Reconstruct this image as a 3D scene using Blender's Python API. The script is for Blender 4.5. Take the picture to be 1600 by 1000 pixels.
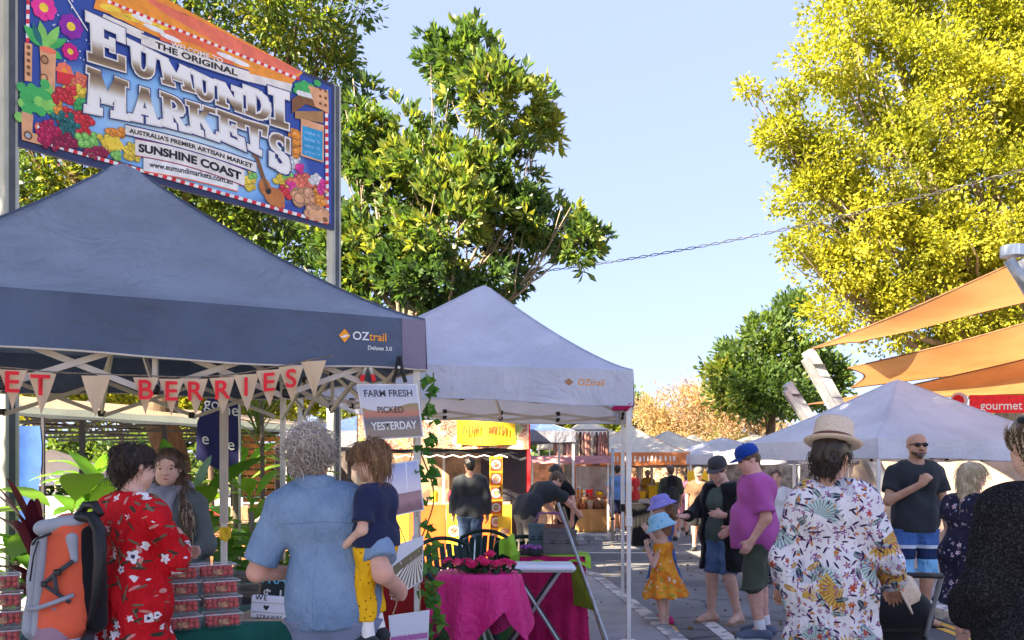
import bpy, bmesh, math, random
import numpy as np
from mathutils import Vector, Matrix
for _o in list(bpy.data.objects): bpy.data.objects.remove(_o)
SC = bpy.context.scene
COL = SC.collection
R = math.radians
PI = math.pi
# ---------------------------------------------------------------- camera, sky, sun, exposure
CAM_H, FPX, HZ = 1.55, 1386.0, 738.0          # eye height, focal length and horizon row of a 1600 x 1000 picture
cd = bpy.data.cameras.new('camera'); cam = bpy.data.objects.new('camera', cd); COL.objects.link(cam)
cam.location = (0, 0, CAM_H); cam.rotation_euler = (R(90), 0, 0)
cd.sensor_width = 36.0; cd.lens = 36.0*FPX/1600.0; cd.shift_y = (HZ-500.0)/1600.0
cd.clip_start = 0.05; cd.clip_end = 2000.0
SC.camera = cam
SUN_EL, SUN_AZ = R(33), R(238)                  # azimuth clockwise from +Y: low afternoon sun over the shoulder on the west side
w = bpy.data.worlds.new('World'); SC.world = w; w.use_nodes = True
nt = w.node_tree; nt.nodes.clear()
sky = nt.nodes.new('ShaderNodeTexSky'); sky.sky_type = 'NISHITA'; sky.sun_disc = False
sky.sun_elevation = SUN_EL; sky.sun_rotation = SUN_AZ
sky.air_density = 1.0; sky.dust_density = 0.6; sky.ozone_density = 2.5; sky.altitude = 50
bg = nt.nodes.new('ShaderNodeBackground'); bg.inputs[1].default_value = 0.15
wo = nt.nodes.new('ShaderNodeOutputWorld')
_mx = nt.nodes.new('ShaderNodeMix'); _mx.data_type = 'RGBA'; _mx.inputs[0].default_value = 0.94      # thin even haze over the clear sky
_mx.inputs[7].default_value = (.375, .43, .72, 1); nt.links.new(sky.outputs[0], _mx.inputs[6])
nt.links.new(_mx.outputs[2], bg.inputs[0]); nt.links.new(bg.outputs[0], wo.inputs[0])
sl = bpy.data.lights.new('sun', 'SUN'); sl.energy = 3.3; sl.angle = R(0.5); sl.color = (1.0, 0.85, 0.62)
so = bpy.data.objects.new('sun', sl); COL.objects.link(so)
_sd = Vector((math.sin(SUN_AZ)*math.cos(SUN_EL), math.cos(SUN_AZ)*math.cos(SUN_EL), math.sin(SUN_EL)))
so.rotation_euler = _sd.to_track_quat('Z', 'Y').to_euler(); so.location = (-20, -12, 20)
SC.view_settings.view_transform = 'Standard'; SC.view_settings.look = 'None'
SC.view_settings.exposure = 3.35; SC.view_settings.gamma = 1.0
SC.view_settings.use_curve_mapping = False
SC.render.engine = 'CYCLES'
SC.cycles.max_bounces = 8; SC.cycles.diffuse_bounces = 4; SC.cycles.transparent_max_bounces = 8
SC.cycles.use_denoising = True

def at(px, py, Y):
    return Vector(((px-800.0)/FPX*Y, Y, CAM_H+(HZ-py)/FPX*Y))
# ---------------------------------------------------------------- objects
def tag(o, label=None, cat=None, group=None, kind=None):
    if label: o['label'] = label
    if cat: o['category'] = cat
    if group: o['group'] = group
    if kind: o['kind'] = kind
    return o
def empty(name, loc, rz=0.0, label=None, cat=None, group=None):
    o = bpy.data.objects.new(name, None); COL.objects.link(o)
    o.location = loc; o.rotation_euler = (0, 0, rz); o.empty_display_size = 0.1
    return tag(o, label, cat, group)
def rootloc(o):
    v = Vector((0, 0, 0))
    while o is not None: v += o.location; o = o.parent
    return v
def link_mesh(name, me, parent=None):
    o = bpy.data.objects.new(name, me); COL.objects.link(o)
    if parent is not None: o.parent = parent
    return o
def copy_tree(o, parent=None):
    c = o.copy(); COL.objects.link(c); c.parent = parent
    for ch in list(o.children): copy_tree(ch, c)
    return c
def mesh_np(name, V, F, mat=None, smooth=False, attr=None, matidx=None, mats=None):
    """V (n,3), F (m,k) numpy -> mesh"""
    me = bpy.data.meshes.new(name)
    V = np.asarray(V, np.float32); F = np.asarray(F, np.int32)
    m, k = F.shape
    me.vertices.add(len(V)); me.vertices.foreach_set('co', V.ravel())
    me.loops.add(m*k); me.loops.foreach_set('vertex_index', F.ravel())
    me.polygons.add(m); me.polygons.foreach_set('loop_start', np.arange(0, m*k, k, dtype=np.int32))
    me.polygons.foreach_set('loop_total', np.full(m, k, np.int32))
    if smooth: me.polygons.foreach_set('use_smooth', np.ones(m, bool))
    for mm in (mats or ([mat] if mat else [])): me.materials.append(mm)
    if matidx is not None: me.polygons.foreach_set('material_index', np.asarray(matidx, np.int32))
    if attr:
        for an, av in attr.items():
            a = me.attributes.new(an, 'FLOAT', 'POINT'); a.data.foreach_set('value', np.asarray(av, np.float32))
    me.update(calc_edges=True); me.validate()
    return me
class MB:
    """collects shapes into one mesh (world coordinates unless built with local=True)"""
    def __init__(s): s.v = []; s.f = []; s.m = []; s.mi = 0
    def add(s, vs, fs):
        n = len(s.v); s.v += [tuple(v) for v in vs]; s.f += [tuple(i+n for i in f) for f in fs]; s.m += [s.mi]*len(fs)
        return s
    def box(s, c, d, M=None, bev=0.0):
        hx, hy, hz = d[0]/2, d[1]/2, d[2]/2
        if bev > 0:
            b = min(bev, hx*.9, hy*.9, hz*.9); vs = []; 
            for sx in (-1, 1):
                for sy in (-1, 1):
                    for sz in (-1, 1):
                        vs += [(sx*(hx-b), sy*(hy-b), sz*hz), (sx*(hx-b), sy*hy, sz*(hz-b)), (sx*hx, sy*(hy-b), sz*(hz-b))]
            bm = bmesh.new()
            for v in vs: bm.verts.new(v)
            r = bmesh.ops.convex_hull(bm, input=bm.verts[:])
            bm.verts.index_update(); vv = [v.co.copy() for v in bm.verts]; ff = [[v.index for v in f.verts] for f in bm.faces]; bm.free()
        else:
            vv = [Vector((x, y, z)) for x in (-hx, hx) for y in (-hy, hy) for z in (-hz, hz)]
            ff = [(0,1,3,2), (4,6,7,5), (0,4,5,1), (2,3,7,6), (0,2,6,4), (1,5,7,3)]
        c = Vector(c)
        vv = [(M @ v if M is not None else v)+c for v in vv]
        return s.add(vv, ff)
    def bar(s, a, b, w, d=None, up=(0, 0, 1)):
        a, b = Vector(a), Vector(b); d = d or w; t = (b-a); L = t.length; t.normalize(); up = Vector(up)
        if abs(t.dot(up)) > .98: up = Vector((1, 0, 0))
        x = t.cross(up).normalized(); y = x.cross(t)
        M = Matrix((x, t, y)).transposed()
        return s.box((a+b)/2, (w, L, d), M)
    def tube(s, pts, r, n=8, cap=True):
        pts = [Vector(p) for p in pts]; rs = r if hasattr(r, '__len__') else [r]*len(pts)
        vs, fs = [], []; nrm = None
        for i, p in enumerate(pts):
            t = (pts[min(i+1, len(pts)-1)]-pts[max(i-1, 0)])
            if t.length < 1e-9: t = Vector((0, 0, 1))
            t.normalize()
            if nrm is None:
                nrm = t.orthogonal().normalized()
            else:
                nrm = (nrm-t*nrm.dot(t))
                nrm = nrm.normalized() if nrm.length > 1e-6 else t.orthogonal().normalized()
            b = t.cross(nrm)
            for k in range(n):
                a = 2*PI*k/n; vs.append(p+(nrm*math.cos(a)+b*math.sin(a))*rs[i])
        for i in range(len(pts)-1):
            for k in range(n):
                fs.append((i*n+k, i*n+(k+1) % n, (i+1)*n+(k+1) % n, (i+1)*n+k))
        if cap: fs += [tuple(range(n-1, -1, -1)), tuple((len(pts)-1)*n+k for k in range(n))]
        return s.add(vs, fs)
    def lathe(s, prof, c=(0, 0, 0), n=24, M=None, sx=1.0, sy=1.0, wob=None):
        vs, fs = [], []; c = Vector(c)
        for (r, z) in prof:
            for k in range(n):
                a = 2*PI*k/n; rr = r*(1+(wob(a, z) if wob else 0)); v = Vector((rr*math.cos(a)*sx, rr*math.sin(a)*sy, z))
                vs.append((M @ v if M is not None else v)+c)
        for i in range(len(prof)-1):
            for k in range(n): fs.append((i*n+k, i*n+(k+1) % n, (i+1)*n+(k+1) % n, (i+1)*n+k))
        fs += [tuple(range(n-1, -1, -1)), tuple((len(prof)-1)*n+k for k in range(n))]
        return s.add(vs, fs)
    def grid(s, fn, nu, nv):
        vs = [fn(i/nu, j/nv) for i in range(nu+1) for j in range(nv+1)]
        fs = [(i*(nv+1)+j, (i+1)*(nv+1)+j, (i+1)*(nv+1)+j+1, i*(nv+1)+j+1) for i in range(nu) for j in range(nv)]
        return s.add(vs, fs)
    def sphere(s, c, r, nu=10, nv=7, M=None):
        rx, ry, rz = r if hasattr(r, '__len__') else (r, r, r)
        vs, fs = [], []; c = Vector(c)
        for j in range(nv+1):
            th = PI*j/nv
            for i in range(nu):
                a = 2*PI*i/nu; v = Vector((rx*math.sin(th)*math.cos(a), ry*math.sin(th)*math.sin(a), rz*math.cos(th)))
                vs.append((M @ v if M is not None else v)+c)
        for j in range(nv):
            for i in range(nu): fs.append((j*nu+i, (j+1)*nu+i, (j+1)*nu+(i+1) % nu, j*nu+(i+1) % nu))
        return s.add(vs, fs)
    def build(s, name, mat=None, parent=None, smooth=False, local=False, weld=False):
        off = Vector((0, 0, 0)) if (local or parent is None) else rootloc(parent)
        me = bpy.data.meshes.new(name)
        me.from_pydata([(v[0]-off[0], v[1]-off[1], v[2]-off[2]) for v in s.v], [], s.f)
        for m in (mat if isinstance(mat, (list, tuple)) else [mat]):
            if m is not None: me.materials.append(m)
        if isinstance(mat, (list, tuple)): me.polygons.foreach_set('material_index', s.m)
        if smooth: me.polygons.foreach_set('use_smooth', [True]*len(me.polygons))
        me.update(); 
        bm = bmesh.new(); bm.from_mesh(me)
        if weld: bmesh.ops.remove_doubles(bm, verts=bm.verts, dist=1e-5)
        bmesh.ops.recalc_face_normals(bm, faces=bm.faces); bm.to_mesh(me); bm.free()
        return link_mesh(name, me, parent)
def rotM(axis, a): return Matrix.Rotation(a, 3, axis)
# ---------------------------------------------------------------- node shorthand
class S:
    """a socket (or number) with arithmetic that makes Math nodes"""
    def __init__(s, nt, x): s.nt = nt; s.x = x
    def _m(s, op, *a):
        n = s.nt.nodes.new('ShaderNodeMath'); n.operation = op
        for i, q in enumerate((s,)+a):
            q = q.x if isinstance(q, S) else q
            if hasattr(q, 'is_linked'): s.nt.links.new(q, n.inputs[i])
            else: n.inputs[i].default_value = q
        return S(s.nt, n.outputs[0])
    def __add__(s, o): return s._m('ADD', o)
    def __sub__(s, o): return s._m('SUBTRACT', o)
    def __mul__(s, o): return s._m('MULTIPLY', o)
    def __truediv__(s, o): return s._m('DIVIDE', o)
    __radd__ = __add__; __rmul__ = __mul__
    def __rsub__(s, o): return (s*-1.0)+o
    def lt(s, o): return s._m('LESS_THAN', o)
    def gt(s, o): return s._m('GREATER_THAN', o)
    def sin(s): return s._m('SINE')
    def cos(s): return s._m('COSINE')
    def abs(s): return s._m('ABSOLUTE')
    def frac(s): return s._m('FRACT')
    def floor(s): return s._m('FLOOR')
    def atan2(s, o): return s._m('ARCTAN2', o)
    def pw(s, o): return s._m('POWER', o)
    def mn(s, o): return s._m('MINIMUM', o)
    def mx(s, o): return s._m('MAXIMUM', o)
    def sqrt(s): return s._m('SQRT')
    def smooth(s, a, b):
        n = s.nt.nodes.new('ShaderNodeMapRange'); n.interpolation_type = 'SMOOTHSTEP'
        s.nt.links.new(s.x, n.inputs[0]); n.inputs[1].default_value = a; n.inputs[2].default_value = b
        return S(s.nt, n.outputs[0])
class Mat:
    def __init__(s, name, rough=0.7, spec=0.3):
        s.m = bpy.data.materials.new(name); s.m.use_nodes = True; s.nt = s.m.node_tree
        s.b = s.nt.nodes['Principled BSDF']; s.out = s.nt.nodes['Material Output']
        s.b.inputs['Roughness'].default_value = rough
        s.b.inputs['Specular IOR Level'].default_value = spec
        s._co = {}
    def coord(s, kind='Object'):
        if 'tc' not in s._co: s._co['tc'] = s.nt.nodes.new('ShaderNodeTexCoord')
        return s._co['tc'].outputs[kind]
    def geo(s, kind):
        if 'g' not in s._co: s._co['g'] = s.nt.nodes.new('ShaderNodeNewGeometry')
        return s._co['g'].outputs[kind]
    def xyz(s, vec=None):
        n = s.nt.nodes.new('ShaderNodeSeparateXYZ'); s.nt.links.new(vec if vec is not None else s.coord(), n.inputs[0])
        return [S(s.nt, o) for o in n.outputs]
    def vec(s, x, y, z):
        n = s.nt.nodes.new('ShaderNodeCombineXYZ')
        for i, q in enumerate((x, y, z)):
            if isinstance(q, S): s.nt.links.new(q.x, n.inputs[i])
            else: n.inputs[i].default_value = q
        return n.outputs[0]
    def scale(s, v, k):
        n = s.nt.nodes.new('ShaderNodeMapping'); s.nt.links.new(v, n.inputs[0])
        n.inputs['Scale'].default_value = k if hasattr(k, '__len__') else (k, k, k)
        return n.outputs[0]
    def noise(s, sc, det=3.0, vec=None, rough=.55, out=0, dist=0.0):
        n = s.nt.nodes.new('ShaderNodeTexNoise'); s.nt.links.new(vec if vec is not None else s.coord(), n.inputs['Vector'])
        n.inputs['Scale'].default_value = sc; n.inputs['Detail'].default_value = det; n.inputs['Roughness'].default_value = rough
        n.inputs['Distortion'].default_value = dist
        return S(s.nt, n.outputs[out])
    def vor(s, sc, vec=None, rnd=1.0):
        n = s.nt.nodes.new('ShaderNodeTexVoronoi'); s.nt.links.new(vec if vec is not None else s.coord(), n.inputs['Vector'])
        n.inputs['Scale'].default_value = sc; n.inputs['Randomness'].default_value = rnd
        return n
    def attr(s, name):
        n = s.nt.nodes.new('ShaderNodeAttribute'); n.attribute_name = name; return S(s.nt, n.outputs['Fac'])
    def objrand(s):
        n = s.nt.nodes.new('ShaderNodeObjectInfo'); return S(s.nt, n.outputs['Random'])
    def sock(s, c):
        return c.x if isinstance(c, S) else c
    def mix(s, f, a, b, blend='MIX'):
        n = s.nt.nodes.new('ShaderNodeMix'); n.data_type = 'RGBA'; n.blend_type = blend
        for i, q in ((0, f), (6, a), (7, b)):
            q = s.sock(q)
            if hasattr(q, 'is_linked'): s.nt.links.new(q, n.inputs[i])
            elif i == 0: n.inputs[0].default_value = q
            else: n.inputs[i].default_value = (*q[:3], 1)
        return S(s.nt, n.outputs[2])
    def ramp(s, f, stops, interp='LINEAR'):
        n = s.nt.nodes.new('ShaderNodeValToRGB'); s.nt.links.new(s.sock(f), n.inputs[0]); e = n.color_ramp.elements
        n.color_ramp.interpolation = interp
        while len(e) < len(stops): e.new(0.5)
        for q, (p, c) in zip(e, stops): q.position = p; q.color = (*c, 1)
        return S(s.nt, n.outputs[0])
    def color(s, c):
        c = s.sock(c)
        if hasattr(c, 'is_linked'): s.nt.links.new(c, s.b.inputs['Base Color'])
        else: s.b.inputs['Base Color'].default_value = (*c[:3], 1)
        return s
    def bump(s, h, strength=.3, dist=.01):
        n = s.nt.nodes.new('ShaderNodeBump'); s.nt.links.new(s.sock(h), n.inputs['Height'])
        n.inputs['Strength'].default_value = strength; n.inputs['Distance'].default_value = dist
        s.nt.links.new(n.outputs[0], s.b.inputs['Normal']); return s
    def set(s, **k):
        for a, v in k.items(): s.b.inputs[a.replace('_', ' ')].default_value = v
        return s
    def translucent(s, col, fac):
        t = s.nt.nodes.new('ShaderNodeBsdfTranslucent'); c = s.sock(col)
        if hasattr(c, 'is_linked'): s.nt.links.new(c, t.inputs[0])
        else: t.inputs[0].default_value = (*c[:3], 1)
        x = s.nt.nodes.new('ShaderNodeMixShader'); x.inputs[0].default_value = fac
        s.nt.links.new(s.b.outputs[0], x.inputs[1]); s.nt.links.new(t.outputs[0], x.inputs[2])
        s.nt.links.new(x.outputs[0], s.out.inputs['Surface']); return s
def dk(c, k): return tuple(min(1, q*k) for q in c)
def plain(name, c, rough=.6, var=.18, sc=6.0, bump=.15, bsc=40, spec=.3, metal=0.0):
    m = Mat(name, rough, spec); n = m.noise(sc, 4)
    m.color(m.mix(n.smooth(.3, .7), dk(c, 1-var), dk(c, 1+var)))
    if bump: m.bump(m.noise(bsc, 3), bump, .004)
    m.set(Metallic=metal)
    return m.m
def cloth(name, c, rough=.85, weave=500, var=.12, trans=0.0, sc=3.0, bump=.25, fold=.0):
    m = Mat(name, rough, .15); x, y, z = m.xyz()
    n = m.noise(sc, 4); wv = (x*weave).sin()*(z*weave).sin()
    col = m.mix(n.smooth(.3, .7), dk(c, 1-var), dk(c, 1+var)); m.color(col)
    h = m.noise(14, 4)*1.0+wv*.02
    m.bump(h, bump, .012); m.set(Sheen_Weight=.1)
    if trans: m.translucent(col, trans)
    return m.m
def srgb(r, g, b):
    f = lambda v: (v/255/12.92) if v/255 <= .04045 else ((v/255+.055)/1.055)**2.4
    return (f(r), f(g), f(b))
# ---------------------------------------------------------------- lettering (built-in font, turned into mesh)
def text_mesh(body, size=1.0, bold=0.0, extrude=0.0, align='CENTER', space=1.0):
    cu = bpy.data.curves.new('lettering', 'FONT'); cu.body = body; cu.size = size; cu.offset = bold; cu.extrude = extrude
    cu.align_x = align; cu.align_y = 'CENTER'; cu.space_character = space; cu.resolution_u = 4
    o = bpy.data.objects.new('lettering', cu); COL.objects.link(o)
    dg = bpy.context.evaluated_depsgraph_get(); me = bpy.data.meshes.new_from_object(o.evaluated_get(dg))
    bpy.data.objects.remove(o); bpy.data.curves.remove(cu)
    return me
def lettering(body, fn, mat, parent, name='lettering', size=1.0, bold=0.0, space=1.0, align='CENTER', fit=None):
    """text laid on a surface: fn(x, y) -> world point; fit=(w, h) scales the text block to that box"""
    me = text_mesh(body, 1.0, bold, 0.0, align, space)
    co = np.zeros(len(me.vertices)*3, np.float32); me.vertices.foreach_get('co', co); co = co.reshape(-1, 3)
    if fit is not None:
        mn, mx = co.min(0), co.max(0); c = (mn+mx)/2
        co[:, 0] = (co[:, 0]-c[0])/(mx[0]-mn[0])*fit[0]; co[:, 1] = (co[:, 1]-c[1])/(mx[1]-mn[1])*fit[1]
    else: co *= size
    off = rootloc(parent) if parent is not None else Vector((0, 0, 0))
    out = np.array([tuple(Vector(fn(float(x), float(y)))-off) for x, y, _ in co], np.float32)
    me.vertices.foreach_set('co', out.ravel()); me.materials.clear(); me.materials.append(mat); me.update()
    return link_mesh(name, me, parent)
# ================================================================ ground, road, pavements
PAV = 0.10
def ground_mats():
    m = Mat('asphalt', .9, .2); n = m.noise(1.3, 5); g = m.noise(160, 2); p = m.noise(.35, 3)
    c = m.ramp(n, [(.3, (.13, .13, .134)), (.7, (.20, .20, .204))])
    c = m.mix(g.smooth(.5, .75)*.7, c, (.23, .22, .21)); c = m.mix(p.smooth(.5, .58)*.6, c, (.07, .07, .075)); st = m.noise(2.6, 5, None, .7); c = m.mix(st.smooth(.6, .72)*.7, c, (.04, .04, .042)); c = m.mix(m.noise(1.1, 6, m.scale(m.coord(), (3, .5, 1))).smooth(.55, .75)*.4, c, (.24, .23, .215))
    v = m.vor(.55); v.feature = 'DISTANCE_TO_EDGE'; ve = S(m.nt, v.outputs[0])
    c = m.mix((ve+m.noise(3, 4)*.06).lt(.042)*.6, c, (.03, .03, .03))
    m.color(c); m.bump(g+n*.3, .5, .006); A = m.m
    m = Mat('concrete_paving', .85, .25); n = m.noise(2.2, 6); g = m.noise(90, 3)
    c = m.ramp(n, [(.3, (.25, .25, .25)), (.7, (.38, .375, .37))]); c = m.mix(g.smooth(.55, .8)*.5, c, (.12, .12, .12))
    st = m.noise(.8, 4); c = m.mix(st.smooth(.58, .68)*.5, c, (.09, .09, .095))
    m.color(c); m.bump(g+n, .3, .004); P = m.m
    m = Mat('dry_earth', .95, .1); n = m.noise(.12, 6)
    m.color(m.ramp(n, [(.35, (.16, .17, .07)), (.65, (.32, .27, .16))])); G = m.m
    return A, P, G
ASPH, PAVE, EARTH = ground_mats()
K_WHITE = Mat('worn_white_paint', .7); n_ = K_WHITE.noise(9, 6)
K_WHITE.color(K_WHITE.mix(n_.smooth(.5, .62), (.72, .70, .66), (.3, .3, .3))).bump(K_WHITE.noise(60), .3, .004); K_WHITE = K_WHITE.m
K_YEL = Mat('worn_yellow_paint', .7); n_ = K_YEL.noise(9, 6)
K_YEL.color(K_YEL.mix(n_.smooth(.52, .66), (.75, .42, .06), (.2, .17, .1))); K_YEL = K_YEL.m
mb = MB(); mb.grid(lambda u, v: (-400+800*u, -100+800*v, -.02), 8, 8); tag(mb.build('ground', EARTH), kind='structure')
mb = MB(); mb.grid(lambda u, v: (-40+95*u, -12+90*v, 0.0), 10, 10); tag(mb.build('road', ASPH), kind='structure')
def slab(name, poly, z0, z1, mat, label=None):
    n = len(poly); vs = [(x, y, z0) for x, y in poly]+[(x, y, z1) for x, y in poly]
    fs = [tuple(range(n, 2*n))]+[(i, (i+1) % n, n+(i+1) % n, n+i) for i in range(n)]
    mb = MB(); mb.add(vs, fs); o = mb.build(name, mat); tag(o, kind='structure'); return o
def arc(cx, cy, r, a0, a1, n): return [(cx+r*math.cos(R(a0+(a1-a0)*i/n)), cy+r*math.sin(R(a0+(a1-a0)*i/n))) for i in range(n+1)]
edge = [(1.62, -12), (1.62, 2), (1.34, 8.2), (1.12, 12.2)]+arc(-.6, 12.3, 1.72, 0, 88, 9)+[(-39, 14.3)]
slab('pavement', edge+[(-39, -12)], -.01, PAV, PAVE)
far_edge = [(-39, 20.6), (-2, 20.5), (2.4, 20.4)]+arc(2.4, 22.2, 1.8, -90, 0, 8)+[(4.4, 60), (-39, 60)]
slab('pavement', far_edge, -.01, PAV, PAVE)
right_edge = [(4.62, -12), (4.66, 8), (4.7, 12), (5.6, 26), (7.0, 60), (54, 60), (54, -12)]
slab('pavement', right_edge, -.01, PAV, PAVE)
def kerb(path, side, name='kerb'):
    """white-painted kerb stones laid end to end along the pavement's edge"""
    pts = [Vector((x, y, 0)) for x, y in path]
    mbs = []; root = None
    out = []
    for a, b in zip(pts[:-1], pts[1:]):
        L = (b-a).length; k = max(1, round(L/.9))
        for i in range(k): out.append((a.lerp(b, i/k), a.lerp(b, (i+1)/k)))
    return out
KERB = Mat('kerb_stone', .85); n_ = KERB.noise(5, 6); KERB.color(KERB.mix(n_.smooth(.42, .56), (.62, .60, .55), (.27, .27, .27))).bump(KERB.noise(50), .4, .006); KERB = KERB.m
def lay_kerb(path, side, y0, y1):
    root = empty('kerb', (path[0][0], path[0][1], 0)); tag(root, kind='structure')
    rnd = random.Random(4)
    for a, b in kerb(path, side):
        if not (y0 <= (a.y+b.y)/2 <= y1): continue
        t = (b-a).normalized(); nrm = Vector((t.y, -t.x, 0))*side
        o = (nrm*.075)
        mb = MB(); z = PAV+.012+rnd.uniform(-.004, .004); g = t*.006
        mb.bar(a+g+o+Vector((0, 0, z/2-.005)), b-g+o+Vector((0, 0, z/2-.005)), .15, z+.01)
        mb.build('kerb_stone', KERB, root)
lay_kerb(edge[1:-1], 1, 3, 30)
lay_kerb(far_edge[1:10], 1, 15, 30)
lay_kerb([(4.66, 4), (4.66, 8), (4.7, 12), (5.6, 26)], -1, 3, 24)
for off in (.28, .42):
    mb = MB(); path = [(4.64, 4), (4.66, 8), (4.7, 12), (5.6, 26)]
    for (x0, y0), (x1, y1) in zip(path[:-1], path[1:]):
        mb.add([(x0-off-.045, y0, .004), (x0-off+.045, y0, .004), (x1-off+.045, y1, .004), (x1-off-.045, y1, .004)], [(0, 1, 2, 3)])
    tag(mb.build('road_marking', K_YEL), kind='structure')
for (x0, x1, y0, y1, mt) in ((1.3, 3.2, 17.0, 17.12, K_WHITE), (-3, 1.2, 17.05, 17.17, K_WHITE), (1.95, 2.1, 7.0, 9.4, K_WHITE), (1.55, 1.63, 8.6, 9.6, K_YEL)):  # the two crosswise white strips stand in for a sunlit strip on the road
    mb = MB(); mb.add([(x0, y0, .004), (x1, y0, .004), (x1, y1, .004), (x0, y1, .004)], [(0, 1, 2, 3)]); tag(mb.build('road_marking', mt), kind='structure')
# ================================================================ trees
def leaf_mat(name, c1, c2, c3, trans=.45, rough=.45, spec=.4):
    m = Mat(name, rough, spec); r = m.attr('tint')
    col = m.ramp(r, [(0.0, c1), (.55, c2), (1.0, c3)])
    m.color(col); tc = m.mix(.6, col, (1, 1, .3), 'MULTIPLY'); tc2 = m.mix(1.0, tc, (1.7, 1.7, 1.2), 'MULTIPLY'); m.translucent(tc2, trans); return m.m
def bark_mat(name, c):
    m = Mat(name, .9, .15); v = m.scale(m.coord(), (9, 9, 2.2)); n = m.noise(1.5, 6, v, .65)
    m.color(m.ramp(n, [(.3, dk(c, .45)), (.6, c), (.8, dk(c, 1.5))])); m.bump(n, .9, .03); return m.m
def leaves_np(rng, C, D, per, length, width, up=.2, spread=1.0, rad=.15, cup=.12, tint_c=None):
    """clusters at C pointing along D, each of `per` leaves -> verts (4n,3), tint (4n)"""
    n = len(C)*per
    c = np.repeat(C, per, 0); d = np.repeat(D, per, 0)
    rv = rng.normal(size=(n, 3)); rv /= np.linalg.norm(rv, axis=1, keepdims=True)
    dirn = d+rv*spread; dirn[:, 2] += up; dirn /= np.linalg.norm(dirn, axis=1, keepdims=True)
    base = c+rv*rng.random((n, 1))*rad
    sv = np.cross(dirn, rng.normal(size=(n, 3))); sv /= np.linalg.norm(sv, axis=1, keepdims=True)
    nv = np.cross(sv, dirn)
    L = length*(.6+.8*rng.random((n, 1))); W = width*(.6+.8*rng.random((n, 1)))
    p0 = base; p2 = base+dirn*L-nv*L*.15; mid = base+dirn*L*.55
    p1 = mid+sv*W*.5+nv*W*cup; p3 = mid-sv*W*.5+nv*W*cup
    V = np.stack([p0, p1, p2, p3], 1).reshape(-1, 3)
    t = rng.random(n)*.5+.25 if tint_c is None else np.clip(np.repeat(tint_c, per)+rng.normal(size=n)*.13, 0, 1)
    return V, np.repeat(t, 4)
def crown(name, root, clumps, mat, seed, twigs, per, length, width, up=.2, spread=1.0, rad=.2, shell=.55, off=(0, 0, 0), tint=None, gap=0.0):
    rng = np.random.default_rng(seed); Vs, Ts = [], []
    tot = sum((c[1][0]*c[1][1]+c[1][1]*c[1][2]+c[1][0]*c[1][2]) for c in clumps)
    for ci, cl in enumerate(clumps):
        cen, rr = np.array(cl[0]), np.array(cl[1])
        share = (rr[0]*rr[1]+rr[1]*rr[2]+rr[0]*rr[2])/tot
        k = max(6, int(twigs*share))
        u = rng.normal(size=(k, 3)); u /= np.linalg.norm(u, axis=1, keepdims=True)
        q = shell+(1-shell)*rng.random((k, 1))**.6
        # ragged outline
        wob = 1+.22*np.sin(u[:, :1]*5.1+ci)*np.sin(u[:, 1:2]*4.3+2*ci)+.16*np.sin(u[:, 2:]*7+u[:, :1]*6+ci)+.1*rng.normal(size=(k, 1))
        C = cen+u*rr*q*wob
        if gap:
            gz = np.sin(C[:, 0]*2.9+ci)*np.sin(C[:, 1]*2.3+1)+np.sin(C[:, 2]*3.3+C[:, 0]*1.7)+.5*np.sin(C[:, 0]*6.1+C[:, 2]*5.3)
            kp = gz > np.quantile(gz, gap); C = C[kp]; u = u[kp]; k = len(C)
        t0 = (cl[2] if len(cl) > 2 else .5)
        tc = np.clip(t0+.22*np.sin(ci*2.7)+rng.normal(size=k)*.16, 0, 1)
        V, T = leaves_np(rng, C, u, per, length, width, up, spread, rad, tint_c=tc)
        Vs.append(V); Ts.append(T)
    V = np.concatenate(Vs)-np.array(off); T = np.concatenate(Ts)
    F = np.arange(len(V), dtype=np.int32).reshape(-1, 4)
    me = mesh_np(name, V, F, mat, False, {'tint': T})
    return link_mesh(name, me, root)
def curve_pts(a, b, bend, n=7, rnd=None):
    a, b = Vector(a), Vector(b); out = []
    for i in range(n+1):
        t = i/n; p = a.lerp(b, t)+Vector(bend)*math.sin(PI*t)
        if rnd and 0 < i < n: p += Vector((rnd.uniform(-1, 1), rnd.uniform(-1, 1), rnd.uniform(-1, 1)))*.05*(b-a).length/n*2
        out.append(p)
    return out
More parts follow.
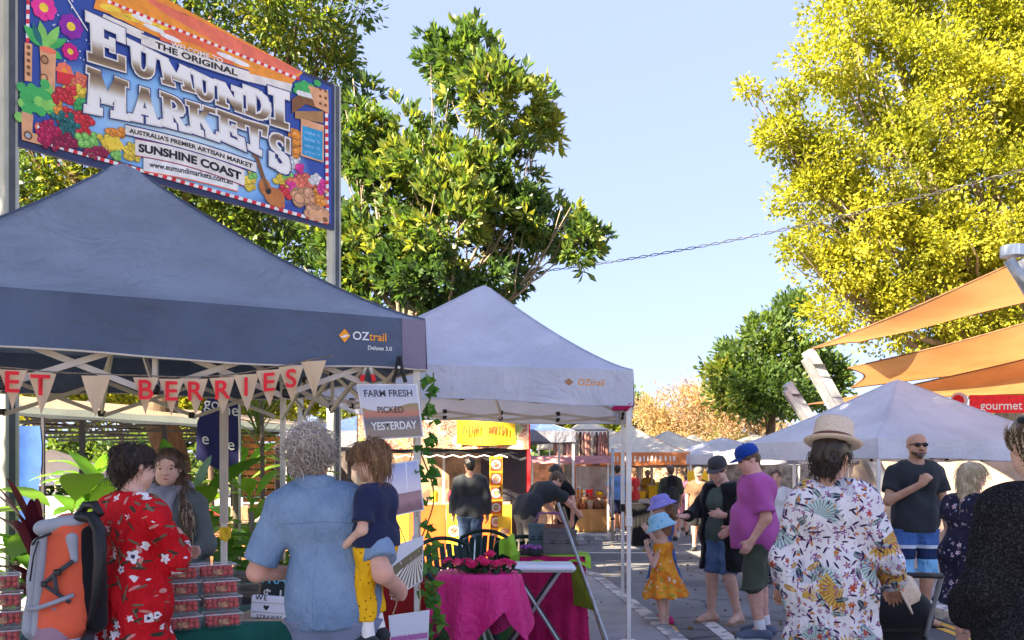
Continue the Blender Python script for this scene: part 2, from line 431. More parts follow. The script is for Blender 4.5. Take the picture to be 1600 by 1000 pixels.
def tree(name, label, base, trunk_top, r0, clumps, lm, bm_, seed, twigs, per, length, width, up=.2, spread=1.0, rad=.2, shell=.55, bend=(0, 0, 0), cat='tree', group=None, sub=3, gap=.15):
    rnd = random.Random(seed); base = Vector(base); root = empty(name, base, 0, label, cat, group)
    mb = MB(); tp = curve_pts(base-Vector((0, 0, .1)), trunk_top, bend, 8, rnd)
    mb.tube(tp, [r0*(1.25 if i == 0 else 1)*(1-.5*i/8) for i in range(9)], 10)
    for cl in clumps:
        c = Vector(cl[0]); st = tp[rnd.choice((5, 6, 7, 8))]
        rr = max(.02, r0*.38*min(1, max(cl[1])/1.6)); L = (c-st).length
        bp = curve_pts(st, c, (rnd.uniform(-.1, .1)*L, rnd.uniform(-.1, .1)*L, -.1*L), 6, rnd)
        mb.tube(bp, [rr*(1-.75*i/6) for i in range(7)], 7)
        for q in range(sub):
            v = Vector((rnd.gauss(0, 1), rnd.gauss(0, 1), rnd.gauss(.3, .8))).normalized()
            e = c+Vector((v.x*cl[1][0], v.y*cl[1][1], v.z*cl[1][2]))*.85; s0 = bp[rnd.choice((3, 4, 5))]
            mb.tube(curve_pts(s0, e, (0, 0, -.05*L), 4, rnd), [rr*.32*(1-.8*i/4)+.005 for i in range(5)], 5)
    mb.build('trunk', bm_, root, smooth=True)
    crown('crown', root, clumps, lm, seed, twigs, per, length, width, up, spread, rad, shell, tuple(base), gap=gap)
    return root
L_DARK = leaf_mat('glossy_dark_leaf', (.035, .075, .028), (.085, .15, .035), (.26, .27, .045), .4, .36, .5)
L_FIG = leaf_mat('fig_leaf', (.035, .075, .022), (.095, .155, .03), (.28, .27, .035), .45, .45)
L_YEL = leaf_mat('golden_leaf', (.14, .17, .02), (.29, .295, .03), (.42, .40, .055), .5, .6, .2)
L_GRN = leaf_mat('green_leaf', (.045, .09, .025), (.10, .16, .035), (.24, .25, .045), .4, .55)
L_PINK = leaf_mat('dry_blossom', (.30, .20, .15), (.40, .28, .20), (.46, .34, .19), .4, .8, .1)
L_BRT = leaf_mat('sunlit_leaf', (.07, .11, .02), (.17, .19, .022), (.30, .27, .03), .5, .6, .2)
BARK = bark_mat('bark', (.16, .11, .075)); BARK2 = bark_mat('pale_bark', (.30, .24, .18))
def pc(px, py, Y, rx, rz, ry=None, t=.5):
    c = at(px, py, Y); k = Y/FPX
    return (tuple(c), (rx*k, (ry if ry else rx*.9)*k, rz*k), t)
# the broad-leaved tree over the white gazebo
cl = [pc(735, 100, 16, 60, 60, t=.45), pc(790, 160, 15.6, 78, 85, t=.6), pc(700, 85, 16.3, 42, 45, t=.45), pc(845, 200, 15.9, 34, 38, t=.55),
      pc(690, 180, 16.4, 22, 20), pc(700, 270, 16.2, 105, 60, t=.5), pc(800, 265, 15.7, 62, 48, t=.6), pc(620, 300, 16.6, 85, 70, t=.4),
      pc(690, 350, 15.6, 110, 70, t=.6), pc(780, 340, 16.0, 90, 60, t=.45), pc(590, 400, 16.5, 90, 70, t=.35), pc(690, 430, 16.0, 110, 60, t=.3),
      pc(860, 345, 15.9, 72, 45, t=.5), pc(905, 375, 15.7, 45, 45, t=.62), pc(780, 430, 16.2, 60, 40, t=.3), pc(560, 220, 16.8, 70, 70, t=.45),
      pc(540, 310, 16.9, 60, 90, t=.4), pc(600, 470, 16.6, 80, 40, t=.25), pc(500, 450, 16.9, 90, 60, t=.3), pc(610, 215, 16.9, 60, 55, t=.4), pc(560, 150, 17, 30, 34, t=.4)]
tree('broadleaf_tree', 'dark glossy broad-leaved tree rising behind the white gazebo and the market sign', (-2.5, 16.4, 0), at(640, 470, 16.3), .27, cl, L_DARK, BARK2, 11,
     5600, 10, .185, .07, up=.45, spread=.95, rad=.05, shell=.5, bend=(.25, 0, 0), sub=4, gap=.32)
# the fig-like tree behind the sign
cl = [pc(330, 20, 17.5, 150, 110, t=.5), pc(470, 20, 17.2, 90, 70, t=.6), pc(520, 70, 17.4, 40, 40, t=.6), pc(520, 115, 17.4, 42, 28, t=.45), pc(560, 8, 17.4, 26, 22, t=.5),
      pc(200, 200, 18.5, 160, 130, t=.4), pc(60, 240, 19, 130, 130, t=.4), pc(330, 280, 18.2, 140, 90, t=.35), pc(430, 330, 18, 90, 60, t=.35), pc(300, 350, 18.4, 110, 45, t=.75),
      pc(240, 300, 18.5, 110, 55, t=.65), pc(430, 410, 18, 70, 40, t=.45), pc(60, 60, 18.5, 150, 120, t=.45), pc(480, 200, 17.8, 60, 80, t=.4), pc(-90, 160, 19, 140, 200, t=.4), pc(80, -120, 18.5, 200, 110, t=.5), pc(330, -120, 18, 200, 110, t=.5), pc(120, 300, 18.8, 70, 40, t=.8)]
tree('fig_tree', 'large spreading green tree filling the sky behind the painted market sign', (-7.4, 19.5, 0), at(230, 330, 18.8), .42, cl, L_FIG, BARK, 5,
     11000, 8, .16, .065, up=.0, spread=1.1, rad=.22, shell=.5, sub=4, gap=.25)
# the golden tree on the right
cl = [pc(1330, 30, 20, 60, 70), pc(1300, 100, 19.5, 62, 40), pc(1225, 145, 19.3, 36, 14, t=.45), pc(1175, 135, 19.2, 26, 12, t=.4), pc(1260, 205, 19.4, 62, 42, t=.45), pc(1215, 215, 19.3, 36, 32, t=.4), pc(1400, 120, 20, 100, 90),
      pc(1310, 250, 19.6, 80, 55), pc(1270, 300, 19.5, 60, 42, t=.45), pc(1390, 270, 20, 110, 80), pc(1330, 350, 19.7, 92, 55), pc(1240, 388, 19.5, 26, 18, t=.5),
      pc(1310, 420, 19.7, 70, 40, t=.55), pc(1400, 400, 20, 100, 70), pc(1340, 480, 19.8, 80, 45, t=.55), pc(1450, 490, 20.4, 110, 70), pc(1500, 40, 20.5, 120, 100, t=.6), pc(1500, 180, 20, 120, 90, t=.6), pc(1560, 300, 20, 110, 100, t=.6),
      pc(1500, 380, 20, 110, 70), pc(1600, 100, 20.5, 120, 120, t=.65), pc(1590, 440, 20.5, 120, 90), pc(1700, 250, 21, 160, 220, t=.6), pc(1420, -60, 20.5, 130, 80), pc(1600, -90, 21, 200, 110), pc(1560, 560, 21, 120, 60)]
tree('golden_tree', 'tall sunlit yellow-green tree above the orange shade sails', (12.6, 22.0, 0), at(1560, 480, 21.5), .42, cl, L_YEL, BARK2, 21,
     25000, 9, .098, .064, up=.0, spread=1.2, rad=.19, shell=.45, sub=4, gap=.26)
# darker tree beyond the sails
cl = [pc(1195, 520, 28, 30, 35, t=.4), pc(1225, 560, 28, 40, 50, t=.35), pc(1165, 570, 28, 45, 40, t=.45), pc(1130, 580, 28, 26, 18, t=.6), pc(1200, 610, 27.6, 70, 40, t=.4), pc(1150, 615, 28, 42, 30, t=.5), pc(1240, 490, 28.6, 28, 30, t=.35), pc(1275, 590, 28.6, 46, 50, t=.35)]
tree('green_tree', 'dark green round tree beyond the slanted steel posts', (8.0, 28.2, 0), at(1205, 620, 28), .2, cl, L_GRN, BARK, 31, 1900, 9, .19, .1, spread=1.2, rad=.28, shell=.5)
# pinkish dry trees closing the street
for i, (bx, cl, lab) in enumerate(((6.0, [pc(1060, 640, 33, 45, 35), pc(1030, 655, 33, 30, 30, t=.7), pc(1090, 660, 33, 45, 40), pc(1045, 690, 33, 50, 30, t=.8), pc(1085, 615, 33, 30, 20), pc(1010, 640, 33, 26, 24)], 'dry pinkish feathery tree at the end of the street behind the white tents'),
                                  (8.2, [pc(1150, 640, 32, 50, 38), pc(1185, 655, 32, 40, 35), pc(1125, 665, 32, 45, 40, t=.65), pc(1205, 680, 32, 45, 30), pc(1150, 610, 32, 40, 20), pc(1110, 625, 32, 36, 24)], 'dry pinkish feathery tree beside the dark green round tree'))):
    tree('dry_tree', lab, (bx, 32.6, 0), (bx, 32.6, 2.6), .1, cl, L_PINK, BARK, 41+i, 1500, 9, .13, .04, up=.3, spread=1.1, rad=.32, shell=.3, group='dry trees at the end of the street')
# sunlit trees far behind the stalls
FAR = [(700, 640, 42, 90, 50, 'yellow-green'), (800, 640, 42, 90, 45, 'yellow-green'), (900, 655, 42, 80, 40, 'yellow-green'), (985, 660, 44, 60, 45, 'bluish green'), (60, 590, 32, 90, 60, 'yellow-green'),
       (190, 600, 33, 90, 70, 'yellow-green'), (330, 600, 32, 90, 60, 'yellow-green'), (450, 610, 34, 90, 60, 'yellow-green'), (560, 640, 33, 90, 70, 'yellow-green')]
ORD = ['behind the yellow stall banner', 'behind the dark stall roof', 'behind the beige tent peak', 'beside the pink dry trees', 'behind the E of the bunting', 'behind the T of the bunting', 'behind the blue feather banner', 'behind the spiky palm', 'behind the farm fresh board']
for i, (px, py, Y, rx, rz, hue) in enumerate(FAR):
    rnd = random.Random(70+i)
    cl = [pc(px+rnd.uniform(-.6, .6)*rx, py+rnd.uniform(-.6, .7)*rz, Y+rnd.uniform(-1, 1), rx*rnd.uniform(.35, .6), rz*rnd.uniform(.4, .65), t=rnd.uniform(.35, .75)) for _ in range(7)]
    b = at(px, py, Y)
    tree('far_tree', f'far {hue} tree {ORD[i]}', (b.x, Y, 0), (b.x, Y, b.z*.75), .13, cl, L_GRN if i == 3 else L_BRT, BARK, 90+i, 800, 8, .24, .13, spread=1.2, rad=.36, shell=.4, group='far trees behind the market')
# tall street trees out of view on the sunny side: the foreground stands in their shade
SHADE = [(-8.2, 2.6, 10.2, 5.2, 12.5, 'beside the blue gazebo'), (-10.8, -2.4, 9.6, 5.6, 12, 'beside the viewer')]
for i, (x, y, zc, rr, top, lab) in enumerate(SHADE):
    rnd = random.Random(130+i)
    cl = [((x+rnd.uniform(-.55, .55)*rr, y+rnd.uniform(-.55, .55)*rr, zc+rnd.uniform(-2.6, 2.6)), (rr*.5, rr*.5, 2.0), .4) for _ in range(9)]
    tree('street_tree', f'tall leafy street tree out of view {lab}', (x, y, 0), (x, y, zc-1), .3, cl, L_GRN, BARK, 140+i, 4200, 7, .34, .2, spread=1.2, rad=.4, shell=.3, group='street trees out of view', sub=1)

rng_ = np.random.default_rng(9); n_ = 420; xy = np.stack([rng_.uniform(-1, 6.5, n_), rng_.uniform(5, 24, n_)], 1); inp = (xy[:, 0] < 1.3) & (xy[:, 1] < 13.5) | (xy[:, 0] > 4.6) | (xy[:, 1] > 20.3)
V, T = leaves_np(rng_, np.stack([xy[:, 0], xy[:, 1], np.where(inp, PAV+.012, .012)], 1), rng_.normal(size=(n_, 3))*np.array([1, 1, .1]), 1, .07, .035, 0, .05, .0, .2)
tag(link_mesh('fallen_leaves', mesh_np('fallen_leaves', V, np.arange(len(V)).reshape(-1, 4), leaf_mat('dead_leaf', (.12, .07, .03), (.25, .15, .05), (.42, .30, .08), .1, .8, .1), False, {'tint': T})), 'dry leaves scattered over road and pavement', 'leaves', kind='stuff')
# far wooded rise closing the view: reads as one mass
rng_ = np.random.default_rng(5); n_ = 15000
X_ = rng_.uniform(-60, 60, n_); hgt = 3.4+1.3*np.sin(X_*.23)+.9*np.sin(X_*.61+1)+.5*np.sin(X_*1.7); Z_ = hgt*rng_.random(n_)**.6; Y_ = 56+3*np.sin(X_*.4)+rng_.normal(size=n_)*1.2-(hgt-Z_)*.5
V, T = leaves_np(rng_, np.stack([X_, Y_, Z_], 1), np.tile(np.array([[0, -.5, .3]]), (n_, 1)), 4, .5, .32, 0, 1.2, .5)
tag(link_mesh('treeline', mesh_np('treeline', V, np.arange(len(V)).reshape(-1, 4), L_GRN, False, {'tint': T})), 'distant belt of green trees behind the whole market', 'treeline', kind='stuff')
# ================================================================ gazebos
def fabric(name, c, trans=.12, rough=.55, var=.08):
    m = Mat(name, rough, .25); x, y, z = m.xyz()
    n = m.noise(1.4, 5); st = m.noise(5, 5, m.scale(m.coord(), (1, 1, 3)))
    col = m.mix(n.smooth(.35, .65), dk(c, 1-var), dk(c, 1+var)); col = m.mix(st.smooth(.55, .8)*.35, col, dk(c, .72))
    m.color(col); cr = m.noise(3.2, 6, None, .6, 0, 1.2)
    cz = (m.noise(2.2, 3, None, .5, 0, 1.5)-.5).abs(); m.bump(cr*.8+cz*1.6+m.noise(420, 1)*.02, .55, .07); m.translucent(col, trans); return m.m
F_BLUE_LIT = fabric('navy_gazebo_fabric', (.23, .26, .32), .12, .5, .12)  # skylight on the roof is put into this lighter copy of the fabric
F_BLUE_SHADE = fabric('navy_valance_fabric', (.08, .105, .17), .08, .55, .14)  # same fabric with the shade of the upright valance put into its colour
F_WHITE = fabric('white_gazebo_fabric', (.67, .71, .83), .35, .55, .08)  # blue cast of the shade is tinted into the white
F_WHITE2 = fabric('white_side_fabric', (.70, .72, .80), .35, .55, .08)
F_GREY = fabric('grey_gazebo_fabric', (.22, .22, .26), .08)
F_CREAM = fabric('cream_tent_fabric', (.72, .66, .55), .2)
F_ORNG = fabric('orange_tent_fabric', (.75, .26, .09), .15)
F_TENTBLUE = fabric('blue_tent_fabric', (.08, .13, .3), .1)
F_MAUVE = fabric('mauve_patch_fabric', (.20, .17, .24), .05)
F_DARK = fabric('charcoal_tent_fabric', (.035, .035, .045), .03)
LEGM = plain('white_powder_coat', (.72, .68, .63), .4, .1, 4, .05)
TRUSS = plain('beige_steel_bar', (.55, .48, .41), .45, .12, 4, .05)
BRKT = plain('black_plastic', (.015, .015, .017), .45, .1)
STEEL = plain('galvanised_steel', (.42, .43, .43), .42, .15, 12, .08, metal=.6)
DSTEEL = plain('dark_steel', (.05, .05, .055), .45, .15, metal=.3)
WOOD = Mat('weathered_wood', .8); _v = WOOD.scale(WOOD.coord(), (14, 14, 1.5)); _n = WOOD.noise(2, 6, _v); WOOD.color(WOOD.ramp(_n, [(.3, (.10, .07, .045)), (.7, (.3, .23, .16))])).bump(_n, .4, .008); WOOD = WOOD.m
def gazebo(name, label, corners, eave, peak, vh, fab, vfab, base=0.0, g=1.28, truss=True, sag=.05, cpatch=None, cat='gazebo', group=None, nseg=14, legs=(0, 1, 2, 3), seed=1, bow=.0, tlow=.16):
    """corners: four (x, y) in order; eave: valance-bottom height at each corner"""
    cs = [Vector((x, y, 0)) for x, y in corners]; ev = eave if hasattr(eave, '__len__') else [eave]*4
    cen = sum(cs, Vector())/4; root = empty(name, (cen.x, cen.y, base), 0, label, cat, group); rnd = random.Random(seed)
    ph = [rnd.uniform(0, 6) for _ in range(8)]
    def edge(k, u):
        a, b = cs[k], cs[(k+1) % 4]; p = a.lerp(b, u); z = ev[k]+(ev[(k+1) % 4]-ev[k])*u
        inw = (cen-p).normalized(); p = p+inw*bow*math.sin(PI*u)
        return p, z
    # roof
    mb = MB(); nt_ = 18
    for k in range(4):
        def fn(u, v, k=k):
            p, z = edge(k, u); t = v
            zt = z+vh; h = zt+(peak-zt)*(t**g)
            if t > .93: h = zt+(peak-zt)*(.93**g)+(peak-zt)*(1-.93**g)*(1-(1-(t-.93)/.07)**2)*.9
            s_ = math.sin(PI*u); h -= sag*s_*math.sin(PI*min(1, t*1.05))
            h += .012*math.sin(9*u+6*t+ph[k])*s_*math.sin(PI*t)+.007*math.sin(21*u+ph[k+4]+13*t)*s_*math.sin(PI*t)
            q = p.lerp(cen, t); return (q.x, q.y, h)
        mb.grid(fn, nseg, nt_)
    cn = mb.build('canopy', fab, root, smooth=True, weld=True)
    for k in range(4):
        sp = []
        for i in range(17):
            t = i/17; p, z = edge(k, 0); zt = z+vh; q = p.lerp(cen, t); sp.append((q.x, q.y, zt+(peak-zt)*t**g+.002))
        mb = MB(); mb.tube(sp, .007, 5); mb.build('hip_seam', vfab, cn, smooth=True)
    # four valances, slightly wavy, hemmed
    def vp(k, u, v, o=0.0):
        p, z = edge(k, u); a, b = cs[k], cs[(k+1) % 4]; t = (b-a).normalized(); nrm = Vector((t.y, -t.x, 0))
        if nrm.dot(p-cen) < 0: nrm = -nrm
        wv = (.012*math.sin(u*17+ph[k])+.009*math.sin(u*41+ph[k+2])+.012*math.sin(u*7+ph[k+1]))*(1-v)*min(1, 8*u, 8*(1-u))
        zz = z+vh*v+(.014*math.sin(u*PI*3+ph[k])*min(1, 6*u, 6*(1-u)))*(1-v)
        q = p+nrm*(wv+o+.012*(1-v)); return Vector((q.x, q.y, zz))
    for k in range(4):
        mb = MB(); mb.grid(lambda u, v, k=k: vp(k, u, v), 40, 5); va = mb.build('valance', vfab, root, smooth=True)
        mb = MB(); mb.tube([vp(k, u/24, 0) for u in range(25)], .006, 5); mb.build('hem', TRUSS if vfab in (F_BLUE_SHADE,) else vfab, va)
        if cpatch:
            for (u0, u1) in ((0, .05), (.95, 1)):
                mb = MB(); mb.grid(lambda u, v, k=k: vp(k, u0+(u1-u0)*u, v*.99+.005, .004), 3, 5); mb.build('corner_patch', cpatch, va, smooth=True)
    # legs
    for k in legs:
        p = cs[k]+(cen-cs[k]).normalized()*.05; top = ev[k]+vh*.8
        mb = MB(); mb.bar((p.x, p.y, base+1.0), (p.x, p.y, top), .042); lg = mb.build('leg', LEGM, root)
        mb = MB(); mb.bar((p.x, p.y, base), (p.x, p.y, base+1.06), .033); mb.box((p.x, p.y, base+.006), (.12, .12, .012)); mb.build('lower_leg', LEGM, lg)
        mb = MB(); mb.box((p.x, p.y, base+1.03), (.056, .056, .09), None, .006); mb.build('height_lock', BRKT if k % 2 else LEGM, lg)
    if truss:
        hub = Vector((cen.x, cen.y, max(ev)+vh+.25))
        for k in range(4):
            def tp(u, hi):
                p, z = edge(k, .02+.96*u); p = p+(cen-p).normalized()*.07
                return Vector((p.x, p.y, z+(vh*.35 if hi else -tlow)))
            mb = MB()
            for (u0, h0, u1, h1) in ((0, 1, .25, 0), (0, 0, .25, 1), (.25, 0, .5, 1), (.25, 1, .5, 0), (.5, 1, .75, 0), (.5, 0, .75, 1), (.75, 0, 1, 1), (.75, 1, 1, 0)):
                o = Vector((0, 0, 0)) if (h0 > h1) else (cen-tp(.5, 1)).normalized()*.026
                mb.bar(tp(u0, h0)+o, tp(u1, h1)+o, .018, .03)
            mb.bar(tp(.5, 0), tp(.5, 1), .024, .024)
            mb.build('side_truss', TRUSS, root)
            for u in (.25, .5, .75):
                for hi in (0, 1): mb = MB(); mb.box(tp(u, hi), (.05, .05, .05), None, .008); mb.build('bracket', BRKT, root)
            m0, m1 = tp(.5, 0), tp(.5, 1); h0, h1 = hub-Vector((0, 0, .2)), hub
            mid0 = m0.lerp(h1, .5); mb = MB(); mb.bar(m0, h1, .018, .03); mb.bar(m1, h0, .018, .03); mb.build('roof_strut', TRUSS, root)
        mb = MB(); mb.bar(hub-Vector((0, 0, .28)), Vector((cen.x, cen.y, peak-.03)), .034); mb.box(hub-Vector((0, 0, .24)), (.09, .09, .07), None, .01); mb.build('peak_post', TRUSS, root)
    return root, vp
BLUE_FR, BLUE_D = Vector((-.52, 5.3)), Vector((-.87, -.5)).normalized()
BLUE_P = Vector((-BLUE_D.y*-1, BLUE_D.x*-1)); BLUE_P = Vector((-.5, .87)).normalized()
bc = [BLUE_FR, BLUE_FR+BLUE_D*3, BLUE_FR+BLUE_D*3+BLUE_P*3, BLUE_FR+BLUE_P*3]
BG, BVP = gazebo('blue_gazebo', 'slate blue gazebo with berries bunting over the strawberry stall', [tuple(p) for p in bc], [2.16, 2.12, 2.16, 2.2], 3.6, .30, F_BLUE_LIT, F_BLUE_SHADE, PAV, 1.25, cpatch=F_MAUVE, seed=3, sag=.06)
WG, WVP = gazebo('white_gazebo', 'pale white gazebo with sharp peak standing over the flower tables', [(1.03, 7.55), (-1.92, 7.86), (-1.6, 10.85), (1.35, 10.54)], [2.12, 2.24, 2.2, 2.12], 3.5, .30, F_WHITE, F_WHITE, PAV, 1.22, cpatch=F_WHITE2, seed=5, sag=.05, tlow=-.03)
RG, RVP = gazebo('white_gazebo', 'low wide white gazebo behind the bald man', [(7.3, 11.4), (4.35, 10.55), (3.5, 13.45), (6.45, 14.3)], [1.70, 1.72, 1.74, 1.72], 2.86, .24, F_WHITE2, F_WHITE2, 0.0, 1.12, seed=8, sag=.06, tlow=-.02)
gazebo('white_gazebo', 'grey-white gazebo mostly hidden behind the low wide one', [(7.1, 15.6), (4.7, 14.8), (3.9, 17.2), (6.3, 18.0)], 1.70, 2.35, .2, F_WHITE2, F_GREY, 0.0, 1.1, seed=9, truss=False)
# lettering on the blue valance
M_WHITE = plain('white_print', (.75, .75, .75), .6, .04, 3, 0); M_ORNG = plain('orange_print', (.85, .33, .02), .6, .05, 3, 0)
M_RED = plain('red_print', (.72, .02, .03), .7, .12, 12, .1); M_BLACK = plain('black_print', (.02, .02, .025), .6, .1, 4, 0); M_YEL = plain('yellow_print', (.88, .55, .02), .65, .08, 4, 0)
_val = [c for c in BG.children if c.name.startswith('valance')][0]
def bval(x, y): return BVP(0, .125+x/3.0*-1, .58+y/.30, .006)
lettering('OZ', lambda x, y: bval(x-.03, y), M_WHITE, _val, size=.068, bold=.012)
lettering('trail', lambda x, y: bval(x+.075, y), M_ORNG, _val, size=.068, bold=.010)
lettering('Deluxe 3.0', lambda x, y: bval(x+.085, y-.065), M_WHITE, _val, size=.034, bold=.01)
mb = MB(); mb.add([bval(-.125+dx, dy) for dx, dy in ((0, -.04), (.033, 0), (0, .04), (-.033, 0))], [(0, 1, 2, 3)]); lg_ = mb.build('logo', M_ORNG, _val)
mb = MB(); mb.add([bval(-.125+dx, dy)+Vector((.0, -.002, 0)) for dx, dy in ((-.028, -.012), (.0, .004), (.03, .004), (.002, -.012))], [(0, 1, 2, 3)]); mb.build('logo_stripe', M_WHITE, lg_)
_wval = [c for c in WG.children if c.name.startswith('valance')][0]
def wval(x, y): return WVP(0, .14-x/2.97, .62+y/.30, .006)
lettering('OZtrail', lambda x, y: wval(x+.06, y), M_ORNG, _wval, size=.075, bold=.006)
mb = MB(); mb.add([wval(-.13+dx, dy) for dx, dy in ((0, -.032), (.04, 0), (0, .032), (-.04, 0))], [(0, 1, 2, 3)]); mb.build('logo', plain('brown_print', (.4, .2, .1), .6, .05, 3, 0), _wval)
mb = MB()
mb.tube([WVP(0, .06, -.1, -.05), WVP(0, .03, -.02, -.06), WVP(0, .005, .0, -.02), WVP(0, .02, -.16, -.03)], [.015, .036, .034, .012], 8)
tag(mb.build('rolled_cloth', plain('magenta_cloth', (.5, .02, .14), .8), None, smooth=True), 'magenta cloth roll tucked into the corner of the white gazebo', 'cloth')
# prop pole at the front of the blue stall
p = at(350, 895, 6.1)
r = empty('prop_pole', (p.x, p.y, PAV), 0, 'slim telescopic pole with yellow clamp behind the strawberry stacks', 'pole')
mb = MB(); mb.bar((p.x, p.y, 1.2), (p.x, p.y, 2.25), .046); mb.build('upper_tube', TRUSS, r)
mb = MB(); mb.bar((p.x, p.y, PAV), (p.x, p.y, 1.22), .036); mb.build('lower_tube', LEGM, r)
mb = MB(); mb.box((p.x+.008, p.y, 1.13), (.07, .06, .09), None, .012); mb.bar((p.x, p.y-.04, 1.16), (p.x+.03, p.y-.05, 1.08), .02); mb.build('clamp', M_YEL, r)
# ================================================================ painted market sign
SG0 = Vector((-4.48, 7.9, 0)); SGD = Vector((.8225, 1, 0)).normalized(); SGN = Vector((SGD.y, -SGD.x, 0)); SGW = 3.66; SZ0, SZ1 = 4.45, 6.2
def on_sign(px, py, o=.0):
    d = Vector(((px-800)/FPX, 1, (HZ-py)/FPX)); o0 = Vector((0, 0, CAM_H)); P0 = SG0+SGN*.09
    t = (P0-o0).dot(SGN)/d.dot(SGN); p = o0+d*t
    return p+SGN*o
sign = empty('market_sign', (SG0.x+SGD.x*SGW/2, SG0.y+SGD.y*SGW/2, PAV), 0, 'tall painted market sign on two posts above the blue gazebo', 'sign')
def SP(x, z, o=0.0): return SG0+SGD*x+Vector((0, 0, z))+SGN*o
Msg = Matrix((SGD, SGN, Vector((0, 0, 1)))).transposed()
POSTM = plain('pale_green_post', (.42, .42, .37), .5, .12, 3, .1)
for x in (0, SGW):
    mb = MB(); mb.box(SP(x, 3.16, 0), (.13, .13, 6.12), Msg, .01); pst = mb.build('post', POSTM, sign)
    mb = MB(); mb.box(SP(x, 3.16, .067), (.05, .012, 6.08), Msg); mb.build('channel', plain('dark_channel', (.08, .09, .1), .5), pst)
NAVY = plain('navy_paint', (.035, .045, .12), .5, .2, 3, .05)
mb = MB(); mb.box(SP(SGW/2, (SZ0+SZ1)/2, .055), (SGW-.1, .04, SZ1-SZ0), Msg); mb.build('backing_board', NAVY, sign)
m = Mat('sign_print', .4, .4); x_, y_, z_ = m.xyz(); dd = (x_*x_*.9+(z_-4.9)*(z_-4.9)*2.2).sqrt()
m.color(m.ramp(dd+m.noise(3, 4)*.15, [(.1, (.62, .78, .88)), (.8, (.22, .46, .80)), (1.3, (.03, .07, .34))])); PRINT = m.m
mb = MB(); mb.add([SP(.10, SZ0+.13, .0785), SP(SGW-.1, SZ0+.07, .0785), SP(SGW-.1, SZ1-.05, .0785), SP(.10, SZ1-.05, .0785)], [(0, 1, 2, 3)]); panel = mb.build('printed_panel', PRINT, sign)
INK = {}
def ink(nm, c):
    if nm not in INK: INK[nm] = plain('ink_'+nm, c, .45, .12, 9, 0)
    return INK[nm]
class Art:
    """flat print on the sign, traced in the zoomed picture's pixels"""
    def __init__(s): s.layers = {}; s.k = 0
    def A(s, zx, zy, o): return on_sign(zx/2.703, zy/2.703, o)
    def poly(s, pts, mat, lift=None):
        s.k += 1; o = .001+s.k*.0000014 if lift is None else lift
        mb = s.layers.setdefault(mat.name, (MB(), mat))[0]
        mb.add([s.A(x, y, o) for x, y in pts], [tuple(range(len(pts)))])
    def disc(s, cx, cy, rx, ry, mat, n=14, sl=.28):
        s.poly([(cx+rx*math.cos(2*PI*i/n), cy+ry*math.sin(2*PI*i/n)+sl*rx*math.cos(2*PI*i/n)) for i in range(n)], mat)
    def flower(s, cx, cy, r, mat, cm, n=8):
        for i in range(n):
            a = 2*PI*i/n; s.disc(cx+r*.6*math.cos(a), cy+r*.62*math.sin(a)+.28*r*.6*math.cos(a), r*.36, r*.36, mat, 9)
        s.disc(cx, cy, r*.34, r*.34, cm, 10)
    def leaf(s, a, b, w, mat):
        ax, ay = a; bx, by = b; L = math.hypot(bx-ax, by-ay); nx, ny = -(by-ay)/L, (bx-ax)/L; pts = []
        for i in range(7): t = i/6; q = w*math.sin(PI*t); pts.append((ax+(bx-ax)*t+nx*q, ay+(by-ay)*t+ny*q))
        for i in range(5, 0, -1): t = i/6; q = -w*math.sin(PI*t); pts.append((ax+(bx-ax)*t+nx*q, ay+(by-ay)*t+ny*q))
        s.poly(pts, mat)
    def strip(s, pts, w, mat):
        for (x0, y0), (x1, y1) in zip(pts[:-1], pts[1:]):
            L = math.hypot(x1-x0, y1-y0) or 1; nx, ny = -(y1-y0)/L*w/2, (x1-x0)/L*w/2
            s.poly([(x0+nx, y0+ny), (x1+nx, y1+ny), (x1-nx, y1-ny), (x0-nx, y0-ny)], mat)
    def check(s, a, b, w, n, m1, m2):
        for i in range(n):
            p = [(a[0]+(b[0]-a[0])*t/n, a[1]+(b[1]-a[1])*t/n) for t in (i, i+1)]; s.strip(p, w, m1 if i % 2 else m2)
    def flush(s, parent):
        al = MB(); mats = []
        for i, (nm, (mb, mat)) in enumerate(s.layers.items()):
            al.mi = i; al.add(mb.v, mb.f); mats.append(mat)
        tag(al.build('printed_art', mats, parent), kind='stuff')
ar = Art(); rnd = random.Random(77)
RED, WHT, ORG, YLW = ink('red', (.68, .03, .04)), ink('white', (.8, .78, .76)), ink('orange', (.86, .30, .03)), ink('yellow', (.88, .62, .05))
GRN, DGR, PNK, PUR, MAG = ink('green', (.06, .42, .10)), ink('teal', (.02, .16, .16)), ink('pink', (.82, .04, .30)), ink('purple', (.27, .02, .35)), ink('magenta', (.6, .01, .2))
TAN, BRN, CRL, SKYB, LIME, DRED, DBL = ink('tan', (.72, .36, .18)), ink('brown', (.22, .09, .03)), ink('coral', (.83, .18, .10)), ink('lightblue', (.25, .52, .82)), ink('lime', (.25, .6, .12)), ink('darkred', (.32, .01, .06)), ink('darkblue', (.02, .04, .2))
ar.poly([(395, 35), (420, -60), (600, -60), (1280, 305), (1225, 360), (1050, 318), (860, 240), (600, 128), (470, 62)], ORG)
ar.poly([(560, -40), (820, 75), (1275, 302), (1225, 330), (1000, 230), (700, 60)], CRL)
for i in range(9): ar.disc(460+i*55+rnd.uniform(-10, 10), 40+i*19+rnd.uniform(-14, 14), 46, 15, YLW if i % 2 == 0 else ink('amber', (.9, .45, .05)))
ar.disc(830, 215, 160, 62, ink('sunred', (.8, .16, .06)), 20, .42); ar.disc(835, 232, 110, 38, ORG, 18, .42)
for (x, y) in ((650, 120), (720, 160), (960, 240), (1010, 262), (600, 80)): ar.disc(x, y, 46, 11, WHT, 10, .4)
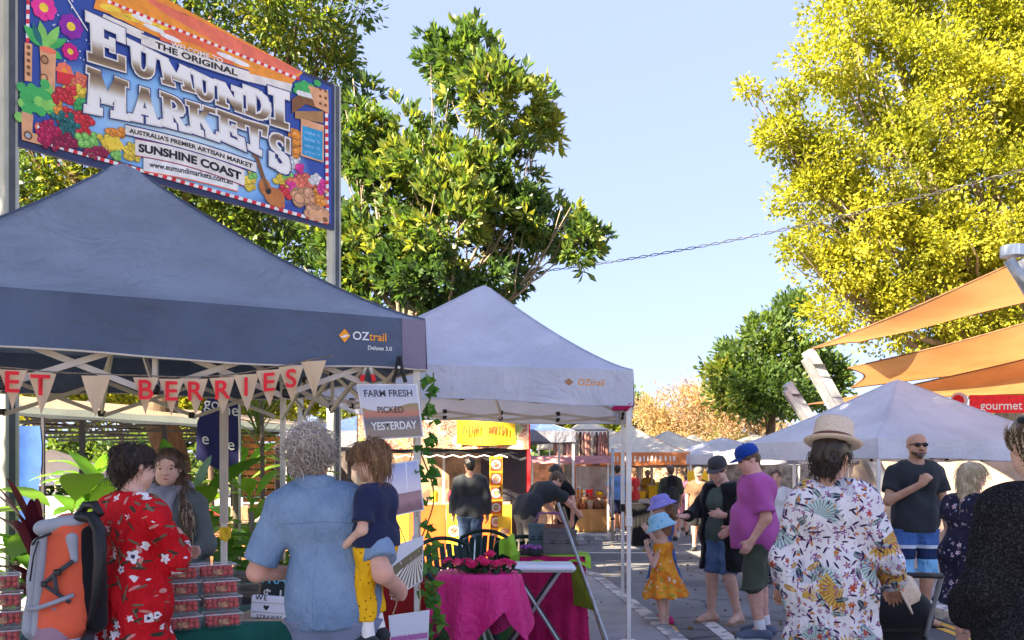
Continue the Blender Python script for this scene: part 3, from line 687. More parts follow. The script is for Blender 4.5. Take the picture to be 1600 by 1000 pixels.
ar.check((455, 5), (1265, 335), 12, 54, RED, WHT); ar.check((1378, 380), (1383, 945), 13, 34, RED, WHT); ar.check((215, 612), (1385, 942), 14, 62, RED, WHT); ar.check((119, -60), (116, 180), 14, 12, RED, WHT)
ar.strip([(270, -30), (370, 130)], 5, WHT)
for _ in range(26): x, y = rnd.uniform(215, 380), rnd.uniform(-30, 260); ar.disc(x, y, 3.2, 3.2, WHT, 6)
ar.leaf((190, 205), (100, 105), 22, GRN); ar.leaf((190, 205), (168, 88), 20, LIME); ar.leaf((192, 205), (285, 165), 20, GRN); ar.leaf((192, 205), (250, 110), 22, LIME); ar.leaf((200, 205), (262, 250), 16, GRN); ar.leaf((180, 200), (135, 95), 14, DGR)
ar.flower(185, 32, 58, PNK, YLW); ar.flower(300, 112, 55, PUR, YLW); ar.flower(297, 218, 38, MAG, YLW); ar.flower(272, 300, 38, CRL, ORG)
ar.poly([(168, 205), (236, 222), (232, 390), (176, 378)], TAN); ar.disc(202, 212, 36, 14, CRL); ar.disc(188, 252, 18, 20, BRN); ar.disc(188, 252, 11, 13, TAN); ar.disc(186, 330, 18, 20, BRN); ar.disc(186, 330, 11, 13, TAN)
ar.poly([(104, 180), (136, 186), (134, 345), (104, 340)], TAN)
for y in (200, 228, 256, 284, 312): ar.disc(120, y, 9, 9, BRN, 8)
ar.poly([(240, 300), (372, 330), (374, 378), (240, 350)], RED); ar.poly([(320, 300), (375, 325), (372, 380), (322, 352)], CRL)
for _ in range(46): ar.disc(rnd.gauss(155, 36), rnd.gauss(428, 34), 22, 22, GRN if rnd.random() < .7 else LIME, 8)
ar.poly([(90, 470), (140, 485), (136, 560), (205, 580), (205, 620), (92, 590)], TAN); ar.disc(118, 572, 19, 19, BRN); ar.disc(118, 572, 11, 11, STEEL); ar.disc(168, 540, 22, 22, CRL); ar.disc(168, 540, 12, 12, WHT)
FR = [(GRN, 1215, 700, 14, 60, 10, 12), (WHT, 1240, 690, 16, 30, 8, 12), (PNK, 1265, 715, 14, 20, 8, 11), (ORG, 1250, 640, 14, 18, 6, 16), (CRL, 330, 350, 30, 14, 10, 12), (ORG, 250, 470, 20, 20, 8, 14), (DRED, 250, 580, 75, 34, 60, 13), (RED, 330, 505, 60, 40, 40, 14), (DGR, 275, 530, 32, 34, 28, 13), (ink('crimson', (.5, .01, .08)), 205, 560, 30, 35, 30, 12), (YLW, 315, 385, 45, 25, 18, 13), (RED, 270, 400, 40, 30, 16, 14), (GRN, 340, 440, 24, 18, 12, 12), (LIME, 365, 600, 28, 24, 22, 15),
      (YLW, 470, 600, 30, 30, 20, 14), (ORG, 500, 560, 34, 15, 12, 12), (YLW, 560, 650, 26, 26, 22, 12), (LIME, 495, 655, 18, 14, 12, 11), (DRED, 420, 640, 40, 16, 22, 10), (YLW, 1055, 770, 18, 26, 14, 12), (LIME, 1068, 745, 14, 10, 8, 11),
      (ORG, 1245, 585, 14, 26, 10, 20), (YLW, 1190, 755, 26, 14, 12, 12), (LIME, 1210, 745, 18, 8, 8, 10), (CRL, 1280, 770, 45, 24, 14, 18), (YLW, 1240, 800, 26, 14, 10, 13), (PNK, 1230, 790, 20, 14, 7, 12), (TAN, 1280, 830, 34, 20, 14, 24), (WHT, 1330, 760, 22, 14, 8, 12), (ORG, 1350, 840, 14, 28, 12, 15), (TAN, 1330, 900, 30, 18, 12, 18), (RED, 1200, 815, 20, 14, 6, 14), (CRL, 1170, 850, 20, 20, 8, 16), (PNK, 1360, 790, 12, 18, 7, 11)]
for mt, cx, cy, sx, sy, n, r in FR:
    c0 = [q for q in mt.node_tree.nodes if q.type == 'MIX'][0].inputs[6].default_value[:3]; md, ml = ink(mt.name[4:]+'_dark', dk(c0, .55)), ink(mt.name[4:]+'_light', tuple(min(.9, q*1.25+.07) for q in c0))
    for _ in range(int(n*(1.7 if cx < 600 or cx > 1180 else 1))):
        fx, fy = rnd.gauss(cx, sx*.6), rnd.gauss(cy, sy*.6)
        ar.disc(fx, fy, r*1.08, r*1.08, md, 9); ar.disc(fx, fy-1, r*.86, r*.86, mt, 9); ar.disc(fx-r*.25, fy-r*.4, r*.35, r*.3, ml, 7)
for k in range(4): ar.leaf((440+k*14, 575), (480+k*16, 640), 10, YLW)
ar.poly([(1232, 420), (1290, 380), (1375, 415), (1375, 470), (1290, 440), (1232, 480)], BRN); ar.poly([(1245, 470), (1365, 470), (1365, 520), (1245, 500)], ink('hut', (.4, .2, .07)))
for _ in range(16): ar.disc(rnd.gauss(1285, 40), rnd.gauss(375, 14), 16, 14, GRN, 8)
for i in range(6): ar.disc(1262+i*14, 392+i*4, 11, 12, WHT, 7)
ar.poly([(1300, 360), (1385, 385), (1388, 480), (1330, 450)], TAN)
for y in (395, 425, 455): ar.disc(1352, y-18, 7, 7, BRN, 7); ar.disc(1374, y-10, 7, 7, BRN, 7)
ar.poly([(1270, 500), (1368, 530), (1366, 688), (1268, 658)], TAN); ar.poly([(1276, 530), (1362, 556), (1360, 680), (1275, 652)], ink('board_blue', (.03, .30, .55)))
ar.poly([(1308, 880), (1390, 905), (1388, 945), (1305, 925)], TAN)
for y in (810, 850, 895): ar.disc(1376, y, 8, 8, TAN, 8)
ar.disc(1372, 928, 11, 11, BRN, 8)
# ribbons
def ribbon(p0, p1, bend, hgt, mat, edge=None, n=12):
    pts = []
    for i in range(n+1):
        t = i/n; pts.append((p0[0]+(p1[0]-p0[0])*t, p0[1]+(p1[1]-p0[1])*t-bend*math.sin(PI*t)))
    q = [(x, y-hgt/2) for x, y in pts]+[(x, y+hgt/2) for x, y in reversed(pts)]
    if edge: ar.poly([(x, y-hgt/2-5) for x, y in pts]+[(x, y+hgt/2+5) for x, y in reversed(pts)], edge)
    for i in range(n): ar.poly([(pts[i][0], pts[i][1]-hgt/2), (pts[i+1][0], pts[i+1][1]-hgt/2), (pts[i+1][0], pts[i+1][1]+hgt/2), (pts[i][0], pts[i][1]+hgt/2)], mat)
    return lambda t: (p0[0]+(p1[0]-p0[0])*t, p0[1]+(p1[1]-p0[1])*t-bend*math.sin(PI*t))
CREAM = ink('cream', (.78, .72, .66))
ar.strip([(430, 75), (600, 150)], 34, CREAM); ar.strip([(1040, 325), (1230, 372)], 34, CREAM)
r1 = ribbon((595, 165), (1052, 325), -6, 44, CREAM, DBL)
r4 = ribbon((605, 690), (1005, 775), 6, 62, WHT, CRL); r3 = ribbon((570, 622), (1032, 752), 16, 66, CREAM, DRED); r2 = ribbon((528, 548), (1082, 708), 12, 40, CREAM, DBL)
# guitar
ar.disc(1118, 790, 26, 36, ink('guitar', (.5, .17, .04)), 14, .3); ar.disc(1158, 832, 44, 40, ink('guitar', (.5, .17, .04)), 16, .3); ar.disc(1132, 806, 13, 15, M_BLACK, 10); ar.strip([(1070, 622), (1128, 800)], 15, BRN); ar.strip([(1066, 610), (1078, 660)], 22, BRN)
def ribtext(body, fn, y0, y1, hgt, bold, o=.008):
    def w(x, y):
        t = .5+x; cx, cy = fn(y0+(y1-y0)*t); return on_sign(cx/2.703, (cy-y*hgt)/2.703, o)
    lettering(body, w, M_BLACK, sign, fit=(1, 1), bold=bold)
ribtext('THE ORIGINAL', r1, .13, .89, 27, .03); ribtext("AUSTRALIA'S PREMIER ARTISAN MARKET", r2, .03, .97, 20, .03); ribtext('SUNSHINE COAST', r3, .03, .97, 36, .045); ribtext('www.eumundimarkets.com.au', r4, .06, .94, 24, .02)
def freetext(body, p0, p1, hgt, mat, bold=.02): 
    lettering(body, lambda x, y: on_sign((p0[0]+(p1[0]-p0[0])*(.5+x))/2.703, (p0[1]+(p1[1]-p0[1])*(.5+x)-y*hgt)/2.703, .0085), mat, sign, fit=(1, 1), bold=bold)
freetext('WELCOME TO', (720, 186), (940, 258), 22, CREAM)
for i, t_ in enumerate(('make it', 'bake it', 'sew it', 'grow it')): freetext(t_, (1284, 556+i*28), (1350, 574+i*28), 15, SKYB)
# big slab-serif letters
def rct(x0, y0, x1, y1): return [(x0, y0), (x1, y0), (x1, y1), (x0, y1)]
def stk(x0, y0, x1, y1, w): return [(x0-w/2, y0), (x0+w/2, y0), (x1+w/2, y1), (x1-w/2, y1)]
def arcs(cx, cy, rx, ry, a0, a1, wx, wy, n=8):
    out = []
    for i in range(n):
        b0, b1 = R(a0+(a1-a0)*i/n), R(a0+(a1-a0)*(i+1)/n)
        out.append([(cx+rx*math.cos(b0), cy+ry*math.sin(b0)), (cx+rx*math.cos(b1), cy+ry*math.sin(b1)), (cx+(rx-wx)*math.cos(b1), cy+(ry-wy)*math.sin(b1)), (cx+(rx-wx)*math.cos(b0), cy+(ry-wy)*math.sin(b0))])
    return out
sf = .13
GL = {'E': [rct(.12, 0, .42, 1), rct(0, 0, .95, sf*1.3), rct(0, 1-sf*1.3, .95, 1), rct(.4, .44, .7, .57), rct(.62, .36, .72, .65), rct(.82, .0, 1, .34), rct(.82, .68, 1, 1)],
      'U': [rct(.1, .3, .38, 1), rct(.64, .3, .9, 1), rct(0, 1-sf, .48, 1), rct(.54, 1-sf, 1, 1)]+arcs(.5, .34, .4, .34, 180, 360, .28, .2),
      'M': [rct(.08, 0, .3, 1), rct(.70, 0, .92, 1), stk(.2, 1, .5, .3, .24), stk(.8, 1, .5, .3, .24), rct(0, 0, .38, sf), rct(.62, 0, 1, sf), rct(0, 1-sf, .28, 1), rct(.72, 1-sf, 1, 1)],
      'N': [rct(.1, 0, .32, 1), rct(.68, 0, .9, 1), stk(.22, 1, .78, 0, .3), rct(0, 0, .42, sf), rct(0, 1-sf, .3, 1), rct(.58, 1-sf, 1, 1)],
      'D': [rct(.1, 0, .4, 1), rct(0, 0, .5, sf), rct(0, 1-sf, .5, 1)]+arcs(.45, .5, .53, .5, -90, 90, .3, .16),
      'I': [rct(.32, 0, .68, 1), rct(.1, 0, .9, sf*1.2), rct(.1, 1-sf*1.2, .9, 1)],
      'A': [stk(.5, 1, .2, 0, .24), stk(.5, 1, .8, 0, .26), rct(.3, .26, .7, .38), rct(0, 0, .4, sf), rct(.58, 0, 1, sf), rct(.36, 1-sf, .64, 1)],
      'R': [rct(.1, 0, .38, 1), rct(0, 0, .48, sf), rct(0, 1-sf, .5, 1), stk(.5, .45, .84, 0, .26), rct(.66, 0, 1, sf), rct(.36, .43, .55, .55)]+arcs(.5, .72, .42, .28, -90, 90, .26, .13),
      'K': [rct(.1, 0, .36, 1), rct(0, 0, .46, sf), rct(0, 1-sf, .46, 1), stk(.32, .42, .78, 1, .22), stk(.46, .56, .82, 0, .26), rct(.6, 0, 1, sf), rct(.58, 1-sf, .98, 1)],
      'T': [rct(.36, 0, .66, 1), rct(0, 1-sf*1.3, 1, 1), rct(0, .66, .17, 1), rct(.83, .66, 1, 1), rct(.2, 0, .82, sf)],
      'S': arcs(.5, .73, .48, .27, 10, 270, .27, .15, 12)+arcs(.5, .27, .48, .27, 90, -170, .27, .15, 12)+[rct(.8, .62, .98, .98), rct(.02, .02, .2, .38)]}
WORDS = [('E', (362, 52), (522, 125), (370, 256), (527, 304), 0), ('U', (538, 168), (668, 232), (550, 312), (655, 345), 0), ('M', (664, 232), (802, 296), (684, 352), (822, 394), 0), ('U', (806, 296), (908, 346), (820, 412), (908, 440), 0), ('N', (906, 340), (1032, 385), (912, 440), (1032, 482), 0), ('D', (1028, 362), (1142, 404), (1034, 482), (1142, 524), 0), ('I', (1124, 366), (1226, 398), (1132, 522), (1226, 552), 0),
         ('M', (366, 282), (538, 348), (356, 472), (540, 508), 1), ('A', (548, 356), (668, 394), (544, 504), (676, 532), 1), ('R', (676, 388), (778, 428), (682, 528), (800, 560), 1), ('K', (784, 426), (908, 466), (796, 554), (922, 596), 1), ('E', (916, 464), (1014, 500), (916, 582), (1032, 634), 1), ('T', (1008, 500), (1128, 536), (1030, 620), (1116, 664), 1), ('S', (1136, 552), (1222, 588), (1136, 700), (1222, 746), 1)]
m = Mat('chrome_letter_print', .35, .5); tt = m.attr('tint')
m.color(m.ramp(tt, [(0, (.30, .20, .08)), (.12, (.16, .09, .04)), (.30, (.36, .26, .15)), (.5, (.80, .78, .74)), (1, (.85, .82, .80))])); CHROME = m.m
big = {0: ([], [], []), 1: ([], [], []), 2: ([], [], [])}
for (ch, tl, tr, bl, br, row) in WORDS:
    W_ = (math.hypot(tr[0]-tl[0], tr[1]-tl[1])); H_ = bl[1]-tl[1]
    for li, (dx, lift) in enumerate(((11, .0095), (6.5, .0110), (0, .0125))):
        V_, F_, T_ = big[li]
        for pi_, pol in enumerate(GL[ch]):
            cx = sum(p[0] for p in pol)/4; cy = sum(p[1] for p in pol)/4; o = len(V_)
            for (gx, gy) in pol:
                ex = gx+(dx/W_ if gx > cx else -dx/W_ if gx < cx else 0); ey = gy+(dx/H_ if gy > cy else -dx/H_ if gy < cy else 0)
                zx = (tl[0]*(1-ex)+tr[0]*ex)*ey+(bl[0]*(1-ex)+br[0]*ex)*(1-ey); zy = (tl[1]*(1-ex)+tr[1]*ex)*ey+(bl[1]*(1-ex)+br[1]*ex)*(1-ey)
                V_.append(tuple(on_sign(zx/2.703, zy/2.703, lift+pi_*.00008)-rootloc(sign))); T_.append(gy if row == 0 else 1-gy)
            F_.append((o, o+1, o+2, o+3))
for li, (nm, mt) in enumerate((('letter_outline', DBL), ('letter_outline', CREAM), ('letters', CHROME))):
    V_, F_, T_ = big[li]; link_mesh(nm, mesh_np(nm, np.array(V_), np.array(F_), mt, False, {'tint': T_}), sign)
ar.flush(sign)
# ================================================================ shade sails and their steel posts
SAIL = Mat('orange_shade_cloth', .8, .1); n_ = SAIL.noise(1.2, 4); c_ = SAIL.mix(n_.smooth(.3, .7), (.54, .25, .085), (.64, .32, .12)); SAIL.color(c_).bump(SAIL.noise(300, 1), .1, .002); SAIL.translucent(c_, .35); SAIL = SAIL.m
def sail(label, A, B, C, D, sagv=.25, name='shade_sail'):
    A, B, C, D = map(Vector, (A, B, C, D)); mb = MB()
    def fn(u, v):
        p = A.lerp(B, u).lerp(D.lerp(C, u), v)
        inw = ((A+B+C+D)/4-p); k = (math.sin(PI*u) if v in (0, 1) else 0)
        # hollow-cut edges
        c = (A+B+C+D)/4; e = max(abs(u-.5), abs(v-.5))*2; p = p+(c-p)*.12*(math.sin(PI*u)*abs(v-.5)*2+math.sin(PI*v)*abs(u-.5)*2)
        p.z -= sagv*math.sin(PI*u)*math.sin(PI*v); return p
    mb.grid(fn, 24, 14); r = mb.build(name, SAIL, None, smooth=True); tag(r, label, 'shade sail', 'orange shade sails')
    for nm, pts in (('edge_cable', [fn(i/16, 0) for i in range(17)]), ('edge_cable', [fn(i/16, 1) for i in range(17)]), ('edge_cable', [fn(0, i/10) for i in range(11)]), ('edge_cable', [fn(1, i/10) for i in range(11)])):
        mb = MB(); mb.tube(pts, .014, 5); mb.build(nm, plain('brown_webbing', (.16, .08, .04), .8), r)
    return r
sail('uppermost orange shade sail with a sharp tip at the slanted post', at(1266, 546, 15), at(1590, 408, 10.5), at(1680, 455, 11.5), at(1340, 535, 15.6), .12)
sail('middle orange shade sail stretching above the low white gazebo', at(1325, 575, 15.6), at(1720, 470, 12.5), at(1760, 560, 17), at(1330, 606, 16.5), .18)
sail('lowest orange shade sail with a long lower edge over the red sign', at(1262, 632, 18.2), at(1440, 598, 15), at(1760, 520, 15), at(1720, 612, 18.5), .12)
POSTG = plain('grey_painted_steel', (.40, .40, .42), .4, .12, 3, .05, metal=.2)
def steel_post(label, base, top, w):
    base, top = Vector(base), Vector(top); r = empty('sail_post', (base.x, base.y, 0), 0, label, 'post', 'slanted sail posts'); d = (top-base).normalized()
    mb = MB(); mb.bar(base, top, w*.62, w*.62); mb.build('column', POSTG, r)
    s_ = d.cross(Vector((0, 1, 0))).normalized()*-1
    mb = MB(); mb.bar(top-d*1.35-Vector((w*.36, .06, w*.36)), top-d*.06-Vector((w*.36, .06, w*.36)), w*.4, w*.4); mb.build('lower_flange', STEEL, r)
    mb = MB(); mb.box(top-d*.3, (w*.8, w*.8, .05)); mb.build('clamp_band', DSTEEL, r); mb = MB(); mb.tube([top-d*.1+Vector((.05, 0, 0)), top+Vector((.1, 0, .08)), top+Vector((.22, 0, .02))], .018, 6); mb.build('shackle', DSTEEL, r)
    for k in (.5, .9, 1.3):
        mb = MB(); mb.box(top-d*k, (w*.74, w*.74, .03)); mb.build('band', STEEL, r)
steel_post('thick slanted steel post carrying the tip of the uppermost sail', (7.15, 15.3, 0), at(1262, 548, 15), .27)
steel_post('shorter slanted steel post farther back beside the green tree', (8.3, 19.3, 0), at(1230, 600, 18.8), .27)
r = empty('sail_post', (6.9, 10.3, 0), 0, 'round steel post head at the picture edge holding the uppermost sail', 'post', 'slanted sail posts')
a_, b_ = at(1582, 398, 10.3), Vector((8.2, 10.3, 0)); mb = MB(); mb.tube([b_, a_+(b_-a_)*.02], .11, 14); mb.build('column', STEEL, r, smooth=True)
mb = MB(); mb.tube([a_+Vector((0, 0, -.02)), a_+Vector((.0, 0, .10))], .13, 14); mb.build('cap', plain('blue_grey_cap', (.3, .36, .45), .35, .1, metal=.4), r)
mb = MB(); mb.tube([a_+Vector((-.1, -.1, -.08)), a_+Vector((.2, -.1, -.55))], .06, 10); mb.build('sleeve', STEEL, r, smooth=True)
# red sign beyond the low gazebo
p0, p1 = at(1518, 617, 16), at(1700, 606, 16)
r = empty('shop_sign', (p0.x+1, 16, p0.z-.4), 0, 'red shop sign with white lettering above the low white gazebo', 'sign')
mb = MB(); mb.box(((p0.x+p1.x)/2, 16.05, (at(1518, 645, 16).z+p0.z)/2), (p1.x-p0.x, .06, p0.z-at(1518, 645, 16).z)); mb.build('panel', M_RED, r)
q0 = at(1532, 634, 16); lettering('gourmet', lambda x, y: (q0.x+x, 16.012, q0.z+y), M_WHITE, r, size=.22, bold=.008, align='LEFT')
mb = MB(); 
for xx in (p0.x+.1, p1.x-.2): mb.bar((xx, 16.12, 0), (xx, 16.12, p0.z), .07)
mb.build('support_post', DSTEEL, r)
q = at(1500, 626, 16.6); r = empty('round_sign', (q.x, 16.6, q.z-.3), 0, 'small round red and white sign beside the red shop sign', 'sign')
mb = MB(); mb.tube([(q.x, 16.62, q.z), (q.x, 16.66, q.z)], .16, 18); mb.build('disc', M_WHITE, r)
mb = MB(); mb.tube([(q.x-.03, 16.605, q.z), (q.x-.03, 16.62, q.z)], .11, 16); mb.build('emblem', M_RED, r)
mb = MB(); mb.bar((q.x, 16.7, 0), (q.x, 16.7, q.z), .05); mb.build('stand', DSTEEL, r)
# twisted overhead cable
def cable(label, a, b, sg, off):
    a, b = Vector(a), Vector(b); mb = MB(); pts = []
    for i in range(161):
        t = i/160; p = a.lerp(b, t); p.z -= sg*4*t*(1-t); an = t*190+off
        pts.append(p+Vector((.024*math.cos(an), .024*math.cos(an), .024*math.sin(an))))
    mb.tube(pts, .009, 5); return mb
r = empty('power_cable', (0, 20, 5.0), 0, 'twisted overhead power cable sagging across the sky to the golden tree', 'cable')
for off in (0, PI): cable('', at(560, 440, 24), at(1700, 236, 14), .55, off).build('strand', DSTEEL, r)
# ================================================================ people: one continuous skin surface each, clothes as separate closed surfaces
class Field:
    """signed distance grid; shapes are blended in locally"""
    def __init__(s, lo, hi, h):
        s.h = h; s.lo = np.array(lo, np.float32); n = np.ceil((np.array(hi)-s.lo)/h).astype(int)+1
        s.ax = [s.lo[i]+h*np.arange(n[i], dtype=np.float32) for i in range(3)]; s.g = np.full(n, .2, np.float32)
    def _sub(s, lo, hi):
        sl = []
        for i in range(3):
            a = max(0, int((lo[i]-s.lo[i])/s.h)-1); b = min(s.g.shape[i], int((hi[i]-s.lo[i])/s.h)+3)
            if b <= a: return None
            sl.append(slice(a, b))
        return tuple(sl)
    def put(s, p, mode='u'):
        """p: dict a, b, ra, rb, sc (cross-section scale), k (blend), flat (cut at ends), R (rotation), c"""
        a, b = np.array(p['a'], np.float32), np.array(p['b'], np.float32); ra, rb = p['ra'], p['rb']; k = p.get('k', .02); sc = np.array(p.get('sc', (1, 1, 1)), np.float32)
        m = max(ra, rb)*max(sc)+k+.03
        sl = s._sub(np.minimum(a, b)-m, np.maximum(a, b)+m)
        if sl is None: return
        X, Y, Z = (s.ax[0][sl[0]][:, None, None], s.ax[1][sl[1]][None, :, None], s.ax[2][sl[2]][None, None, :])
        A, B = a/sc, b/sc; ab = B-A; L2 = float(ab@ab)+1e-9
        px, py, pz = X/sc[0]-A[0], Y/sc[1]-A[1], Z/sc[2]-A[2]
        t = np.clip((px*ab[0]+py*ab[1]+pz*ab[2])/L2, 0, 1)
        d = np.sqrt((px-ab[0]*t)**2+(py-ab[1]*t)**2+(pz-ab[2]*t)**2)-(ra+(rb-ra)*t)
        d = d*float(sc.min())
        if 'fold' in p:
            am, fr, ph = p['fold']; d = d+am*np.sin(fr*np.arctan2(Y-(a[1]+(b[1]-a[1])*t), X-(a[0]+(b[0]-a[0])*t))+ph+5*Z)*t
        fl = p.get('flat')
        if fl:
            dirn = (b-a)/np.linalg.norm(b-a)
            q = (X-b[0])*dirn[0]+(Y-b[1])*dirn[1]+(Z-b[2])*dirn[2]; d = np.maximum(d, q)
            if fl == 2: d = np.maximum(d, -((X-a[0])*dirn[0]+(Y-a[1])*dirn[1]+(Z-a[2])*dirn[2]))
        g = s.g[sl]
        if mode == 'u':
            hh = np.clip(.5+.5*(g-d)/k, 0, 1); s.g[sl] = g+(d-g)*hh-k*hh*(1-hh)
        elif mode == 's':
            hh = np.clip(.5-.5*(g+d)/k, 0, 1); s.g[sl] = g+(-d-g)*hh+k*hh*(1-hh)
    def cut(s, pt, nrm):
        """keep only the side the normal points away from"""
        pt = np.array(pt, np.float32); n = np.array(nrm, np.float32); n /= np.linalg.norm(n)
        q = (s.ax[0]-pt[0])[:, None, None]*n[0]+(s.ax[1]-pt[1])[None, :, None]*n[1]+(s.ax[2]-pt[2])[None, None, :]*n[2]
        s.g = np.maximum(s.g, q.astype(np.float32))
    def wrinkle(s, amp, fr, seed):
        r = np.random.default_rng(seed); X, Y, Z = (s.ax[0][:, None, None], s.ax[1][None, :, None], s.ax[2][None, None, :]); w = 0
        for i in range(7):
            v = r.normal(size=3)*np.array([1, 1, .55]); v /= np.linalg.norm(v); f = fr*(.6+1.3*r.random())
            w = w+np.sin((X*v[0]+Y*v[1]+Z*v[2]*.8)*f+r.random()*6+1.6*np.sin((X*v[1]+Y*v[2]+Z*v[0])*f*.45+r.random()*6))
        s.g = s.g+(amp/2.2*w).astype(np.float32)
    def mesh(s):
        g = s.g; h = s.h; ins = g < 0; n = np.array(g.shape)-1
        c = np.zeros(n, np.int8); cor = []
        for dx in (0, 1):
            for dy in (0, 1):
                for dz in (0, 1):
                    c += ins[dx:dx+n[0], dy:dy+n[1], dz:dz+n[2]]; cor.append((dx, dy, dz))
        I = np.argwhere((c > 0) & (c < 8)); idx = np.full(n, -1, np.int32); idx[I[:, 0], I[:, 1], I[:, 2]] = np.arange(len(I))
        cv = np.stack([g[I[:, 0]+d[0], I[:, 1]+d[1], I[:, 2]+d[2]] for d in cor], 1); acc = np.zeros((len(I), 3), np.float32); cnt = np.zeros(len(I), np.float32)
        for i in range(8):
            for j in range(i+1, 8):
                di, dj = np.array(cor[i]), np.array(cor[j])
                if np.abs(di-dj).sum() != 1: continue
                m = (cv[:, i] < 0) != (cv[:, j] < 0); t = cv[m, i]/(cv[m, i]-cv[m, j])
                acc[m] += di+(dj-di)*t[:, None]; cnt[m] += 1
        V = s.lo+(I+acc/np.maximum(cnt, 1)[:, None])*h
        Fs = []
        for ax in range(3):
            sl0 = [slice(None)]*3; sl1 = [slice(None)]*3; sl0[ax] = slice(0, -1); sl1[ax] = slice(1, None)
            a, b = ins[tuple(sl0)], ins[tuple(sl1)]; E = np.argwhere(a != b); o1, o2 = [(1, 2), (2, 0), (0, 1)][ax]
            ok = (E[:, o1] > 0) & (E[:, o2] > 0) & (E[:, o1] < n[o1]) & (E[:, o2] < n[o2]); E = E[ok]
            def cell(d1, d2):
                q = E.copy(); q[:, o1] -= d1; q[:, o2] -= d2; return idx[q[:, 0], q[:, 1], q[:, 2]]
            F = np.stack([cell(1, 1), cell(0, 1), cell(0, 0), cell(1, 0)], 1)
            fl = ~a[E[:, 0], E[:, 1], E[:, 2]]; F[fl] = F[fl][:, ::-1]; Fs.append(F)
        F = np.concatenate(Fs); F = F[(F >= 0).all(1)]
        return V, F
def cap(a, b, ra, rb=None, k=.02, **kw): return dict(a=tuple(a), b=tuple(b), ra=ra, rb=ra if rb is None else rb, k=k, **kw)
def solid(name, prims, mat, parent, h=.012, cuts=(), wr=None, smooth=True, pad=.05):
    """prims: list of capsules, or ('s', capsule) to carve"""
    ps = [(p[0], p[1]) if isinstance(p, tuple) else ('u', p) for p in prims]
    lo = np.min([np.minimum(p['a'], p['b'])-max(p['ra'], p['rb'])*max(p.get('sc', (1,)))-pad for m, p in ps if m == 'u'], 0)
    hi = np.max([np.maximum(p['a'], p['b'])+max(p['ra'], p['rb'])*max(p.get('sc', (1,)))+pad for m, p in ps if m == 'u'], 0)
    f = Field(lo, hi, h)
    for m, p in ps: f.put(p, m)
    if wr: f.wrinkle(*wr)
    for pt, nr in cuts: f.cut(pt, nr)
    V, F = f.mesh(); me = mesh_np(name, V, F, mat, smooth)
    return link_mesh(name, me, parent)
def skin_mat(name, c):
    m = Mat(name, .5, .35); n = m.noise(14, 4); n2 = m.noise(3, 2)
    col = m.mix(n.smooth(.35, .7), dk(c, .88), dk(c, 1.08)); col = m.mix(n2.smooth(.45, .7)*.35, col, (c[0]*1.02, c[1]*.78, c[2]*.72))
    m.color(col); m.bump(m.noise(160, 2), .08, .002); m.set(Subsurface_Weight=.12); m.b.inputs['Subsurface Radius'].default_value = (.012, .005, .003); return m.m
SK1, SK2, SK3 = skin_mat('fair_skin', (.66, .40, .30)), skin_mat('pink_skin', (.66, .36, .27)), skin_mat('tanned_skin', (.52, .29, .19)); SKD = skin_mat('olive_skin', (.36, .19, .12))
def hair_mat(name, c, var=.5):
    m = Mat(name, .42, .45); v = m.scale(m.coord(), (70, 70, 8)); n = m.noise(1.5, 4, v)
    m.color(m.ramp(n, [(.25, dk(c, 1-var)), (.55, c), (.8, dk(c, 1+var*1.4))])); m.bump(n, .6, .008); return m.m
H_DARK, H_BRN, H_GREY, H_BLOND, H_LBRN, H_BLACK, H_GREYBR = hair_mat('dark_brown_hair', (.03, .018, .013)), hair_mat('brown_hair', (.10, .055, .03)), hair_mat('grey_hair', (.58, .50, .44), .35), hair_mat('blond_hair', (.58, .46, .30), .3), hair_mat('light_brown_hair', (.26, .135, .06)), hair_mat('black_hair', (.012, .010, .010)), hair_mat('ash_hair', (.42, .34, .28), .4)
def rot_head(yaw, pitch, roll=0): return Matrix.Rotation(yaw, 3, 'Z') @ Matrix.Rotation(pitch, 3, 'X') @ Matrix.Rotation(roll, 3, 'Y')
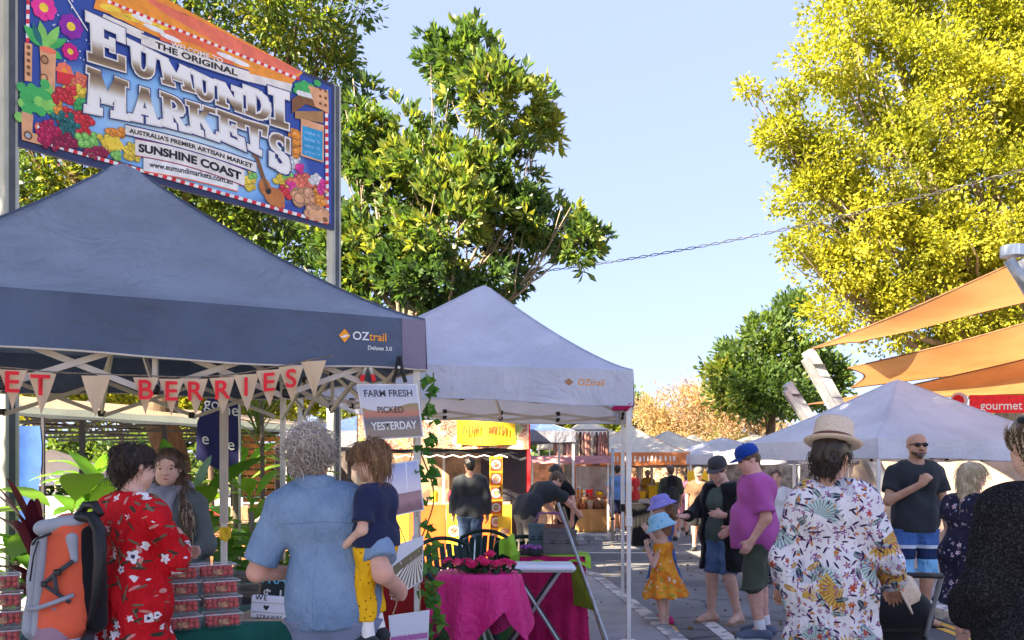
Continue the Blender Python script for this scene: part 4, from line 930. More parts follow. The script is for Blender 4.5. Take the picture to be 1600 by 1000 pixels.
class Person:
    """local frame: facing +Y, x to the person's right hand, feet at z = 0; all lengths for 1.75 m, then scaled"""
    def __init__(s, label, loc, facing, height=1.75, group=None, girth=1.0, belly=0.0, female=False, child=False, pose=None, head=(0, 0, 0), skin=None, h=.012, lean=(0, 0), category='person', name='person', hipshift=0, shoulder=1.0, headscale=1.0):
        s.k = height/1.75; s.root = empty(name, loc, facing, label, category, group); s.h = h; s.g = girth; s.skin = skin or SK1; s.female = female; s.belly = belly; s.child = child
        sw = (.165 if female else .185)*(1.0 if not child else .82)*shoulder; hw = .09
        J = dict(hipL=(-hw, 0, .92), hipR=(hw, 0, .92), kneeL=(-.1, .02, .50), kneeR=(.1, .02, .50), ankL=(-.1, -.03, .085), ankR=(.1, -.03, .085), toeL=(-.125, .16, .03), toeR=(.125, .16, .03),
                 shL=(-sw, -.01, 1.392), shR=(sw, -.01, 1.392), elL=(-sw-.06, -.03, 1.14), elR=(sw+.06, -.03, 1.14), wrL=(-sw-.07, .05, .90), wrR=(sw+.07, .05, .90), neck=(0, -.008, 1.478), head=(0, .022, 1.630), chest=(0, 0, 1.315), waist=(0, .005, 1.08), pelvis=(0, 0, .95))
        if pose: J.update(pose)
        lx, ly = lean
        for q in ('shL', 'shR', 'elL', 'elR', 'wrL', 'wrR', 'neck', 'head', 'chest', 'waist'):
            if pose and q in pose: continue
            z = max(0, J[q][2]-.95); J[q] = (J[q][0]+lx*z, J[q][1]+ly*z, J[q][2])
        s.J = {q: np.array(v, float)*s.k for q, v in J.items()}
        s.R = rot_head(*head); s.hs = (1.32 if child else 1.0)*headscale
    def hp(s, x, y, z):
        v = s.R @ Vector((x, y, z))*s.k*s.hs; return np.array(v)+s.J['head']
    def torso(s, inf=0.0, hem=None, kk=.09):
        J, k, g = s.J, s.k, s.g; fe = s.female; ch, wa, pe = J['chest'], J['waist'], J['pelvis']; ax = (J['shR']-J['shL']); ax = ax/np.linalg.norm(ax); hx = (J['hipR']-J['hipL']); hx = hx/np.linalg.norm(hx)
        sw = np.linalg.norm(J['shR']-J['shL'])/2; fw = np.cross(np.array([0, 0, 1.]), ax)
        cw = (.10 if not fe else .085)*k*g+ (sw-.185*k)*.5; out = []
        out.append(cap(ch+ax*cw*.75, ch-ax*cw*.75, .112*k*g+inf, k=kk*k))
        up = (J['neck']-ch); out.append(cap(ch+up*.55+ax*sw*.55, ch+up*.55-ax*sw*.55, .078*k*g**.5+inf, k=kk*k))
        out.append(cap(J['shR']*.92+J['neck']*.08, J['neck']*.86+J['shR']*.14, .052*k+inf*.8, .044*k+inf*.5, k=.05*k)); out.append(cap(J['shL']*.92+J['neck']*.08, J['neck']*.86+J['shL']*.14, .052*k+inf*.8, .044*k+inf*.5, k=.05*k))
        ww = (.075 if not fe else .058)*k*g
        out.append(cap(wa+hx*ww, wa-hx*ww, (.105 if not fe else .093)*k*g+inf, k=kk*k))
        if s.belly: out.append(cap(wa+hx*ww*.8+fw*s.belly*.8*k+np.array([0, 0, .02*k]), wa-hx*ww*.8+fw*s.belly*.8*k+np.array([0, 0, .02*k]), (.105+s.belly*.35)*k+inf, k=.1*k))
        pw = (.075 if not fe else .09)*k*g
        out.append(cap(pe+hx*pw-fw*.01, pe-hx*pw-fw*.01, (.112 if not fe else .115)*k*g+inf, k=kk*k))
        if fe and not s.child:
            for q in (1, -1): out.append(cap(ch+ax*q*.072*k+fw*.085*k-np.array([0, 0, .03*k]), ch+ax*q*.072*k+fw*.09*k-np.array([0, 0, .045*k]), .056*k+inf, k=.04*k))
        return out
    def limb(s, a, b, c, r, upto, inf, k=.03, flare=0.0):
        """two-segment limb, drawn up to `upto` (0..2)"""
        J = s.J; A, B, C = J[a], J[b], J[c]; out = []; r0, r1, r2 = [q*s.k*s.g**.6+inf for q in r]
        if upto < 1: e = A+(B-A)*upto; out.append(cap(A, e, r0, r0+(r1-r0)*upto+flare, k=k*s.k, flat=1))
        else:
            out.append(cap(A, B, r0, r1, k=k*s.k))
            t = upto-1
            if t > 0:
                e = B+(C-B)*t; out.append(cap(B, e, r1, r1+(r2-r1)*t+flare, k=k*s.k, flat=1 if t < 1 or inf > 0 else 0))
        return out
    def arm(s, sd, upto=2, inf=0.0, flare=0.0, k=.03): return s.limb('sh'+sd, 'el'+sd, 'wr'+sd, (.052, .041, .029), upto, inf, k, flare)
    def leg(s, sd, upto=2, inf=0.0, flare=0.0, k=.03):
        out = s.limb('hip'+sd, 'knee'+sd, 'ank'+sd, (.086, .056, .037), upto, inf, k, flare)
        if upto >= 1.6: A, C = s.J['knee'+sd], s.J['ank'+sd]; d = C-A; out.append(cap(A+d*.18+np.array([0, -.018*s.k, 0]), A+d*.42+np.array([0, -.02*s.k, 0]), (.052)*s.k*s.g**.6+inf, .04*s.k+inf, k=.04*s.k))
        return out
    def collar(s, r=.066, dz=.03):
        """opening that the neck comes out of"""
        k = s.k; nb = s.J['neck']; return [('s', cap(nb-np.array([0, -.012*k, dz*k]), s.hp(0, .0, -.03), r*k*min(1.2, s.g), r*1.05*k*min(1.2, s.g), k=.012*k))]
    def foot(s, sd, inf=0.0):
        J, k = s.J, s.k; a, t = J['ank'+sd], J['toe'+sd]; d = t-a; d2 = d.copy(); d2[2] = 0; hl = a-d2*.28; hl[2] = a[2]-.045*k; z0 = t[2]
        m = a+d*.55
        return [cap(a, hl, .036*k+inf, .034*k+inf, k=.03*k), cap(hl, t, .033*k+inf, .028*k+inf, k=.03*k, sc=(1.15, 1.15, .9)), cap(a, t-d*.25, .034*k+inf, .027*k+inf, k=.03*k)]
    def hand(s, sd, kind='relax', palm=None, fwd=None, sc=1.0):
        """palm with four fingers and a thumb; fwd = direction of the fingers, palm = palm normal"""
        J, k = s.J, s.k*sc*(1.1 if s.child else 1); w = J['wr'+sd]; f = (w-J['el'+sd]) if fwd is None else np.array(fwd, float); f = f/np.linalg.norm(f)
        p = np.array(palm if palm is not None else ((1 if sd == 'L' else -1), 0, 0), float); p = p-f*(p@f); p = p/np.linalg.norm(p); sdv = np.cross(f, p)*(1 if sd == 'R' else -1)   # towards the thumb
        out = [cap(w+f*.02*k, w+f*.075*k, .026*k, .028*k, k=.02*k), cap(w+f*.03*k+sdv*.022*k, w+f*.085*k+sdv*.028*k, .017*k, .016*k, k=.02*k), cap(w+f*.03*k-sdv*.022*k, w+f*.08*k-sdv*.028*k, .017*k, .015*k, k=.02*k)]
        curl = dict(relax=(.25, .5), fist=(1.15, 1.5), grip=(.85, 1.25), flat=(.08, .12), point=(.15, .2))[kind]
        for i, (o, L) in enumerate(((.03, .074), (.010, .082), (-.010, .076), (-.029, .06))):
            c1, c2 = curl
            if kind == 'point' and i > 0: c1, c2 = .7, 1.2
            b = w+f*.088*k+sdv*o*k; d1 = f*math.cos(c1)+p*math.sin(c1); m = b+d1*L*.52*k; d2 = f*math.cos(c1+c2)+p*math.sin(c1+c2); e = m+d2*L*.5*k
            out += [cap(b, m, .0098*k, .009*k, k=.006*k), cap(m, e, .009*k, .0078*k, k=.006*k)]
        tb = w+f*.03*k+sdv*.03*k; td = (f*.6+sdv*.6+p*(.5 if kind in ('fist', 'grip') else .2)); td = td/np.linalg.norm(td); tm = tb+td*.045*k; te = tm+(f*.7+p*(.9 if kind in ('fist', 'grip') else .2)-sdv*(.4 if kind in ('fist', 'grip') else 0))*.032*k
        out += [cap(tb, tm, .0135*k, .0115*k, k=.012*k), cap(tm, te, .011*k, .009*k, k=.006*k)]
        return out
    def headprims(s):
        hp, k = s.hp, s.k*s.hs; P = []
        def e(c, r, kk=.02, sc=(1, 1, 1)): P.append(cap(hp(*c), hp(*c), r*k, k=kk*k, sc=sc))
        def sg(a, b, ra, rb, kk=.02): P.append(cap(hp(*a), hp(*b), ra*k, rb*k, k=kk*k))
        sg((0, -.025, .035), (0, .02, .04), .078, .074, .02); sg((0, .015, -.01), (0, .035, -.065), .062, .045, .03); sg((-.03, .03, -.05), (.03, .03, -.05), .042, .042, .03)
        sg((0, .06, -.085), (0, .062, -.092), .022, .02, .02); sg((0, .084, .012), (0, .103, -.022), .010, .0145, .012); sg((-.013, .092, -.026), (.013, .092, -.026), .009, .009, .008)
        sg((-.032, .075, .028), (.032, .075, .028), .016, .016, .018)
        for q in (-1, 1):
            P.append(('s', cap(hp(q*.031, .098, .008), hp(q*.036, .098, .008), .013*k, k=.014*k))); e((q*.033, .074, .008), .0125, .004)
            sg((q*.045, .055, -.02), (q*.04, .065, -.03), .022, .02, .02)
            sg((q*.074, -.005, .012), (q*.083, -.014, .0), .012, .014, .008); sg((q*.076, -.003, -.018), (q*.08, -.01, .0), .009, .012, .006)
        P.append(('s', cap(hp(-.02, .094, -.058), hp(.02, .094, -.058), .003*k, k=.006*k))); sg((-.016, .084, -.052), (.016, .084, -.052), .007, .007, .008); sg((-.014, .083, -.065), (.014, .083, -.065), .008, .008, .008)
        return P
    def body(s, hands=('relax', 'relax'), handkw=({}, {}), mat=None, feet=True):
        J, k = s.J, s.k; P = s.torso(-.012*k)+s.headprims()
        nb = J['neck']-np.array([0, 0, .03*k]); P.insert(8, cap(nb, s.hp(0, -.015, -.05), .062*k*min(1.25, s.g), .054*k*(1 if not s.child else .9)*min(1.2, s.g), k=.04*k))
        for sd, hk, kw in (('L', hands[0], handkw[0]), ('R', hands[1], handkw[1])):
            P += s.arm(sd, 2, 0)
            if hk: P += s.hand(sd, hk, **kw)
            P += s.leg(sd, 2, 0)
            if feet: P += s.foot(sd)
        o = solid('body', P, mat or s.skin, s.root, h=s.h); s.bodyobj = o
        return o
    def eyes(s, lid=False):
        for q in (-1, 1):
            mb = MB(); c = s.hp(q*.033, .0795, .008); mb.sphere(c, .0085*s.k*s.hs, 8, 6); mb.build('eye', M_EYE, s.root, smooth=True, local=True)
            mb = MB(); a, b, c = s.hp(q*.014, .088, .026), s.hp(q*.034, .089, .031), s.hp(q*.054, .078, .024); mb.tube([a, b, c], [.0035*s.k, .0045*s.k, .002*s.k], 5); mb.build('eyebrow', H_BRN, s.root, smooth=True, local=True)
        mb = MB(); mb.tube([s.hp(-.02, .088, -.058), s.hp(0, .093, -.057), s.hp(.02, .088, -.058)], [.002, .006*s.k, .002], 6); mb.build('lips', M_LIPS, s.root, smooth=True, local=True)
    def cloth(s, name, prims, mat, cuts=(), wr=None, h=None): return solid(name, prims, mat, s.root, h or s.h, cuts, wr)
    def haircap(s, mat, extra=(), face=.045, low=-.045, puff=.0, name='hair', h=None, wr=(.004, 60, 3), carve=True):
        hp, k = s.hp, s.k*s.hs
        P = [cap(hp(0, -.03, .04), hp(0, .015, .045), (.088+puff)*k, (.083+puff)*k, k=.02*k), cap(hp(0, -.045, .0), hp(0, -.05, low), (.066+puff)*k, (.05+puff)*k, k=.03*k)]
        P += [cap(hp(*a), hp(*b), ra*k, rb*k, k=.025*k) for a, b, ra, rb in extra]
        if carve:
            P.append(('s', cap(hp(0, .135, -.05), hp(0, .125, .01), .095*k, .07*k, k=.015*k)))
            for q in (-1, 1): P.append(('s', cap(hp(q*.09, .02, -.02), hp(q*.085, .0, -.03), .026*k, .022*k, k=.012*k)))
        return solid(name, P, mat, s.root, h or s.h*.8, (), wr)
M_EYE = plain('dark_eye', (.02, .015, .012), .15, .1, 4, 0, .5); M_LIPS = plain('lips', (.45, .13, .11), .5, .1, 4, 0)
def tubes_np(name, P, rad, mat, parent, n=3, tint=None):
    """P (strands, points, 3) -> thin tubes"""
    N, K, _ = P.shape; T = np.gradient(P, axis=1); T /= np.linalg.norm(T, axis=2, keepdims=True)+1e-9
    up = np.array([.31, .52, .79]); A = np.cross(T, up); A /= np.linalg.norm(A, axis=2, keepdims=True)+1e-9; B = np.cross(T, A)
    r = rad*np.linspace(1, .35, K)[None, :, None]; V = []
    for i in range(n): a = 2*PI*i/n; V.append(P+(A*math.cos(a)+B*math.sin(a))*r)
    V = np.stack(V, 2).reshape(-1, 3); base = (np.arange(N)[:, None, None]*K*n+np.arange(K-1)[None, :, None]*n)+np.arange(n)[None, None, :]
    nx = (np.arange(N)[:, None, None]*K*n+np.arange(K-1)[None, :, None]*n)+((np.arange(n)+1) % n)[None, None, :]
    F = np.stack([base, nx, nx+n, base+n], -1).reshape(-1, 4)
    return link_mesh(name, mesh_np(name, V, F, mat, True), parent)
def strands(pp, obj, mat, count, length, rad, seed=0, curl=0.0, grav=1.0, comb=(0, 0, 0), K=7, lift=.3, keep=None, name='strands', turns=2.0, rand=.07):
    """locks of hair growing from a hair solid, combed down and out; curl makes ringlets"""
    rng = np.random.default_rng(seed); me = obj.data; n = len(me.vertices); co = np.zeros(n*3, np.float32); me.vertices.foreach_get('co', co); co = co.reshape(-1, 3)
    no = np.zeros(n*3, np.float32); me.vertices.foreach_get('normal', no); no = no.reshape(-1, 3)
    ids = np.arange(n)
    if keep is not None: ids = ids[keep(co)]
    if len(ids) == 0: return
    i = rng.choice(ids, count); p = co[i]; d0 = no[i]; down = np.array([comb[0], comb[1], comb[2]-grav]); L = length*(.5+rng.random((count, 1)))
    d = d0*lift+down-d0*((d0@down)[:, None]); d = d+rng.normal(size=d.shape)*rand; d /= np.linalg.norm(d, axis=1, keepdims=True)
    ts = np.linspace(0, 1, K); P = []
    a = np.cross(d, d0+.01); a /= np.linalg.norm(a, axis=1, keepdims=True)+1e-9; b = np.cross(d, a); ph = rng.random((count, 1))*6.28; sg = np.where(rng.random((count, 1)) < .5, -1, 1)
    for t in ts:
        q = p+d*L*t+d0*(.004)+np.array([0, 0, -grav*.25])*L*t*t
        if curl: q = q+curl*((np.cos(ph+sg*t*6.28*turns)-np.cos(ph))*a+(np.sin(ph+sg*t*6.28*turns)-np.sin(ph))*b)
        P.append(q)
    return tubes_np(name, np.stack(P, 1), rad, mat, obj)
# ================================================================ printed cloths
def cells(m, sc, off=(0, 0, 0)):
    mp = m.nt.nodes.new('ShaderNodeMapping'); m.nt.links.new(m.coord(), mp.inputs[0]); mp.inputs['Location'].default_value = off
    v = m.vor(sc, mp.outputs[0]); q = m.xyz(v.outputs['Position']); p = m.xyz(mp.outputs[0]); rc = m.xyz(v.outputs['Color'])
    dx, dy, dz = p[0]-q[0], p[1]-q[1], p[2]-q[2]; return dx, dy, dz, (dx*dx+dy*dy+dz*dz).sqrt(), rc
def flowers(m, base, sc, r, npet, col, ccol, dens, off=(0, 0, 0), depth=.3, ring=None):
    dx, dy, dz, d, rc = cells(m, sc, off); an = dz.atan2(dx); on = rc[0].lt(dens)
    rad = ((an*npet+rc[1]*6.28).cos()*depth+(1-depth))*(rc[2]*.5+.75)*r
    c = m.mix(d.lt(rad)*on, base, col)
    if ring: c = m.mix(d.lt(rad*.62)*on*d.gt(rad*.36), c, ring)
    return m.mix(d.lt(rad*.36)*on, c, ccol)
def leaflets(m, base, sc, r, asp, col, dens, off=(0, 0, 0), vein=None):
    dx, dy, dz, d, rc = cells(m, sc, off); th = rc[1]*6.28; u = dx*th.cos()+dz*th.sin(); w = dz*th.cos()-dx*th.sin()
    e = (u/r)*(u/r)+(w/(r*asp))*(w/(r*asp))+(dy/(r*1.2))*(dy/(r*1.2)); on = rc[0].lt(dens)*e.lt(1.0); c = m.mix(on, base, col)
    if vein: c = m.mix(on*(((u-w.abs()*.8)*110).sin().gt(.35)+w.abs().lt(r*.05)).mn(1.0), c, vein)
    return c
def fans(m, base, sc, r, c1, c2, dens, off=(0, 0, 0), wide=.35):
    dx, dy, dz, d, rc = cells(m, sc, off); an = dz.atan2(dx)-rc[1]*6.28; st = (an*26).sin(); on = rc[0].lt(dens)*an.cos().gt(wide)*d.lt((st*.12+.88)*r)
    return m.mix(on, base, m.mix(st.gt(.1), c1, c2))
def cloth_bump(m, s=.35): q = m.scale(m.coord(), (1.3, 1.3, .62)); m.bump((m.noise(5, 3, q, .5, 0, 1.2)-.5).abs()*1.7+(m.noise(9, 3, q, .5, 0, 1.8)-.5).abs()*.8+m.noise(300, 1)*.012, min(1, s*2.2), .045)
m = Mat('red_floral_dress', .8, .15); rd = m.mix(m.noise(4).smooth(.3, .7), (.52, .006, .012), (.64, .012, .02))
c = leaflets(m, rd, 16, .034, .20, (.05, .05, .03), .55, (3, 1, 2)); c = leaflets(m, c, 15, .026, .26, (.62, .25, .22), .5, (7, 5, 1)); c = leaflets(m, c, 17, .03, .2, (.16, .13, .08), .5, (17, 5, 1)); c = flowers(m, c, 14, .026, 5, (.82, .76, .76), (.03, .03, .09), .42, (0, 0, 0), .18); c = flowers(m, c, 10, .032, 5, (.84, .80, .80), (.03, .03, .09), .32, (2.2, 4.4, 1), .18)
m.color(c); cloth_bump(m); D_RED = m.m
m = Mat('white_tropical_shirt', .8, .15); b_ = m.mix(m.noise(3).smooth(.3, .7), (.70, .66, .70), (.80, .76, .78))
c = fans(m, b_, 4.2, .12, (.20, .31, .30), (.52, .60, .58), .62, (1.3, .7, 2.1), -.1); c = fans(m, c, 4.4, .115, (.40, .21, .03), (.68, .45, .12), .42, (5, 3, 7), .1); c = fans(m, c, 5, .09, (.45, .45, .5), (.62, .6, .66), .5, (15, 13, 7), -.2)
c = leaflets(m, c, 10, .045, .36, (.04, .06, .08), .42, (2, 8, 3), (.25, .3, .3)); c = leaflets(m, c, 10.5, .042, .3, (.12, .17, .16), .45, (12, 3, 3), (.4, .45, .42)); c = leaflets(m, c, 9, .04, .34, (.42, .24, .06), .3, (22, 13, 3), (.65, .45, .2)); c = flowers(m, c, 24, .016, 5, (.30, .08, .26), (.6, .5, .1), .5, (4, 4, 4)); c = leaflets(m, c, 24, .022, .25, (.05, .02, .07), .5, (9, 9, 2)); c = flowers(m, c, 13, .022, 6, (.45, .05, .03), (.65, .3, .05), .3, (6, 2, 9), .25); c = leaflets(m, c, 28, .015, .4, (.55, .2, .05), .35, (1, 7, 5)); c = leaflets(m, c, 34, .012, .35, (.28, .12, .3), .5, (11, 7, 5))
m.color(c); cloth_bump(m); D_WHITE = m.m
m = Mat('navy_floral_dress', .8, .15); b_ = m.mix(m.noise(3).smooth(.3, .7), (.012, .012, .03), (.03, .028, .055)); c = flowers(m, b_, 17, .020, 5, (.68, .5, .58), (.5, .15, .05), .42, (0, 0, 0), .25); c = flowers(m, c, 23, .011, 5, (.3, .35, .55), (.7, .6, .3), .4, (3, 3, 3)); c = leaflets(m, c, 18, .02, .25, (.16, .12, .12), .35, (5, 1, 1)); m.color(c); cloth_bump(m); D_NAVY = m.m
m = Mat('orange_floral_dress', .8, .15); b_ = m.mix(m.noise(9).smooth(.4, .6), (.72, .20, .02), (.82, .33, .03)); c = flowers(m, b_, 17, .026, 6, (.80, .38, .05), (.55, .08, .02), .6); c = flowers(m, c, 21, .016, 5, (.78, .7, .6), (.7, .3, .02), .33, (3, 4, 5)); c = leaflets(m, c, 20, .02, .4, (.30, .38, .05), .35, (8, 2, 2)); m.color(c); cloth_bump(m); D_ORNG = m.m
m = Mat('yellow_dotted_cloth', .85, .1); b_ = m.mix(m.noise(5).smooth(.3, .7), (.70, .36, .01), (.80, .44, .015)); dx, dy, dz, d, rc = cells(m, 42); m.nt.nodes[-1]; c = m.mix(d.lt(.0042), b_, (.18, .06, .01)); m.color(c); cloth_bump(m); D_YEL = m.m
def denim(name, c, lt, seam=False):
    m = Mat(name, .85, .1); n = m.noise(5, 5); g = m.noise(420, 2); st = m.noise(90, 2, m.scale(m.coord(), (3, 3, .5)))
    cc = m.mix(n.smooth(.35, .7), c, lt); cc = m.mix(g.smooth(.45, .65)*.28, cc, dk(lt, 1.5)); cc = m.mix(st.smooth(.5, .7)*.3, cc, dk(c, .7))
    if seam: x_, y_, z_ = m.xyz(); ln = ((z_-1.245+x_.abs()*.06).abs().lt(.0026)*y_.lt(0.0)).mx((x_+.05+z_*.0).abs().lt(.0018)*z_.lt(1.24)*y_.lt(0.0)*.6); cc = m.mix(ln*x_.abs().lt(.19)*.35, cc, dk(c, .4))
    m.color(cc); cloth_bump(m, .26); return m.m
D_CHAM, D_JEAN, D_DKJEAN = denim('chambray_shirt', (.12, .19, .31), (.20, .285, .41), True), denim('blue_denim', (.07, .12, .24), (.13, .2, .34)), denim('dark_denim', (.02, .035, .08), (.05, .08, .15))
C_BLACK, C_CHAR, C_GREY, C_OLIVE, C_PURP, C_NAVY, C_DGREEN, C_BLUE = cloth('black_knit', (.012, .012, .014), .9, 900), cloth('charcoal_tee', (.03, .034, .04)), cloth('grey_cloth', (.13, .135, .15)), cloth('olive_shorts', (.055, .065, .045)), cloth('purple_tee', (.40, .085, .30)), cloth('navy_cloth', (.015, .02, .06)), cloth('dark_green_tee', (.075, .10, .085)), cloth('blue_tee', (.14, .27, .55))
C_KNIT = Mat('black_chunky_knit', .95, .1); _n = C_KNIT.noise(120, 3); C_KNIT.color(C_KNIT.ramp(_n, [(.4, (.006, .006, .008)), (.6, (.02, .02, .023)), (.72, (.055, .055, .06))])).bump(_n, .8, .006); C_KNIT = C_KNIT.m
C_WHITE, C_TAUPE, C_BROWN, C_PINK, C_REDC = cloth('white_sock', (.72, .7, .7)), cloth('taupe_trousers', (.15, .135, .12)), cloth('brown_cloth', (.16, .09, .055)), cloth('pink_cloth', (.6, .25, .3)), cloth('red_cloth', (.5, .03, .03))
C_BLUEGREY = cloth('blue_grey_trousers', (.16, .19, .29)); C_SAGE = cloth('grey_green_jacket', (.11, .125, .12)); C_SCARF = cloth('grey_scarf', (.27, .27, .30), .95, 300, .25, 0, 9, .6)
BLKPL = plain('black_rubber', (.014, .014, .015), .6, .2)
STRAW = Mat('cream_straw', .8, .15); n_ = STRAW.noise(180, 3); STRAW.color(STRAW.mix(n_.smooth(.35, .65), (.55, .42, .31), (.74, .60, .46))).bump(n_, .35, .003); STRAW = STRAW.m
def wpt(pn, p):
    """world point -> the person's local joint units"""
    l = pn.root.location; a = -pn.root.rotation_euler.z; dx, dy = p[0]-l.x, p[1]-l.y
    return np.array([dx*math.cos(a)-dy*math.sin(a), dx*math.sin(a)+dy*math.cos(a), p[2]-l.z])
def hat_on(pn, prof, mat, off=(0, 0, 0), name='hat', tilt=(0, 0), n=28, sx=1.0, sy=1.15, wob=None, band=None):
    k = pn.k*pn.hs; M = pn.R @ Matrix.Rotation(tilt[0], 3, 'X') @ Matrix.Rotation(tilt[1], 3, 'Y'); c = pn.hp(*off)
    mb = MB(); mb.lathe([(r*k, z*k) for r, z in prof], c, n, M, sx, sy, wob); o = mb.build(name, mat, pn.root, smooth=True, local=True)
    if band:
        mb = MB(); mb.lathe([(r*k, z*k) for r, z in band[0]], c, n, M, sx, sy); mb.build('hat_band', band[1], o, smooth=True, local=True)
    return o
def shoes(pn, mat, inf=.008, sole=None):
    for sd in 'LR':
        P = pn.foot(sd, inf); lo = min(min(p['a'][2]-p['ra'], p['b'][2]-p['rb']) for p in P)
        o = pn.cloth('shoe', P, mat, cuts=[((0, 0, pn.J['ank'+sd][2]+.012), (0, 0, 1)), ((0, 0, .004), (0, 0, -1))])
        if sole:
            t, a = pn.J['toe'+sd], pn.J['ank'+sd]; d = t-a; d[2] = 0; hl = a-d*.35
            mb = MB(); mb.bar((hl[0], hl[1], .014), (t[0]+d[0]*.16, t[1]+d[1]*.16, .014), .085*pn.k, .022); mb.build('sole', sole, o, local=True)
def sandals(pn, mat=None):
    for sd in 'LR':
        t, a = pn.J['toe'+sd], pn.J['ank'+sd]; d = t-a; d[2] = 0; k = pn.k; hl = a-d*.4; e = t+d*.22; nn = np.array([-d[1], d[0], 0]); nn /= np.linalg.norm(nn)
        mb = MB(); mb.bar((hl[0], hl[1], .008), (e[0], e[1], .008), .09*k, .014); o = mb.build('sandal', mat or BLKPL, pn.root, local=True)
        fr = t+d*.02; m_ = a+d*.45
        mb = MB()
        for q in (1, -1): mb.tube([tuple(m_+nn*q*.042*k+np.array([0, 0, .02-m_[2]])), tuple((m_+fr)/2+nn*q*.03*k+np.array([0, 0, .055*k-(m_[2]+fr[2])/2])), tuple(fr+np.array([0, 0, .05*k-fr[2]]))], .006, 5)
        mb.build('strap', mat or BLKPL, o, local=True)
# ---------------------------------------------------------------- woman in the red dress
RW = Person('woman in red floral dress seen from behind, dark hair pinned up', (-1.80, 4.2, PAV), R(-32), 1.58, female=True, girth=1.12, head=(R(-8), R(-4), 0), skin=SK1, h=.009,
            pose=dict(elR=(.235, .10, 1.16), wrR=(.02, .27, 1.24), elL=(-.235, .08, 1.16), wrL=(-.06, .28, 1.16)))
RW.body(('relax', 'relax'), ({}, {}), feet=False)
P = RW.torso(.016)+RW.arm('L', 1.75, .018, .004)+RW.arm('R', 1.75, .018, .004)
J = RW.J; P.append(cap(J['waist'], (0, 0, .42), .125, .25, k=.08, flat=1, sc=(1.1, .85, 1), fold=(.014, 9, 0)))
RW.cloth('dress', P+RW.collar(.075, .04), D_RED, cuts=[((0, 0, J['neck'][2]+.02), (0, .15, 1))], wr=(.007, 26, 4))
hr = RW.haircap(H_DARK, extra=[((0, -.075, .06), (0, -.085, .0), .056, .05), ((0, -.08, -.02), (0, -.065, -.068), .042, .028)], low=-.05, puff=.0, wr=(.004, 55, 3))
strands(RW, hr, H_DARK, 700, .045, .002, 2, curl=.002, grav=.8, comb=(.2, -.3, 0), lift=.0)
strands(RW, hr, H_BRN, 300, .045, .0018, 9, curl=.003, grav=.6, lift=.0, rand=.1, name='loose_strands')
# her daypack, slung from one shoulder
def daypack():
    g0 = Vector((-2.0, 3.97, .80)); r = empty('backpack', g0, R(-14), 'orange and grey hiking daypack hanging from the shoulder of the red dress', 'backpack')
    OR, GR, MV, DG = cloth('coral_nylon', (.70, .11, .05), .6, 700, .12), cloth('light_grey_nylon', (.33, .34, .38), .65, 700), cloth('mauve_mesh', (.30, .18, .23), .7, 400), cloth('dark_grey_webbing', (.06, .06, .07), .7)
    solid('main_body', [cap((-.02, 0, .08), (-.01, .02, .50), .125, .105, k=.08, sc=(1.05, .95, 1)), cap((.05, 0, .1), (.06, .02, .5), .11, .09, k=.08)], OR, r, .009, wr=(.004, 30, 2))
    solid('side_panel', [cap((-.115, -.03, .06), (-.09, -.02, .46), .062, .05, k=.04, sc=(1, 1.5, 1))], GR, r, .009, wr=(.003, 30, 5))
    solid('side_stripe', [cap((-.065, -.108, .05), (-.045, -.092, .50), .026, .02, k=.02)], GR, r, .007)
    solid('top_lid', [cap((-.07, -.03, .545), (.07, .0, .575), .06, .05, k=.05, sc=(1, 1.5, .75)), cap((.09, -.06, .5), (.11, -.07, .40), .028, .018, k=.03)], GR, r, .008, wr=(.003, 30, 6))
    solid('mesh_pocket', [cap((.0, -.085, .03), (.03, -.07, .15), .085, .08, k=.05, sc=(1.15, .7, 1))], MV, r, .009, cuts=[((0, 0, .20), (-.25, -.2, 1))])
    mb = MB(); mb.tube([(-.10, -.125, .165), (-.02, -.16, .175), (.08, -.145, .21), (.125, -.09, .235)], .011, 6); mb.build('pocket_trim', GR, r, smooth=True, local=True)
    solid('base', [cap((-.05, -.02, -.02), (.06, -.01, -.01), .105, .10, k=.05, sc=(1.1, 1, .6))], GR, r, .009)
    mb = MB(); mb.tube([(.0, -.135, .29), (.06, -.128, .34), (.125, -.095, .395)], .011, 6); mb.tube([(.0, -.138, .285), (.055, -.13, .25), (.115, -.10, .20)], .010, 6); mb.tube([(.055, -.135, .34), (.075, -.14, .24)], .01, 6); mb.build('compression_strap', DG, r, smooth=True, local=True)
    mb = MB(); mb.box((.072, -.133, .345), (.04, .02, .03), None, .006); mb.box((.005, -.142, .288), (.035, .016, .028), None, .006); mb.build('buckle', BRKT, r, local=True)
    mb = MB(); mb.tube([(-.10, -.10, .47), (-.06, -.115, .5), (.02, -.115, .525)], .006, 5); mb.tube([(-.045, -.12, .49), (-.06, -.135, .42), (-.075, -.14, .3)], .004, 5); mb.build('zip', BRKT, r, smooth=True, local=True)
    mb = MB(); mb.tube([(.09, -.03, .60), (.17, -.02, .60), (.235, -.05, .54), (.255, -.07, .42), (.24, -.075, .26), (.20, -.06, .14), (.15, -.03, .06)], [.022, .03, .032, .03, .022, .014, .012], 8); mb.build('shoulder_strap', BRKT, r, smooth=True, local=True)
    mb = MB(); mb.tube([(.06, .02, .60), (.10, .02, .655), (.16, .01, .66), (.20, .0, .61)], .022, 7); mb.build('haul_loop', BRKT, r, smooth=True, local=True)
    solid('back_pad', [cap((.135, .03, .08), (.13, .035, .52), .05, .045, k=.04, sc=(1, 1.7, 1))], C_BLACK, r, .01)
    mb = MB(); mb.tube([(.17, -.04, .05), (.20, -.09, .02), (.18, -.10, -.06)], [.025, .035, .02], 7); mb.build('hip_belt', BRKT, r, smooth=True, local=True)
daypack()
